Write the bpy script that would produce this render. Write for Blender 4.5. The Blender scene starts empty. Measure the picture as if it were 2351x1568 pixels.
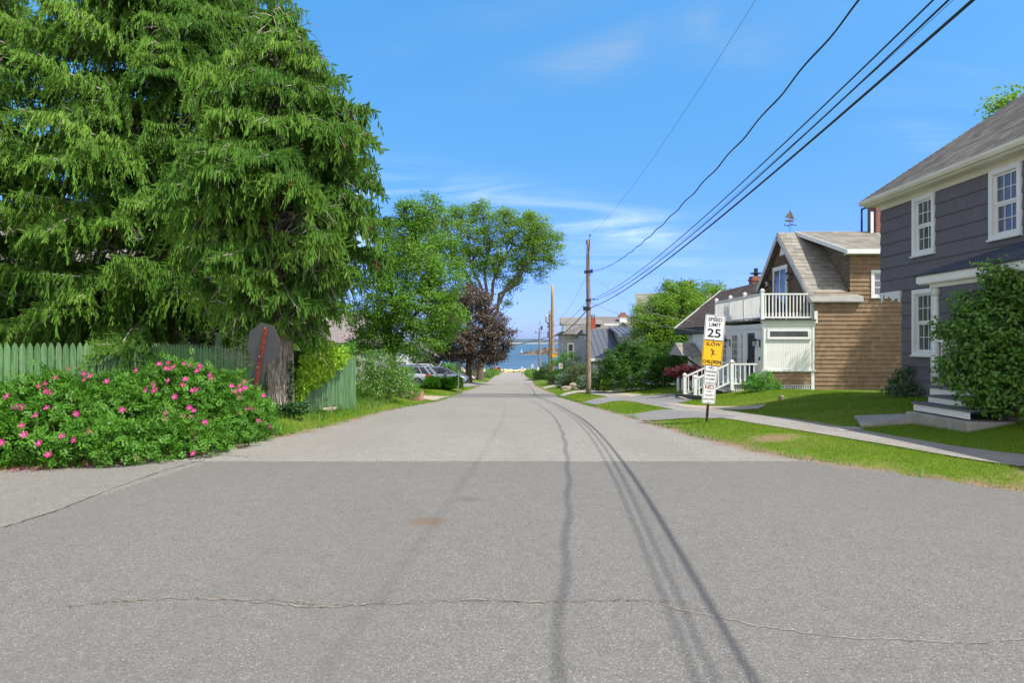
import bpy, bmesh, math, random
import numpy as np
from mathutils import Vector, Matrix, geometry
R = math.radians
random.seed(7); rng = np.random.default_rng(7)
sc = bpy.context.scene
col = sc.collection

# ------------------------------------------------------------------ camera
F, CX, CY, H = 1567.0, 1175.0, 784.0, 1.62          # measured on the photograph (2350 px wide), eye 1.62 m above the road
cd = bpy.data.cameras.new('camera'); cam = bpy.data.objects.new('camera', cd); col.objects.link(cam)
cam.location = (0, 0, H); cam.rotation_euler = (R(90), 0, 0)
cd.lens = 24.0; cd.sensor_width = 36; cd.clip_end = 12000; cd.clip_start = 0.05
sc.camera = cam

# ------------------------------------------------------------------ light
LX, LY = -0.58, 0.40                                 # light travels (LX, LY, -1)
to_sun = Vector((-LX, -LY, 1)).normalized()
EL = math.asin(to_sun.z); AZ = math.atan2(to_sun.x, to_sun.y)
CLOUDS = [(-.10, .215, -.20, .17, .034, 1.5), (.10, .182, -.16, .17, .026, 1.35), (.22, .452, .30, .22, .032, .42), (.46, .475, .25, .18, .04, .5), (.02, .50, .3, .2, .03, .3), (-.20, .15, -.1, .12, .03, .45), (.75, .40, .1, .2, .06, .35), (.62, .30, -.1, .05, .02, .5), (.15, .12, -.1, .3, .03, .3)]
w = bpy.data.worlds.new('World'); sc.world = w; w.use_nodes = True
nt = w.node_tree; nt.nodes.clear()
def N(t, k, **kw):
    n = t.nodes.new(k)
    for a, b in kw.items():
        if a.startswith('i_'):
            key = a[2:]; key = int(key) if key.isdigit() else key.replace('_', ' ')
            if isinstance(b, bpy.types.NodeSocket): t.links.new(b, n.inputs[key])
            else: n.inputs[key].default_value = b
        else: setattr(n, a, b)
    return n
def M(t, op, a, b=0.0, c=None):
    n = N(t, 'ShaderNodeMath', operation=op, i_0=a, i_1=b)
    if c is not None:
        if isinstance(c, bpy.types.NodeSocket): t.links.new(c, n.inputs[2])
        else: n.inputs[2].default_value = c
    return n.outputs[0]
def MIXC(t, f, a, b, bt='MIX'):
    n = t.nodes.new('ShaderNodeMix'); n.data_type = 'RGBA'; n.blend_type = bt
    for i, v in ((0, f), (6, a), (7, b)):
        if isinstance(v, bpy.types.NodeSocket): t.links.new(v, n.inputs[i])
        elif i == 0: n.inputs[0].default_value = v
        else: n.inputs[i].default_value = (*v[:3], 1)
    return n.outputs[2]
def RAMP(t, f, *stops):
    n = t.nodes.new('ShaderNodeMapRange'); t.links.new(f, n.inputs[0])
    n.inputs[1].default_value, n.inputs[2].default_value = stops[0], stops[1]
    n.inputs[3].default_value, n.inputs[4].default_value = (stops[2], stops[3]) if len(stops) > 2 else (0, 1)
    n.interpolation_type = 'SMOOTHSTEP'
    return n.outputs[0]
sky = N(nt, 'ShaderNodeTexSky', sky_type='NISHITA', sun_disc=False, sun_elevation=EL, sun_rotation=AZ, air_density=1.0, dust_density=0.6, ozone_density=2.5, altitude=0)
tc = N(nt, 'ShaderNodeTexCoord')
hs = N(nt, 'ShaderNodeHueSaturation', i_Saturation=1.30, i_Value=1.0, i_Color=sky.outputs[0])
hs.inputs['Hue'].default_value = 0.497
# thin cirrus, laid on a plane high over the sea
sp = N(nt, 'ShaderNodeSeparateXYZ', i_0=tc.outputs['Generated'])
zz = M(nt, 'MAXIMUM', M(nt, 'ADD', sp.outputs[2], 0.12), 0.03)
cp = N(nt, 'ShaderNodeCombineXYZ', i_0=M(nt, 'DIVIDE', sp.outputs[0], zz), i_1=M(nt, 'DIVIDE', sp.outputs[1], zz))
mp = N(nt, 'ShaderNodeMapping', i_Vector=cp.outputs[0]); mp.inputs['Rotation'].default_value = (0, 0, R(24)); mp.inputs['Scale'].default_value = (0.55, 1.5, 1)
mp.inputs['Location'].default_value = (3.1, 0.4, 0)
az_ = M(nt, 'DIVIDE', sp.outputs[0], M(nt, 'MAXIMUM', sp.outputs[1], .05)); el2 = M(nt, 'DIVIDE', sp.outputs[2], M(nt, 'MAXIMUM', sp.outputs[1], .05))
n1 = N(nt, 'ShaderNodeTexNoise', i_Vector=mp.outputs[0], i_Scale=1.6, i_Detail=9.0, i_Roughness=0.6, i_Distortion=1.2)
n2 = N(nt, 'ShaderNodeTexNoise', i_Vector=tc.outputs['Generated'], i_Scale=3.0, i_Detail=5.0, i_Distortion=.6)
tex = M(nt, 'MULTIPLY', RAMP(nt, n1.outputs[0], 0.34, 0.72), M(nt, 'ADD', .25, RAMP(nt, n2.outputs[0], .38, .66)))
cl = None
for a0, e0, sl, wa, we, amp in CLOUDS:        # each veil of cirrus: bearing, height, tilt, length, thickness
    da = M(nt, 'SUBTRACT', az_, a0); de = M(nt, 'SUBTRACT', M(nt, 'SUBTRACT', el2, e0), M(nt, 'MULTIPLY', da, sl)); de = M(nt, 'ADD', de, M(nt, 'MULTIPLY', M(nt, 'SUBTRACT', n2.outputs[0], .5), .07))
    q_ = M(nt, 'ADD', M(nt, 'POWER', M(nt, 'DIVIDE', M(nt, 'ABSOLUTE', da), wa), 2.0), M(nt, 'POWER', M(nt, 'DIVIDE', M(nt, 'ABSOLUTE', de), we), 2.0))
    v_ = M(nt, 'MULTIPLY', M(nt, 'EXPONENT', M(nt, 'MULTIPLY', q_, -1.0), 0.0), amp); cl = v_ if cl is None else M(nt, 'ADD', cl, v_)
cl = M(nt, 'MINIMUM', M(nt, 'MULTIPLY', cl, tex), .85)
lum = N(nt, 'ShaderNodeRGBToBW', i_0=sky.outputs[0])
hor = RAMP(nt, sp.outputs[2], 0.0, 0.30, 0.30, 0.0)
skyc = MIXC(nt, hor, hs.outputs[0], sky.outputs[0])
cr = N(nt, 'ShaderNodeValToRGB', i_0=sp.outputs[2]); el_ = cr.color_ramp.elements
for pos_, c3 in ((0.0, (.37, .50, 1.10)), (.07, (.38, .49, 1.14)), (.14, (.44, .555, 1.05)), (.25, (.62, .75, .82)), (.44, (.98, 1.08, 1.06)), (.8, (1, 1, 1))):
    e_ = el_[0] if pos_ == 0 else (el_[-1] if pos_ == .8 else el_.new(pos_)); e_.position = pos_; e_.color = (*c3, 1)
skyc = MIXC(nt, 1.0, skyc, cr.outputs[0], 'MULTIPLY')
wc = N(nt, 'ShaderNodeCombineXYZ', i_0=M(nt, 'MULTIPLY', lum.outputs[0], 1.0), i_1=M(nt, 'MULTIPLY', lum.outputs[0], 1.22), i_2=M(nt, 'MULTIPLY', lum.outputs[0], 1.42))
fin = MIXC(nt, cl, skyc, wc.outputs[0])
# added bright sky out of view, behind and beside the viewer, for fill light
sky_fill = N(nt, 'ShaderNodeCombineXYZ', i_0=M(nt, 'MULTIPLY', lum.outputs[0], 1.45), i_1=M(nt, 'MULTIPLY', lum.outputs[0], 1.50), i_2=M(nt, 'MULTIPLY', lum.outputs[0], 1.62))
fin = MIXC(nt, M(nt, 'MULTIPLY', RAMP(nt, sp.outputs[1], .55, .05), M(nt, 'ADD', .72, M(nt, 'MULTIPLY', n2.outputs[0], .4))), fin, sky_fill.outputs[0])
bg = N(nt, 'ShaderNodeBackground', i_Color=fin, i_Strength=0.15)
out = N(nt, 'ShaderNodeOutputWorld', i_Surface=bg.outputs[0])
sd = bpy.data.lights.new('sun', 'SUN'); sd.energy = 3.6; sd.angle = R(0.53); sd.color = (1.0, 0.945, 0.85)
so = bpy.data.objects.new('sun', sd); col.objects.link(so)
so.rotation_euler = to_sun.to_track_quat('Z', 'Y').to_euler()
sc.view_settings.view_transform = 'Standard'; sc.view_settings.look = 'None'
sc.view_settings.exposure = 0.75; sc.view_settings.gamma = 1.0
sc.render.film_transparent = False
sc.cycles.max_bounces = 6; sc.cycles.transparent_max_bounces = 8

# ------------------------------------------------------------------ terrain maths
PY = np.array([-40, -20, 0, 8, 12, 16, 20, 26, 32, 39, 50, 63, 85, 110, 145, 180, 200, 215, 240, 300, 3000])
PZ = np.array([.5, .25, .0, -.01, -.09, -.25, -.47, -.80, -1.14, -1.54, -1.92, -2.35, -3.2, -4.2, -5.45, -6.65, -7.1, -7.8, -9.2, -12, -14])
_fy = np.arange(-60, 320, 0.5); _fz = np.interp(_fy, PY, PZ); _k = np.hanning(15); _k /= _k.sum()
_fs = np.convolve(np.pad(_fz, 7, mode='edge'), _k, 'valid')
def prof(y): return np.interp(y, _fy, _fs)
def ss(a, b, x):
    t = np.clip((np.asarray(x, float) - a) / (b - a), 0, 1); return t * t * (3 - 2 * t)
def road_hit(u, v):
    y = 12.0
    for _ in range(200): y = .5 * y + .5 * (H - prof(y)) / (v - CY) * F
    return (u - CX) / F * y, y
LE_PX = [(200, 1073), (330, 1062), (440, 1047), (520, 1030), (620, 1008), (700, 993), (800, 968), (870, 948), (930, 935), (1004, 922), (1045, 907), (1085, 893), (1111, 883), (1125, 872), (1137, 862)]
RE_PX = [(2350, 1132), (2250, 1118), (2150, 1103), (2000, 1080), (1850, 1058), (1760, 1042), (1650, 1018), (1560, 992), (1500, 975), (1440, 957), (1360, 935), (1300, 917), (1272, 905), (1245, 895), (1228, 885), (1222, 875), (1208, 866)]
_l = sorted([road_hit(*p)[::-1] for p in LE_PX]); _r = sorted([road_hit(*p)[::-1] for p in RE_PX])
LEY = np.array([-60, 8.25, 8.33] + [p[0] for p in _l] + [130, 190]); LEX = np.array([-90, -90, -7.2] + [p[1] for p in _l] + [-2.6, -2.7])
RY0 = _r[0][0]
REY = np.array([-60, RY0 - .9, RY0 - .35] + [p[0] for p in _r] + [130, 190]); REX = np.array([90, 90, 7.5] + [p[1] for p in _r] + [2.6, 2.7])
def le(y): return np.interp(y, LEY, LEX)
def re(y): return np.interp(y, REY, REX)
def G(x, y):
    x = np.asarray(x, float); y = np.asarray(y, float)
    z = prof(y)
    z = z + .12 * ss(0.0, 1.3, x - re(y)) + .47 * ss(5.9, 9.6, x) * ss(7.0, 10.5, y) * (1 - .25 * ss(30, 45, y))
    z = z + .22 * ss(0.0, 1.6, le(y) - x) + .25 * ss(6, 14, -x) * ss(12, 18, y)
    return z
def g(x, y): return float(G(x, y))
def gnd(u, v):
    y = 12.0
    for _ in range(300):
        x = (u - CX) / F * y
        y = .6 * y + .4 * (H - g(x, y)) / (v - CY) * F
    return (u - CX) / F * y, y
def at(u, v, y): return ((u - CX) / F * y, y, H + (CY - v) / F * y)

# ------------------------------------------------------------------ objects
LOCAL = set()
def root_of(o):
    while o.parent: o = o.parent
    return o
def tag(o, label=None, cat=None, group=None, kind=None):
    for k, v in (('label', label), ('category', cat), ('group', group), ('kind', kind)):
        if v: o[k] = v
    return o
def thing(name, label, cat, loc, group=None, rot=None, local=False):
    o = bpy.data.objects.new(name, None); col.objects.link(o); o.location = loc; o.empty_display_size = .2
    if rot: o.rotation_euler = rot
    if local or rot: LOCAL.add(o)
    return tag(o, label, cat, group)
def mesh_obj(name, me, m, parent=None):
    o = bpy.data.objects.new(name, me); col.objects.link(o)
    if m is not None:
        for mm in (m if isinstance(m, (list, tuple)) else [m]): me.materials.append(mm)
    if parent:
        o.parent = parent; r = root_of(parent)
        if r not in LOCAL: me.transform(Matrix.Translation(-r.location))
    return o
class MB:
    def __init__(s): s.v = []; s.f = []; s.mi = []; s.m = 0
    def add(s, vs, fs):
        b = len(s.v); s.v += [tuple(map(float, p)) for p in vs]
        s.f += [tuple(b + i for i in f) for f in fs]; s.mi += [s.m] * len(fs); return s
    def quad(s, *p): return s.add(p, [tuple(range(len(p)))])
    def box(s, x0, y0, z0, x1, y1, z1):
        x0, x1 = min(x0, x1), max(x0, x1); y0, y1 = min(y0, y1), max(y0, y1); z0, z1 = min(z0, z1), max(z0, z1)
        v = [(x, y, z) for z in (z0, z1) for x, y in ((x0, y0), (x1, y0), (x1, y1), (x0, y1))]
        return s.add(v, [(3, 2, 1, 0), (4, 5, 6, 7), (0, 1, 5, 4), (1, 2, 6, 5), (2, 3, 7, 6), (3, 0, 4, 7)])
    def prism(s, pts, vec):
        n = len(pts); v = [Vector(p) for p in pts]; d = Vector(vec)
        return s.add(v + [p + d for p in v], [tuple(range(n))[::-1], tuple(range(n, 2 * n))] + [(i, (i + 1) % n, n + (i + 1) % n, n + i) for i in range(n)])
    def beam(s, a, b, w_, h_, up=(0, 0, 1)):
        a, b = Vector(a), Vector(b); d = (b - a).normalized(); u = Vector(up)
        sd_ = d.cross(u)
        if sd_.length < 1e-4: sd_ = d.cross(Vector((0, 1, 0)))
        sd_.normalize(); u = sd_.cross(d).normalized()
        c = [sd_ * (w_ / 2 * i) + u * (h_ / 2 * j) for i, j in ((-1, -1), (1, -1), (1, 1), (-1, 1))]
        return s.add([a + k for k in c] + [b + k for k in c], [(3, 2, 1, 0), (4, 5, 6, 7), (0, 1, 5, 4), (1, 2, 6, 5), (2, 3, 7, 6), (3, 0, 4, 7)])
    def tube(s, pts, rs, n=6, cap=True):
        P = [Vector(p) for p in pts]
        if not hasattr(rs, '__len__'): rs = [rs] * len(P)
        ref = Vector((0, 0, 1)) if abs((P[-1] - P[0]).normalized().z) < .9 else Vector((1, 0, 0))
        vs = []; k = len(P)
        for i, p in enumerate(P):
            d = (P[min(i + 1, k - 1)] - P[max(i - 1, 0)]).normalized()
            a = d.cross(ref).normalized(); b = d.cross(a)
            vs += [p + a * (math.cos(2 * math.pi * j / n) * rs[i]) + b * (math.sin(2 * math.pi * j / n) * rs[i]) for j in range(n)]
        fs = [(i * n + j, i * n + (j + 1) % n, (i + 1) * n + (j + 1) % n, (i + 1) * n + j) for i in range(k - 1) for j in range(n)]
        if cap: fs += [tuple(range(n))[::-1], tuple(range((k - 1) * n, k * n))]
        return s.add(vs, fs)
    def lathe(s, prof_, c, n=10):
        return s.tube([(c[0], c[1], c[2] + h_) for r_, h_ in prof_], [max(r_, .001) for r_, h_ in prof_], n)
    def build(s, name, m, parent=None, smooth=False):
        me = bpy.data.meshes.new(name); me.from_pydata(s.v, [], s.f); me.update()
        if any(s.mi): me.polygons.foreach_set('material_index', s.mi)
        if smooth: me.polygons.foreach_set('use_smooth', [True] * len(me.polygons))
        return mesh_obj(name, me, m, parent)
def np_mesh(name, V, Q, m, parent=None, tint=None, smooth=False):
    """V (n,3), Q (k,c) faces of c corners each"""
    me = bpy.data.meshes.new(name); V = np.asarray(V, np.float32); Q = np.asarray(Q, np.int32); k, c = Q.shape
    me.vertices.add(len(V)); me.vertices.foreach_set('co', V.ravel())
    me.loops.add(k * c); me.loops.foreach_set('vertex_index', Q.ravel())
    me.polygons.add(k); me.polygons.foreach_set('loop_start', np.arange(0, k * c, c, dtype=np.int32))
    if smooth: me.polygons.foreach_set('use_smooth', np.ones(k, bool))
    me.update(calc_edges=True)
    if tint is not None:
        at_ = me.attributes.new('tint', 'FLOAT', 'POINT'); at_.data.foreach_set('value', np.asarray(tint, np.float32))
    return mesh_obj(name, me, m, parent)

# ------------------------------------------------------------------ materials
def new_mat(name):
    m = bpy.data.materials.new(name); m.use_nodes = True; t = m.node_tree; t.nodes.clear()
    o = t.nodes.new('ShaderNodeOutputMaterial'); p = t.nodes.new('ShaderNodeBsdfPrincipled'); t.links.new(p.outputs[0], o.inputs[0])
    return m, t, p, o
def setc(t, p, c, rough=.8, spec=.3, metal=0.0):
    if isinstance(c, bpy.types.NodeSocket): t.links.new(c, p.inputs['Base Color'])
    else: p.inputs['Base Color'].default_value = (*c, 1)
    p.inputs['Roughness'].default_value = rough; p.inputs['Specular IOR Level'].default_value = spec; p.inputs['Metallic'].default_value = metal
def POS(t): return N(t, 'ShaderNodeNewGeometry').outputs['Position']
def OBJ(t): return N(t, 'ShaderNodeTexCoord').outputs['Object']
def NOISE(t, vec, scale, detail=3.0, rough=.5, sc3=None):
    if sc3: vec = N(t, 'ShaderNodeVectorMath', operation='MULTIPLY', i_0=vec, i_1=sc3).outputs[0]
    return N(t, 'ShaderNodeTexNoise', i_Vector=vec, i_Scale=scale, i_Detail=detail, i_Roughness=rough).outputs[0]
def BUMP(t, p, h_, strength=.4, dist=.02):
    b = N(t, 'ShaderNodeBump', i_Strength=strength, i_Distance=dist, i_Height=h_); t.links.new(b.outputs[0], p.inputs['Normal'])
def sc_(c, k): return tuple(min(1, x * k) for x in c)
def paint(name, c, rough=.55, var=.10, scale=3.0, spec=.35, metal=0.0, streak=None, bump=0.0, obj=False):
    m, t, p, o = new_mat(name); P_ = OBJ(t) if obj else POS(t)
    n = NOISE(t, P_, scale, 5.0, .6, streak)
    c_ = MIXC(t, RAMP(t, n, .3, .7), sc_(c, 1 - var), sc_(c, 1 + var))
    n_ = NOISE(t, P_, scale * 9, 2.0, .6)
    c_ = MIXC(t, RAMP(t, n_, .35, .75, 0, var * 1.2), c_, sc_(c, .6))
    setc(t, p, c_, rough, spec, metal)
    if bump: BUMP(t, p, n_, bump, .01)
    return m
def shingle_mat(name, c1, c2, axis, e, wd, z0=0.0, rough=.85, grain=.35, dirt=None, rand=1.0, gapk=.62):
    m, t, p, o = new_mat(name); s = N(t, 'ShaderNodeSeparateXYZ', i_0=POS(t))
    S_ = s.outputs[0 if axis == 'x' else 1]; Z_ = s.outputs[2]
    row = M(t, 'FLOOR', M(t, 'DIVIDE', M(t, 'SUBTRACT', Z_, z0), e))
    off = M(t, 'FRACT', M(t, 'MULTIPLY', M(t, 'SINE', M(t, 'MULTIPLY', row, 12.9898)), 43758.5))
    sx = M(t, 'ADD', M(t, 'DIVIDE', S_, wd), M(t, 'MULTIPLY', off, 5.0))
    cell = M(t, 'FLOOR', sx); fr = M(t, 'FRACT', sx)
    wn = N(t, 'ShaderNodeTexWhiteNoise', noise_dimensions='2D', i_Vector=N(t, 'ShaderNodeCombineXYZ', i_0=cell, i_1=row).outputs[0])
    gr = NOISE(t, POS(t), 1.0, 5.0, .65, (45, 45, 2.2))
    f = M(t, 'ADD', M(t, 'MULTIPLY', wn.outputs[0], (1 - grain) * rand), M(t, 'MULTIPLY', gr, grain))
    c_ = MIXC(t, f, c1, c2)
    gap = M(t, 'LESS_THAN', M(t, 'ABSOLUTE', M(t, 'SUBTRACT', fr, .5)), .488)
    c_ = MIXC(t, gap, sc_(c1, gapk), c_)
    big = NOISE(t, POS(t), .8, 4.0, .6)
    c_ = MIXC(t, RAMP(t, big, .45, .75, 0, .5), c_, dirt or sc_(c1, .7))
    setc(t, p, c_, rough, .2); BUMP(t, p, gr, .25, .01)
    return m
def leaf_mat(name, a, b, c=None, trans=.35, gloss=.25, rough=.45):
    """a -> b by the leaf's own tint"""
    m, t, p, o = new_mat(name)
    at_ = N(t, 'ShaderNodeAttribute', attribute_name='tint')
    c_ = MIXC(t, at_.outputs['Fac'], a, b)
    if c: c_ = MIXC(t, RAMP(t, at_.outputs['Fac'], .86, 1.0), c_, c)
    setc(t, p, c_, rough, gloss)
    tr = N(t, 'ShaderNodeBsdfTranslucent', i_Color=MIXC(t, .5, c_, sc_(b, 1.15)))
    mx = N(t, 'ShaderNodeMixShader', i_0=trans, i_1=p.outputs[0], i_2=tr.outputs[0]); t.links.new(mx.outputs[0], o.inputs[0])
    return m
def bark_mat(name, c, k=1.0):
    m, t, p, o = new_mat(name)
    n = NOISE(t, POS(t), 3.0 * k, 6.0, .7, (6, 6, 1.0))
    setc(t, p, MIXC(t, RAMP(t, n, .3, .7), sc_(c, .45), sc_(c, 1.35)), .9, .15); BUMP(t, p, n, .7, .03)
    return m
WHITE = paint('white_paint', (.78, .78, .76), .5, .05, 2.0)
OFFWHITE = paint('cream_paint', (.72, .68, .55), .5, .05, 2.0)
GREYW = paint('grey_paint', (.36, .36, .37), .6, .08)
DARK = paint('dark_metal', (.035, .035, .04), .5, .2, 5.0)
BLACKP = paint('black_paint', (.012, .012, .012), .45, .1, 5.0)
CONC = paint('concrete', (.36, .335, .30), .9, .16, 2.5, .2, bump=.5)
STEEL = paint('galvanised_steel', (.42, .43, .44), .45, .15, 6.0, .5, .6)
RUST = paint('rusty_red_steel', (.22, .045, .028), .75, .35, 9.0, .25)
POLEW = bark_mat('weathered_pole_wood', (.27, .215, .17))
POLEN = bark_mat('new_pole_wood', (.40, .275, .16))
CABLE = paint('cable_black', (.03, .028, .03), .6, .1)
GREENF = paint('green_fence_paint', (.098, .195, .082), .62, .34, 2.6, .3, streak=(6, 6, .6), bump=.15)
GREENS = [GREENF, paint('green_fence_paint_faded', (.118, .215, .098), .7, .34, 2.6, .3, streak=(6, 6, .6), bump=.15), paint('green_fence_paint_dark', (.080, .170, .068), .6, .30, 2.6, .3, streak=(6, 6, .6), bump=.15)]
BARK = bark_mat('bark_grey_brown', (.16, .125, .10))
SPBARK = bark_mat('spruce_bark', (.21, .175, .135))
TWIG = bark_mat('bare_twig', (.36, .31, .27))
BRICK_RED = None
def brick_mat(name, c1, c2, mo, axis='x'):
    m, t, p, o = new_mat(name); s = N(t, 'ShaderNodeSeparateXYZ', i_0=POS(t))
    v = N(t, 'ShaderNodeCombineXYZ', i_0=M(t, 'ADD', s.outputs[0], s.outputs[1]), i_1=s.outputs[2])
    b = N(t, 'ShaderNodeTexBrick', i_Vector=v.outputs[0], i_Scale=1.0); b.inputs['Color1'].default_value = (*c1, 1); b.inputs['Color2'].default_value = (*c2, 1)
    b.inputs['Mortar'].default_value = (*mo, 1); b.inputs['Brick Width'].default_value = .2; b.inputs['Row Height'].default_value = .07; b.inputs['Mortar Size'].default_value = .008
    setc(t, p, b.outputs[0], .9, .15); return m
BRICK = brick_mat('brick', (.33, .10, .06), (.22, .07, .045), (.30, .26, .23))
def glass_mat(name, dark=(.03, .035, .045)):
    m, t, p, o = new_mat(name)
    n = NOISE(t, POS(t), 1.3, 3.0, .5)
    setc(t, p, MIXC(t, RAMP(t, n, .35, .65), dark, sc_(dark, 2.2)), .04, .9); return m
GLASS = glass_mat('window_glass'); GLASSG = glass_mat('grey_window_glass', (.075, .08, .085))
def clear_glass(name):
    m, t, p, o = new_mat(name)
    fr = N(t, 'ShaderNodeFresnel'); fr.inputs[0].default_value = 1.6
    tr = N(t, 'ShaderNodeBsdfTransparent'); tr.inputs[0].default_value = (.72, .76, .76, 1)
    gl = N(t, 'ShaderNodeBsdfGlossy'); gl.inputs['Roughness'].default_value = .03
    df = N(t, 'ShaderNodeBsdfDiffuse'); df.inputs[0].default_value = (.20, .20, .22, 1)
    m0 = N(t, 'ShaderNodeMixShader', i_0=.38, i_1=tr.outputs[0], i_2=df.outputs[0])
    mx = N(t, 'ShaderNodeMixShader', i_0=M(t, 'MULTIPLY', fr.outputs[0], .10), i_1=m0.outputs[0], i_2=gl.outputs[0]); t.links.new(mx.outputs[0], o.inputs[0]); return m
CLEAR = clear_glass('clear_window_glass')

# ------------------------------------------------------------------ ground
def grid_axis(segs):
    out_ = [segs[0][0]]
    for a, b, h_ in segs:
        n = max(1, int(round((b - a) / h_))); out_ += list(np.linspace(a, b, n + 1)[1:])
    return np.array(out_)
def road_xs(y): return le(y), re(y)
gm, t, p, o = new_mat('grass_ground')
P_ = POS(t); big = NOISE(t, P_, .35, 4.0, .6); fine = NOISE(t, P_, 9.0, 5.0, .7); vf = NOISE(t, P_, 70.0, 2.0, .7)
c_ = MIXC(t, RAMP(t, fine, .3, .7), (.07, .135, .010), (.16, .245, .022))
c_ = MIXC(t, RAMP(t, vf, .35, .7, 0, .6), c_, (.05, .10, .015))
c_ = MIXC(t, RAMP(t, big, .50, .68, 0, .65), c_, (.24, .23, .07))
s_ = N(t, 'ShaderNodeSeparateXYZ', i_0=P_)
dirt = N(t, 'ShaderNodeAttribute', attribute_name='dirt').outputs['Fac']
c_ = MIXC(t, RAMP(t, M(t, 'ADD', dirt, M(t, 'MULTIPLY', M(t, 'SUBTRACT', fine, .5), .8)), .35, .75), c_, MIXC(t, vf, (.16, .10, .06), (.34, .24, .16)))
beach = RAMP(t, s_.outputs[1], 186, 196)
c_ = MIXC(t, beach, c_, (.42, .34, .22))
setc(t, p, c_, .95, .1); BUMP(t, p, fine, .5, .05)
xs = grid_axis([(-420, -60, 30), (-60, -20, 4), (-20, -8, .8), (-8, 11, .3), (11, 20, .8), (20, 60, 4), (60, 420, 30)])
ys = grid_axis([(-60, -4, 4), (-4, 6, 1), (6, 30, .3), (30, 70, .5), (70, 200, 2.5), (200, 260, 4), (260, 300, 20)])
X, Y = np.meshgrid(xs, ys); Z = G(X, Y)
inside = (X > le(Y) + .12) & (X < re(Y) - .12) & (Y < 187)
Z = Z - .07 * inside - .008
dl = le(Y) - X; dr = X - re(Y)
D_ = np.where((dl > -.2), np.exp(-np.clip(dl, 0, None) / .22), 0) + np.where((dr > -.2), np.exp(-np.clip(dr, 0, None) / np.where(Y < 17, .34, .22)), 0)
D_ = D_ * (Y < 60) + 1.2 * np.exp(-(((X + 5.0) / 2.2) ** 2 + ((Y - 10.4) / 1.3) ** 2)) + .75 * np.exp(-(((X - 4.45) / .5) ** 2 + ((Y - 11.5) / .5) ** 2)) + .9 * np.exp(-(((X - 6.6) / .8) ** 2 + ((Y - 8.0) / .5) ** 2))
nx, ny = len(xs), len(ys); idx = np.arange(nx * ny).reshape(ny, nx)
Q = np.stack([idx[:-1, :-1], idx[:-1, 1:], idx[1:, 1:], idx[1:, :-1]], -1).reshape(-1, 4)
go = np_mesh('ground', np.stack([X, Y, Z], -1).reshape(-1, 3), Q, gm, smooth=True)
a_ = go.data.attributes.new('dirt', 'FLOAT', 'POINT'); a_.data.foreach_set('value', np.clip(D_, 0, 1).astype(np.float32).ravel())
tag(go, kind='structure')

# road: one sheet, coarse old asphalt beyond the seam, smoother and darker asphalt on the junction
rm, t, p, o = new_mat('road_asphalt')
P_ = POS(t); s_ = N(t, 'ShaderNodeSeparateXYZ', i_0=P_); x_, y_ = s_.outputs[0], s_.outputs[1]
wob = NOISE(t, P_, 1.2, 3.0); big = NOISE(t, P_, .5, 5.0, .65); mid = NOISE(t, P_, 6.0, 4.0, .7)
v1 = N(t, 'ShaderNodeTexVoronoi', i_Vector=P_, i_Scale=72.0); v2 = N(t, 'ShaderNodeTexVoronoi', i_Vector=P_, i_Scale=175.0)
fw = NOISE(t, P_, 14.0, 3.0, .6)
seam = RAMP(t, M(t, 'ADD', y_, M(t, 'ADD', M(t, 'MULTIPLY', M(t, 'SUBTRACT', wob, .5), .12), M(t, 'MULTIPLY', M(t, 'SUBTRACT', fw, .5), .16))), 9.30, 9.40)
# seam on the left apron: from (-4.4, 9.1) back to (-4.6, 5.9)
lw = M(t, 'MULTIPLY', M(t, 'LESS_THAN', x_, M(t, 'ADD', M(t, 'MULTIPLY', M(t, 'SUBTRACT', y_, 9.36), .065), M(t, 'ADD', -4.17, M(t, 'MULTIPLY', M(t, 'SUBTRACT', wob, .5), .1)))), 1.0)
coarse = M(t, 'MAXIMUM', seam, M(t, 'MULTIPLY', lw, .45))
patch = M(t, 'MULTIPLY', M(t, 'GREATER_THAN', M(t, 'ADD', y_, M(t, 'MULTIPLY', wob, .5)), 36.6), M(t, 'LESS_THAN', y_, 43.0))
coarse = M(t, 'MULTIPLY', coarse, M(t, 'SUBTRACT', 1.0, patch))
spk = N(t, 'ShaderNodeSeparateColor', i_0=v2.outputs['Color']).outputs[0]; spk1 = N(t, 'ShaderNodeSeparateColor', i_0=v1.outputs['Color']).outputs[0]
base = MIXC(t, coarse, (.164, .157, .146), (.230, .217, .196))
base = MIXC(t, RAMP(t, big, .35, .70, 0, .4), base, MIXC(t, coarse, (.180, .171, .158), (.198, .185, .167)))
tone = M(t, 'ADD', .66, M(t, 'ADD', M(t, 'MULTIPLY', M(t, 'POWER', spk, 2.0), .60), M(t, 'MULTIPLY', spk1, M(t, 'ADD', .26, M(t, 'MULTIPLY', coarse, .26)))))
tone = M(t, 'MULTIPLY', tone, M(t, 'ADD', .80, M(t, 'MULTIPLY', mid, .36)))
base = N(t, 'ShaderNodeVectorMath', operation='SCALE', i_0=base); 
t.links.new(tone, base.inputs['Scale']); base = base.outputs[0]
base = MIXC(t, M(t, 'MULTIPLY', M(t, 'GREATER_THAN', spk, .975), .5), base, (.55, .51, .46))
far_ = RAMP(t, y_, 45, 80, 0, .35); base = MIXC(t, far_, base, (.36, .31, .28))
rx = M(t, 'MULTIPLY', M(t, 'ADD', x_, .75), 4.5); ry = M(t, 'MULTIPLY', M(t, 'SUBTRACT', y_, 6.13), 5.5)
rr = M(t, 'SQRT', M(t, 'ADD', M(t, 'MULTIPLY', rx, rx), M(t, 'MULTIPLY', ry, ry)))
base = MIXC(t, RAMP(t, M(t, 'SUBTRACT', rr, M(t, 'MULTIPLY', mid, 1.0)), 0.5, .0, 0, .7), base, (.17, .105, .065))
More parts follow.
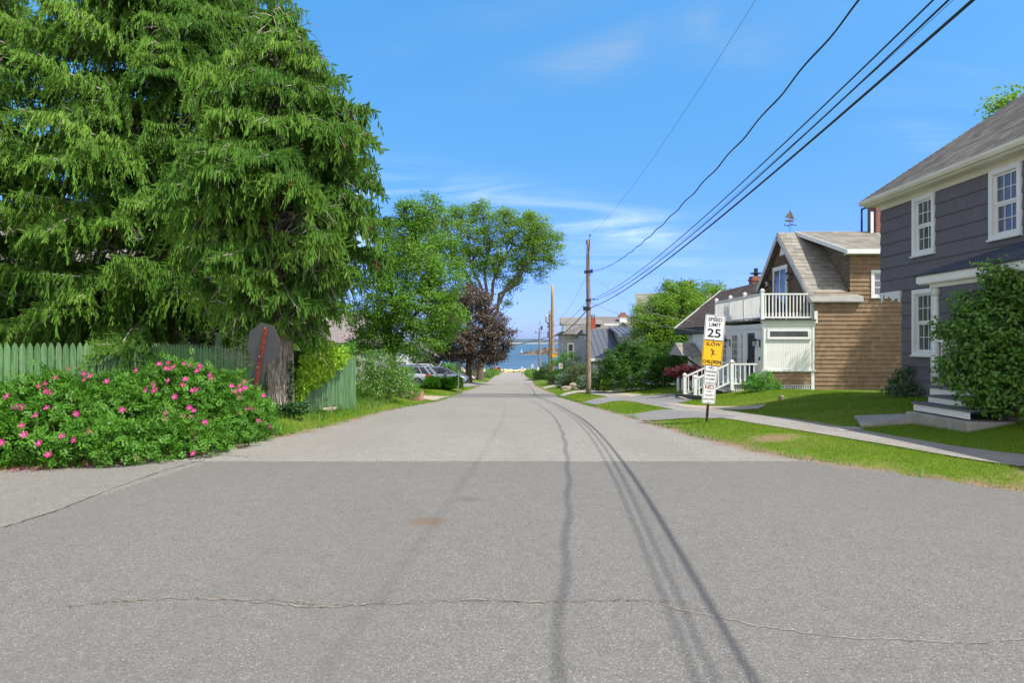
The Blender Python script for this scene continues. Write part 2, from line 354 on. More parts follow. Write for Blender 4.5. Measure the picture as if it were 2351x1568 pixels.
ox = M(t, 'MULTIPLY', M(t, 'ADD', x_, .45), 5.0); oy = M(t, 'MULTIPLY', M(t, 'SUBTRACT', y_, 7.0), 6.0)
oo = M(t, 'SQRT', M(t, 'ADD', M(t, 'MULTIPLY', ox, ox), M(t, 'MULTIPLY', oy, oy)))
base = MIXC(t, RAMP(t, M(t, 'SUBTRACT', oo, M(t, 'MULTIPLY', mid, 1.0)), .4, -.1, 0, .5), base, (.12, .10, .08))
dd = M(t, 'ABSOLUTE', M(t, 'ADD', M(t, 'SUBTRACT', y_, 9.34), M(t, 'MULTIPLY', M(t, 'SUBTRACT', wob, .5), .10)))
base = MIXC(t, M(t, 'MULTIPLY', M(t, 'LESS_THAN', dd, .035), RAMP(t, mid, .35, .6, 0, .6)), base, (.10, .095, .09))
edge = N(t, 'ShaderNodeAttribute', attribute_name='edge').outputs['Fac']
base = MIXC(t, RAMP(t, M(t, 'ADD', edge, M(t, 'MULTIPLY', M(t, 'SUBTRACT', mid, .5), 1.1)), .45, .9, 0, .8), base, (.24, .17, .11))
pol = NOISE(t, P_, .9, 4.0, .6, (1.0, .16, 1)); base = MIXC(t, RAMP(t, pol, .42, .68, 0, .32), base, MIXC(t, coarse, (.150, .143, .134), (.205, .193, .175)))
st1 = NOISE(t, P_, 2.6, 5.0, .7); base = MIXC(t, RAMP(t, st1, .64, .74, 0, .5), base, (.105, .098, .090))
setc(t, p, base, .88, .25); BUMP(t, p, M(t, 'ADD', spk, M(t, 'MULTIPLY', spk1, coarse)), .35, .006)
ry_ = grid_axis([(-40, 6, 2), (6, 8, .2), (8, 8.5, .04), (8.5, 12, .15), (12, 45, .4), (45, 187, 1.5)]); nc = 25
VV = []; EE = []
for y in ry_:
    a, b = float(le(y)), float(re(y))
    j1 = .05 * math.sin(y * 3.1) + .05 * math.sin(y * 7.7 + 1) + random.uniform(-.04, .04); j2 = .05 * math.sin(y * 2.7 + 2) + .05 * math.sin(y * 8.9) + random.uniform(-.04, .04)
    if a > -20: a += j1
    if b < 20: b += j2
    for k in range(nc):
        f = k / (nc - 1); 
        if b - a > 25:   # wide rows: keep the columns dense in the middle
            f = .5 + .5 * (2 * f - 1) * abs(2 * f - 1) ** 1.6
        x = a + (b - a) * f
        VV.append((x, y, float(G(np.clip(x, le(y), re(y)), y)) + .012)); EE.append(1.0 if ((k == 0 and a > -20 or k == nc - 1 and b < 20) and 8.6 < y < 90) else (.3 if (k in (1, nc - 2) and 8.6 < y < 60) else 0))
idx = np.arange(len(VV)).reshape(len(ry_), nc); Q = np.stack([idx[:-1, :-1], idx[:-1, 1:], idx[1:, 1:], idx[1:, :-1]], -1).reshape(-1, 4)
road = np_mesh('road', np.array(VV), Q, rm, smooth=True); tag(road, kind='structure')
a_ = road.data.attributes.new('edge', 'FLOAT', 'POINT'); a_.data.foreach_set('value', np.array(EE, np.float32))

# cracks: thin dark ribbons following the road
CRACK = paint('crack_filler', (.14, .11, .085), .95, .4, 12)
CRACKL = paint('crack_edge', (.34, .27, .2), .95, .4, 12)
def crack(pts, wd, m=CRACK, jit=.025, z=.020, sub=10):
    P2 = [road_hit(*q) for q in pts]; mb = MB(); pl = []
    for (a, b) in zip(P2[:-1], P2[1:]):
        for k in range(sub):
            f = k / sub; pl.append((a[0] + (b[0] - a[0]) * f + random.uniform(-jit, jit) * .6, a[1] + (b[1] - a[1]) * f + random.uniform(-jit, jit)))
    pl.append(P2[-1])
    L_ = []; 
    for i, q in enumerate(pl):
        d = Vector((pl[min(i + 1, len(pl) - 1)][0] - pl[max(i - 1, 0)][0], pl[min(i + 1, len(pl) - 1)][1] - pl[max(i - 1, 0)][1])).normalized(); n = Vector((-d.y, d.x)) * wd * random.uniform(.15, 1.0)
        L_.append(((q[0] + n.x, q[1] + n.y, float(prof(q[1])) + z), (q[0] - n.x, q[1] - n.y, float(prof(q[1])) + z)))
    for a, b in zip(L_[:-1], L_[1:]): mb.quad(a[0], a[1], b[1], b[0])
    return mb.build('crack_line', m, road)
crack([(150, 1400), (270, 1386), (400, 1379), (560, 1384), (640, 1384), (740, 1400), (860, 1392), (990, 1386), (1110, 1382), (1250, 1389), (1420, 1384), (1550, 1388)], .0042, sub=16)
crack([(260, 1388), (400, 1381), (560, 1386), (740, 1402), (860, 1394), (1110, 1384), (1250, 1391)], .004, CRACKL, .02, .024)
crack([(1480, 1388), (1640, 1422), (1760, 1448), (1900, 1468), (2080, 1478), (2220, 1484), (2360, 1476)], .004, CRACKL, .02)
crack([(0, 1217), (120, 1180), (260, 1125), (380, 1082), (470, 1058)], .011, jit=.02)
crack([(450, 1052), (520, 1048), (570, 1052)], .012)
crack([(880, 962), (1010, 957), (1100, 958), (1250, 957)], .012)
crack([(1010, 921), (1100, 918), (1250, 918), (1300, 920)], .02)
tag(road, kind='structure')

# sheets laid on the ground: sidewalk, driveways, walks (outlines measured on the photograph)
PAVED = []
def sheet(name, poly, m, off=.022, res=.4, px=True, thick=0):
    pts = [gnd(*q) for q in poly] if px else poly
    P2 = []
    for a, b in zip(pts, pts[1:] + pts[:1]):
        n = max(1, int(math.hypot(b[0] - a[0], b[1] - a[1]) / res))
        for k in range(n):
            f = k / n; j = .02 if k else 0
            P2.append(Vector((a[0] + (b[0] - a[0]) * f + random.uniform(-j, j), a[1] + (b[1] - a[1]) * f + random.uniform(-j, j))))
    PAVED.append(np.array([(q.x, q.y) for q in P2])); nb = len(P2)
    x0, x1 = min(q.x for q in P2), max(q.x for q in P2); y0, y1 = min(q.y for q in P2), max(q.y for q in P2)
    gx, gy = np.meshgrid(np.arange(x0 + .1, x1, res), np.arange(y0 + .1, y1, res)); gp_ = np.stack([gx.ravel(), gy.ravel()], -1)
    gp_ = gp_[inpoly(gp_, PAVED[-1])]
    r = geometry.delaunay_2d_cdt(P2 + [Vector(q) for q in gp_], [], [list(range(nb))], 1, 1e-5)
    off = off * .5 if not thick else off; vs = [(q.x, q.y, g(q.x, q.y) + off) for q in r[0]]
    mb = MB(); mb.add(vs, [tuple(f) for f in r[2]])
    if thick:
        for i in range(nb):
            a, b = P2[i], P2[(i + 1) % nb]; za, zb = g(a.x, a.y) + off, g(b.x, b.y) + off
            mb.quad((a.x, a.y, za - thick), (b.x, b.y, zb - thick), (b.x, b.y, zb), (a.x, a.y, za))
    return tag(mb.build(name, m), kind='structure')
def inpoly(P_, poly):
    x, y = P_[:, 0], P_[:, 1]; ins = np.zeros(len(P_), bool); j = len(poly) - 1
    for i in range(len(poly)):
        xi, yi = poly[i]; xj, yj = poly[j]
        if yi != yj:
            c = ((yi > y) != (yj > y)) & (x < (xj - xi) * (y - yi) / (yj - yi) + xi); ins ^= c
        j = i
    return ins
def asph(name, c, c2, sp=110):
    m, t, p, o = new_mat(name); P_ = POS(t); v = N(t, 'ShaderNodeTexVoronoi', i_Vector=P_, i_Scale=float(sp)); k = N(t, 'ShaderNodeSeparateColor', i_0=v.outputs['Color']).outputs[0]
    b_ = MIXC(t, k, sc_(c, .72), sc_(c, 1.3)); b_ = MIXC(t, RAMP(t, NOISE(t, P_, 1.3, 5.0, .65), .4, .7, 0, .7), b_, c2)
    setc(t, p, b_, .9, .2); BUMP(t, p, k, .3, .006); return m
SIDE = asph('sidewalk_asphalt', (.29, .27, .245), (.22, .20, .18)); DRIVE = asph('driveway_asphalt', (.20, .195, .195), (.25, .24, .23)); PALE = asph('pale_worn_paving', (.40, .33, .26), (.30, .26, .20))
sheet('sidewalk', [(2700, 1125), (2420, 1076), (2340, 1072), (2240, 1058), (2100, 1034), (1960, 1010), (1840, 990), (1740, 974), (1640, 958), (1560, 944), (1500, 932), (1440, 921), (1380, 909), (1335, 898), (1290, 886), (1262, 880), (1270, 877), (1310, 884), (1370, 896), (1430, 907), (1500, 917), (1580, 930), (1650, 941), (1720, 951), (1830, 964), (1960, 985), (2060, 1003), (2180, 1024), (2300, 1040), (2420, 1052), (2700, 1085)], SIDE)
sheet('driveway', [(1432, 954), (1470, 949), (1530, 941), (1600, 945), (1690, 957), (1640, 962), (1560, 962), (1480, 967)], DRIVE, .026)
sheet('driveway', [(1330, 925), (1360, 918), (1400, 912), (1470, 909), (1530, 905), (1590, 905), (1600, 914), (1560, 925), (1530, 934), (1480, 926), (1430, 921), (1370, 930)], DRIVE, .030)
sheet('front_walk', [(1276, 909), (1300, 902), (1345, 896), (1420, 893), (1500, 892), (1498, 894), (1420, 896), (1350, 900), (1310, 905), (1290, 911)], CONC, .034)
sheet('front_walk', [(1243, 891), (1262, 886), (1288, 883), (1290, 885), (1266, 889), (1250, 893)], CONC, .034)
sheet('front_walk', [(1520, 925), (1600, 932), (1700, 934), (1760, 929), (1740, 940), (1650, 942), (1570, 936)], PALE, .034)
sheet('front_walk', [(1355, 890), (1400, 898), (1440, 903), (1480, 906), (1450, 911), (1400, 905), (1350, 895)], PALE, .034)
sheet('front_walk', [(1960, 962), (2098, 957), (2150, 967), (2060, 975), (1975, 981)], CONC, .07, thick=.14)
sheet('front_walk', [(1905, 981), (1960, 981), (1985, 987), (1930, 992)], CONC, .03)
sheet('driveway', [(1004, 921), (960, 914), (975, 909), (1040, 908), (1045, 909)], PALE, .026)
sheet('driveway', [(1111, 884), (1060, 889), (900, 893), (840, 886), (900, 882), (1000, 883), (1100, 879), (1118, 878)], DRIVE, .03)

# ------------------------------------------------------------------ vegetation builders
def unit(v): return v / np.maximum(np.linalg.norm(v, axis=-1, keepdims=True), 1e-9)
def leaves(Pc, Nn, T_, L, W, fold=.15):
    """rhombic leaves: centre, normal, direction, length, width -> V (4n,3), Q"""
    n = len(Pc); T_ = unit(T_ - (T_ * Nn).sum(-1, keepdims=True) * Nn); B = np.cross(Nn, T_)
    L = np.broadcast_to(L, n)[:, None]; W = np.broadcast_to(W, n)[:, None]
    a = Pc - T_ * L * .5; c = Pc + T_ * L * .5 - Nn * L * fold * .6
    m_ = Pc + Nn * L * fold * .5 - T_ * L * .05
    V = np.stack([a, m_ + B * W * .5, c, m_ - B * W * .5], 1).reshape(-1, 3)
    return V, np.arange(4 * n).reshape(n, 4)
def leaves6(Pc, Nn, T_, L, W, fold=.15):
    n = len(Pc); T_ = unit(T_ - (T_ * Nn).sum(-1, keepdims=True) * Nn); B = np.cross(Nn, T_)
    L = np.broadcast_to(L, n)[:, None]; W = np.broadcast_to(W, n)[:, None]
    a = Pc - T_ * L * .5; c = Pc + T_ * L * .5 - Nn * L * fold; u_ = Nn * L * fold * .45
    p1, p2 = Pc - T_ * L * .22 + u_, Pc + T_ * L * .16 + u_ * .6
    V = np.stack([a, p1 + B * W * .46, p2 + B * W * .40, c, p2 - B * W * .40, p1 - B * W * .46], 1).reshape(-1, 3)
    return V, np.arange(6 * n).reshape(n, 6)
def rdir(n, up=0.0):
    v = rng.normal(size=(n, 3)); v = unit(v); v[:, 2] += up; return unit(v)
def blob_points(blobs, n, shell=.55):
    B = np.array([b[:6] for b in blobs], float); vol = (B[:, 3] * B[:, 4] * B[:, 5]) ** (2 / 3.); k = rng.choice(len(B), n, p=vol / vol.sum())
    r = (shell ** 3 + (1 - shell ** 3) * rng.random(n)) ** (1 / 3.)
    d = rdir(n); return B[k, :3] + d * r[:, None] * B[k, 3:6], d, k
def crown(name, m, parent, blobs, nclus, per, rc, L, W=None, up=.4, shell=.55, flat=.6, tintb=0.0, droop=0.0, zmin=None, out_dir=.5):
    sat = []
    for b_ in blobs:       # small outlying sprays so that the outline is uneven
        for _ in range(5):
            v = Vector((random.gauss(0, 1), random.gauss(0, 1), abs(random.gauss(0, 1)) * .9)).normalized(); k9 = random.uniform(.88, 1.12)
            sat.append((b_[0] + v.x * b_[3] * k9, b_[1] + v.y * b_[4] * k9, b_[2] + v.z * b_[5] * k9, b_[3] * .26, b_[4] * .26, b_[5] * .26))
    C, D, k = blob_points(list(blobs) + sat, nclus, shell)
    if zmin is not None:
        ok = C[:, 2] > zmin; C, D = C[ok], D[ok]
    n = len(C); ct = rng.random(n)
    P_ = np.repeat(C, per, 0); Dd = np.repeat(D, per, 0)
    o_ = rng.normal(size=P_.shape) * rc * .55; o_[:, 2] *= flat
    P_ = P_ + o_
    Nn = unit(rdir(len(P_)) * .75 + Dd * out_dir + np.array([0, 0, up])); T_ = unit(unit(o_ + 1e-6) + rdir(len(P_)) * .5 + Dd * .5 - np.array([0, 0, droop]))
    Ls = L * rng.uniform(.65, 1.25, len(P_)); Ws = (W or L * .55) * rng.uniform(.75, 1.2, len(P_))
    V, Q = (leaves6 if W else leaves)(P_, Nn, T_, Ls, Ws)
    tint = np.clip(np.repeat(ct, per) * .55 + rng.random(len(P_)) * .45 + tintb, 0, 1)
    return np_mesh(name, V, Q, m, parent, np.repeat(tint, Q.shape[1])), C
def limb(mb, a, b, r0, r1, sag=0.0, seg=5, wig=.04, n=6):
    a, b = Vector(a), Vector(b); L = (b - a).length; pts = []; rs = []
    for i in range(seg + 1):
        f = i / seg; q = a.lerp(b, f); q.z += sag * L * math.sin(math.pi * f)
        if 0 < i < seg: q += Vector((random.gauss(0, wig), random.gauss(0, wig), random.gauss(0, wig))) * L
        pts.append(q); rs.append(r0 + (r1 - r0) * f)
    mb.tube(pts, rs, n); return pts
def tree(name, label, base, forks, r, blobs, nclus, per, rc, L, lm, bark=BARK, group=None, cat='tree', twigs=.5, up=.4, shell=.55, trunkname='trunk', crownname='crown', zmin=None, droop=0.0, lean=(0, 0)):
    T_ = thing(name, label, cat, base, group)
    cr, C = crown(crownname, lm, T_, blobs, nclus, per, rc, L, up=up, shell=shell, zmin=zmin, droop=droop)
    mb = MB(); b = Vector(base); b0 = b - Vector((0, 0, .15)); tops = [Vector(f_) for f_ in forks]
    fork = b + Vector((lean[0], lean[1], max(.5, (min(f_.z for f_ in tops) - b.z) * .45)))
    limb(mb, b0, fork, r, r * .8, 0, 4, .015, 9)
    for f_ in tops: limb(mb, fork, f_, r * .62, r * .22, .05, 6, .03, 7)
    for bl in blobs:
        c = Vector(bl[:3]); tp = min(tops, key=lambda q: (q - c).length); limb(mb, fork.lerp(tp, .8), c, r * .26, r * .09, .06, 5, .05, 5)
    for q in C:
        if random.random() < twigs:
            c = Vector(q); bl = min(blobs, key=lambda k_: (Vector(k_[:3]) - c).length); limb(mb, Vector(bl[:3]), c, r * .07, r * .025, .05, 3, .06, 3)
    mb.build(trunkname, bark, T_)
    return T_
def bush(name, label, blobs, n, per, rc, L, lm, group=None, cat='bush', stems=10, base=None, up=.35, shell=.6, stem_mat=None, W=None, droop=0.0, tintb=0.0):
    base = base or (blobs[0][0], blobs[0][1], g(blobs[0][0], blobs[0][1]))
    T_ = thing(name, label, cat, base, group)
    crown('foliage', lm, T_, blobs, n, per, rc, L, W=W, up=up, shell=shell, zmin=base[2] + .03, droop=droop, tintb=tintb)
    mb = MB(); b = Vector(base)
    for i in range(stems):
        bl = random.choice(blobs); tgt = Vector((bl[0] + random.uniform(-.8, .8) * bl[3], bl[1] + random.uniform(-.8, .8) * bl[4], bl[2] + random.uniform(0, .7) * bl[5]))
        st = Vector((b.x * .35 + bl[0] * .65 + random.uniform(-.15, .15), b.y * .35 + bl[1] * .65 + random.uniform(-.15, .15), 0)); st.z = g(st.x, st.y) - .05
        limb(mb, st, tgt, .018, .006, .05, 4, .05, 4)
    mb.build('stems', stem_mat or TWIG, T_)
    return T_
LEAF_ROSE = leaf_mat('rose_leaf', (.045, .145, .012), (.125, .31, .030), (.20, .38, .05), .35, .3)
LEAF_LILAC = leaf_mat('lilac_leaf', (.055, .150, .018), (.165, .325, .045), (.28, .43, .13), .32, .55, .42)
LEAF_MAPLE = leaf_mat('maple_leaf', (.115, .24, .022), (.25, .43, .055), None, .50, .2)
LEAF_BIRCH = leaf_mat('birch_leaf', (.075, .19, .018), (.18, .36, .036), None, .38, .25)
LEAF_PURPLE = leaf_mat('purple_maple_leaf', (.060, .045, .038), (.155, .120, .092), None, .2, .35)
LEAF_RED = leaf_mat('japanese_maple_leaf', (.08, .014, .022), (.22, .05, .06), None, .3, .3)
LEAF_VINE = leaf_mat('vine_leaf', (.17, .36, .015), (.40, .60, .05), (.55, .68, .10), .35, .3)
LEAF_DARK = leaf_mat('dark_hedge_leaf', (.026, .085, .010), (.085, .22, .024), (.16, .33, .04), .28, .35)
LEAF_SPRUCE = leaf_mat('spruce_needles', (.044, .130, .022), (.185, .345, .048), (.26, .42, .08), .25, .12, .65)
LEAF_OLIVE = leaf_mat('olive_leaf', (.09, .14, .05), (.20, .26, .11), None, .3, .2)
LEAF_SILVER = leaf_mat('silver_leaf', (.11, .19, .11), (.30, .40, .28), None, .3, .2)
LEAF_LIGHT = leaf_mat('fresh_green_leaf', (.06, .20, .02), (.14, .38, .04), (.24, .46, .10), .35, .35)
LEAF_WEED = leaf_mat('tall_grass_blade', (.06, .17, .02), (.17, .33, .06), (.30, .32, .14), .3, .2)
LEAF_VARIEG = leaf_mat('variegated_leaf', (.05, .11, .04), (.17, .24, .12), (.42, .44, .34), .3, .3)

# ---- spruces: drooping limbs with hanging side shoots
_cb = MB(); _cb.lathe([(.004, .07), (.024, .04), (.028, -.02), (.018, -.07), (.003, -.10)], (0, 0, 0), 6)
CONE_ME = bpy.data.meshes.new('cone'); CONE_ME.from_pydata(_cb.v, [], _cb.f); CONE_ME.materials.append(paint('spruce_cone', (.42, .19, .07), .8, .3, 20))
def interp_r(prof_, z): return float(np.interp(z, [q[0] for q in prof_], [q[1] for q in prof_]))
def spruce(label, base, h_, r, prof_, nlimb, dens=1.0, zlow=1.2, pw=1.12):
    T_ = thing('spruce_tree', label, 'tree', base, 'tall spruces behind the green fence')
    b = Vector(base); mb = MB(); tw = MB()
    mb.tube([b + Vector((math.sin(i * 1.3) * .05, math.cos(i) * .05, -.2 + h_ * i / 10)) for i in range(11)], [r * (1 - .93 * i / 10) * (1.25 if i == 0 else 1) for i in range(11)], 9)
    FP = []; FD = []; FL = []; FW = []; FT = []; CN = []; ncone = 0
    for i in range(nlimb):
        z0 = zlow + (h_ - zlow - .3) * ((i + random.random()) / nlimb) ** pw
        az = i * 2.39996 + random.uniform(-.35, .35)
        L = interp_r(prof_, z0) * random.uniform(.72, 1.05)
        if L < .15: continue
        d = Vector((math.cos(az), math.sin(az), 0)); side = Vector((-d.y, d.x, 0)); st = b + Vector((0, 0, z0))
        drop = random.uniform(.05, .42) * L; rise = random.uniform(.02, .30) * L
        def pt(f): return st + d * (L * f) + Vector((0, 0, .16 * L * math.sin(f * 2.0) - drop * f ** 1.4 * 1.7 + rise * f ** 3.2)) + side * (.04 * L * math.sin(f * 5 + i))
        pts = [pt(k / 7) for k in range(8)]
        tw.tube(pts, [max(.008, (.012 + .012 * L) * (1 - .85 * k / 7)) for k in range(8)], 5)
        lt = random.random()
        nsec = max(5, int(L * 6.2 * dens))
        bare = random.random() < .16
        for s_ in range(nsec):
            f = .20 + .80 * (s_ + random.random()) / nsec; q = pt(f)
            for sg in (-1, 1):
                if bare and f < .8: 
                    if random.random() < .4: tw.tube([q, q + side * sg * random.uniform(.2, .5) + Vector((0, 0, -random.uniform(.1, .5))), q + side * sg * .5 + Vector((0, 0, -random.uniform(.5, .9)))], [.008, .005, .003], 3)
                    continue
                sl = (.28 + .42 * (1 - f)) * min(L, 3.4) * random.uniform(.35, .75) + .12
                dr_ = side * sg * random.uniform(.5, 1.0) + d * random.uniform(.3, .8); dr_.normalize()
                hang = random.uniform(.6, 2.0)
                e1 = q + dr_ * sl * .6 + Vector((0, 0, .02)); e2 = q + dr_ * sl * .95 - Vector((0, 0, sl * hang * .55))
                nf = max(4, int(sl / .045))
                for k in range(nf):
                    u_ = (k + random.random() * .8) / nf
                    c = q.lerp(e1, u_ / .6) if u_ < .6 else e1.lerp(e2, (u_ - .6) / .4)
                    for s2 in (-1, 1):
                        v = dr_ * random.uniform(.15, .6) + side.cross(Vector((0, 0, 1))) * 0 + Vector((-dr_.y, dr_.x, 0)) * s2 * random.uniform(.1, .65) - Vector((0, 0, random.uniform(.9, 2.2)))
                        v.normalize(); ll = random.uniform(.10, .23) * (1.2 - .3 * u_)
                        FP.append(c); FD.append(v); FL.append(ll); FW.append(random.uniform(.022, .037)); FT.append(.68 * lt + .20 * random.random() + .10 * f)
                    if random.random() < .25:
                        FP.append(c); FD.append(dr_ + Vector((0, 0, random.uniform(-.1, .35)))); FL.append(.18); FW.append(.04); FT.append(.55 * lt + .45 * random.random())
        for _ in range(int(3 + L * 1.6)):      # dead twigs, pale and crooked
            q = pt(random.uniform(.3, .95)); e = q + side * random.uniform(-.5, .5) + d * random.uniform(.1, .5) + Vector((0, 0, random.uniform(-.7, .12))); m1 = q.lerp(e, .5) + Vector((random.gauss(0, .06), random.gauss(0, .06), random.gauss(.03, .06)))
            tw.tube([q, m1, e], [.012, .009, .004], 3)
        if z0 > 2.5 and random.random() < .30 and not bare and ncone < 60:
            for _ in range(random.randint(1, 4)):
                q = pt(random.uniform(.75, .98)) + side * random.uniform(-.3, .3) + Vector((0, 0, -.14)); CN.append(q); ncone += 1
    P_ = np.array([tuple(q) for q in FP]); Dv = unit(np.array([tuple(q) for q in FD])); Ls = np.array(FL)[:, None]; Ws = np.array(FW)[:, None]
    n = len(P_); a = unit(np.cross(Dv, rdir(n))); bb = np.cross(Dv, a)
    P_ = P_ + rng.normal(size=P_.shape) * .012
    tint = np.clip(np.array(FT) + rng.normal(size=n) * .05, 0, 1)
    Vs = []
    for ax in (a, bb):      # two crossed tapered blades per shoot, needles fanning to the tip
        Vs.append(np.stack([P_ - ax * Ws * .30, P_ + ax * Ws * .30, P_ + Dv * Ls * .62 + ax * Ws * .5, P_ + Dv * Ls + ax * Ws * .07, P_ + Dv * Ls - ax * Ws * .07, P_ + Dv * Ls * .62 - ax * Ws * .5], 1).reshape(-1, 3))
    V = np.concatenate(Vs); Q = np.arange(len(V)).reshape(-1, 6)
    tt = np.repeat(tint, 6).reshape(n, 6).copy(); tt[:, 3:5] += .10
    np_mesh('crown', V, Q, LEAF_SPRUCE, T_, np.concatenate([tt.ravel()] * 2))
    mb.build('trunk', SPBARK, T_, True); tw.build('branches', TWIG, T_, True)
    for q in CN:
        o_ = bpy.data.objects.new('cone', CONE_ME); col.objects.link(o_); o_.parent = T_; o_.location = Vector(q) - T_.location
    return T_

# ------------------------------------------------------------------ building helpers
class Face:
    """a vertical wall plane: O origin, S along, Nn outward"""
    def __init__(s, O, S, Nn): s.O, s.S, s.N = Vector(O), Vector(S).normalized(), Vector(Nn).normalized()
    def P(s, a, z, n=0.0): return Vector((s.O.x, s.O.y, 0)) + s.S * a + s.N * n + Vector((0, 0, z))
def lbox(mb, f, a0, a1, z0, z1, n0, n1):
    v = [f.P(a, z, n) for z in (z0, z1) for a, n in ((a0, n0), (a1, n0), (a1, n1), (a0, n1))]
    return mb.add(v, [(3, 2, 1, 0), (4, 5, 6, 7), (0, 1, 5, 4), (1, 2, 6, 5), (2, 3, 7, 6), (3, 0, 4, 7)])
def cells(a0, a1, z0, z1, holes):
    As = sorted({a0, a1, *[h[0] for h in holes], *[h[1] for h in holes]}); As = [a for a in As if a0 <= a <= a1]
    for p_, q_ in zip(As[:-1], As[1:]):
        m_ = (p_ + q_) / 2; segs = [(z0, z1)]
        for h in holes:
            if h[0] < m_ < h[1]:
                ns = []
                for s0, s1 in segs:
                    if h[3] <= s0 or h[2] >= s1: ns.append((s0, s1)); continue
                    if h[2] > s0: ns.append((s0, h[2]))
                    if h[3] < s1: ns.append((h[3], s1))
                segs = ns
        for s0, s1 in segs: yield p_, q_, s0, s1
def wall(mb, f, a0, a1, z0, z1, holes=(), thick=.12, e=0.0, lift=.018, top=None, jit=0.0):
    """backing plus lapped courses of height e; top(a) may cut the wall under a slope"""
    for p_, q_, s0, s1 in cells(a0, a1, z0, z1, holes): lbox(mb, f, p_, q_, s0, s1, -thick, 0)
    if not e: return
    n = int(math.ceil((z1 - z0) / e))
    for i in range(n):
        r0, r1 = z0 + i * e, min(z0 + (i + 1) * e, z1)
        if r1 - r0 < .01: continue
        lf = lambda z: lift * (1 - (z - r0) / e) + .003
        for p_, q_, s0, s1 in cells(a0, a1, r0, r1, holes):
            j = random.uniform(-jit, jit)
            mb.quad(f.P(p_, s0, lf(s0) + j), f.P(q_, s0, lf(s0) + j), f.P(q_, s1, lf(s1)), f.P(p_, s1, lf(s1)))
            if abs(s0 - r0) < 1e-6: mb.quad(f.P(p_, s0, 0), f.P(q_, s0, 0), f.P(q_, s0, lf(s0) + j), f.P(p_, s0, lf(s0) + j))
            for a in (p_, q_):
                if a in (a0, a1): mb.quad(f.P(a, s0, 0), f.P(a, s0, lf(s0) + j), f.P(a, s1, lf(s1)), f.P(a, s1, 0))
def slope(mb, A, B, C, D, n=0, t=.03, lift=.016):
    """roof plane A-B eave, D-C ridge; a slab with n lapped courses"""
    A, B, C, D = map(Vector, (A, B, C, D)); nn = (B - A).cross(D - A).normalized()
    if nn.z < 0: nn = -nn
    tri = (C - D).length < 1e-4; low = [A, B, C] if tri else [A, B, C, D]
    mb.prism([q - nn * t for q in low], nn * t)
    if n:
        for i in range(n):
            s0, s1 = i / n, (i + 1) / n
            a, b, c, d = A.lerp(D, s0), B.lerp(C, s0), B.lerp(C, s1), A.lerp(D, s1)
            mb.quad(a + nn * (lift + .002), b + nn * (lift + .002), c + nn * .002, d + nn * .002)
            mb.quad(a + nn * .0005, b + nn * .0005, b + nn * (lift + .002), a + nn * (lift + .002))
def window(parent, f, a0, a1, z0, z1, trim=.10, cols=3, rows=2, hung=True, hole=False, glass=GLASS, tm=WHITE, mull=.018, sill=True, depth=.05):
    mb = MB()
    lbox(mb, f, a0, a0 + trim, z0, z1, 0.0, depth); lbox(mb, f, a1 - trim, a1, z0, z1, 0.0, depth)
    lbox(mb, f, a0 + trim, a1 - trim, z1 - trim, z1, 0.0, depth)
    lbox(mb, f, a0 + trim, a1 - trim, z0, z0 + trim * .8, 0.0, depth)
    if sill: lbox(mb, f, a0 - .02, a1 + .02, z0 - .035, z0 + .001, 0.001, depth + .035)
    w_ = mb.build('window', tm, parent)
    b0, b1, c0, c1 = a0 + trim, a1 - trim, z0 + trim * .8, z1 - trim; fr = min(.045, (b1 - b0) * .12)
    base = -.06 if hole else .004
    m2 = MB(); pn = MB(); mid = (c0 + c1) / 2
    parts = [(mid, c1, base + .018), (c0, mid, base)] if hung else [(c0, c1, base)]
    if hole:
        for (p_, q_, s0, s1) in ((b0 - .012, b0 + .004, c0, c1), (b1 - .004, b1 + .012, c0, c1)): lbox(m2, f, p_, q_, s0, s1, -.10, -.001)
        lbox(m2, f, b0, b1, c1 - .004, c1 + .012, -.10, -.001); lbox(m2, f, b0, b1, c0 - .012, c0 + .004, -.10, -.001)
    for s0, s1, n0 in parts:
        lbox(m2, f, b0, b0 + fr, s0, s1, n0, n0 + .03); lbox(m2, f, b1 - fr, b1, s0, s1, n0, n0 + .03)
        lbox(m2, f, b0 + fr, b1 - fr, s0, s0 + fr, n0, n0 + .03); lbox(m2, f, b0 + fr, b1 - fr, s1 - fr, s1, n0, n0 + .03)
        for i in range(1, cols):
            a = b0 + fr + (b1 - b0 - 2 * fr) * i / cols; lbox(m2, f, a - mull / 2, a + mull / 2, s0 + fr, s1 - fr, n0 + .012, n0 + .022)
        for i in range(1, rows):
            z = s0 + fr + (s1 - s0 - 2 * fr) * i / rows; lbox(m2, f, b0 + fr, b1 - fr, z - mull / 2, z + mull / 2, n0 + .0125, n0 + .0215)
        lbox(pn, f, b0 + fr * .5, b1 - fr * .5, s0 + fr * .5, s1 - fr * .5, n0 + .004, n0 + .009)
    m2.build('sash', tm, w_); pn.build('pane', glass, w_)
    return w_
def text_mesh(txt, size, m, parent, loc, name='lettering', bold=.0, sx=1.0, ext=.0008, sp=1.0, facing=-1):
    c = bpy.data.curves.new('t', 'FONT'); c.body = txt; c.size = size; c.align_x = 'CENTER'; c.align_y = 'CENTER'; c.offset = bold; c.extrude = ext; c.space_character = sp
    c.resolution_u = 4
    o = bpy.data.objects.new('t', c); col.objects.link(o); dg = bpy.context.evaluated_depsgraph_get(); me = bpy.data.meshes.new_from_object(o.evaluated_get(dg))
    bpy.data.objects.remove(o); me.materials.clear()
    Mx = Matrix.Translation(loc) @ Matrix.Rotation(R(90), 4, 'X') @ Matrix.Diagonal((sx, 1, 1, 1)); me.transform(Mx); me.name = name
    return me
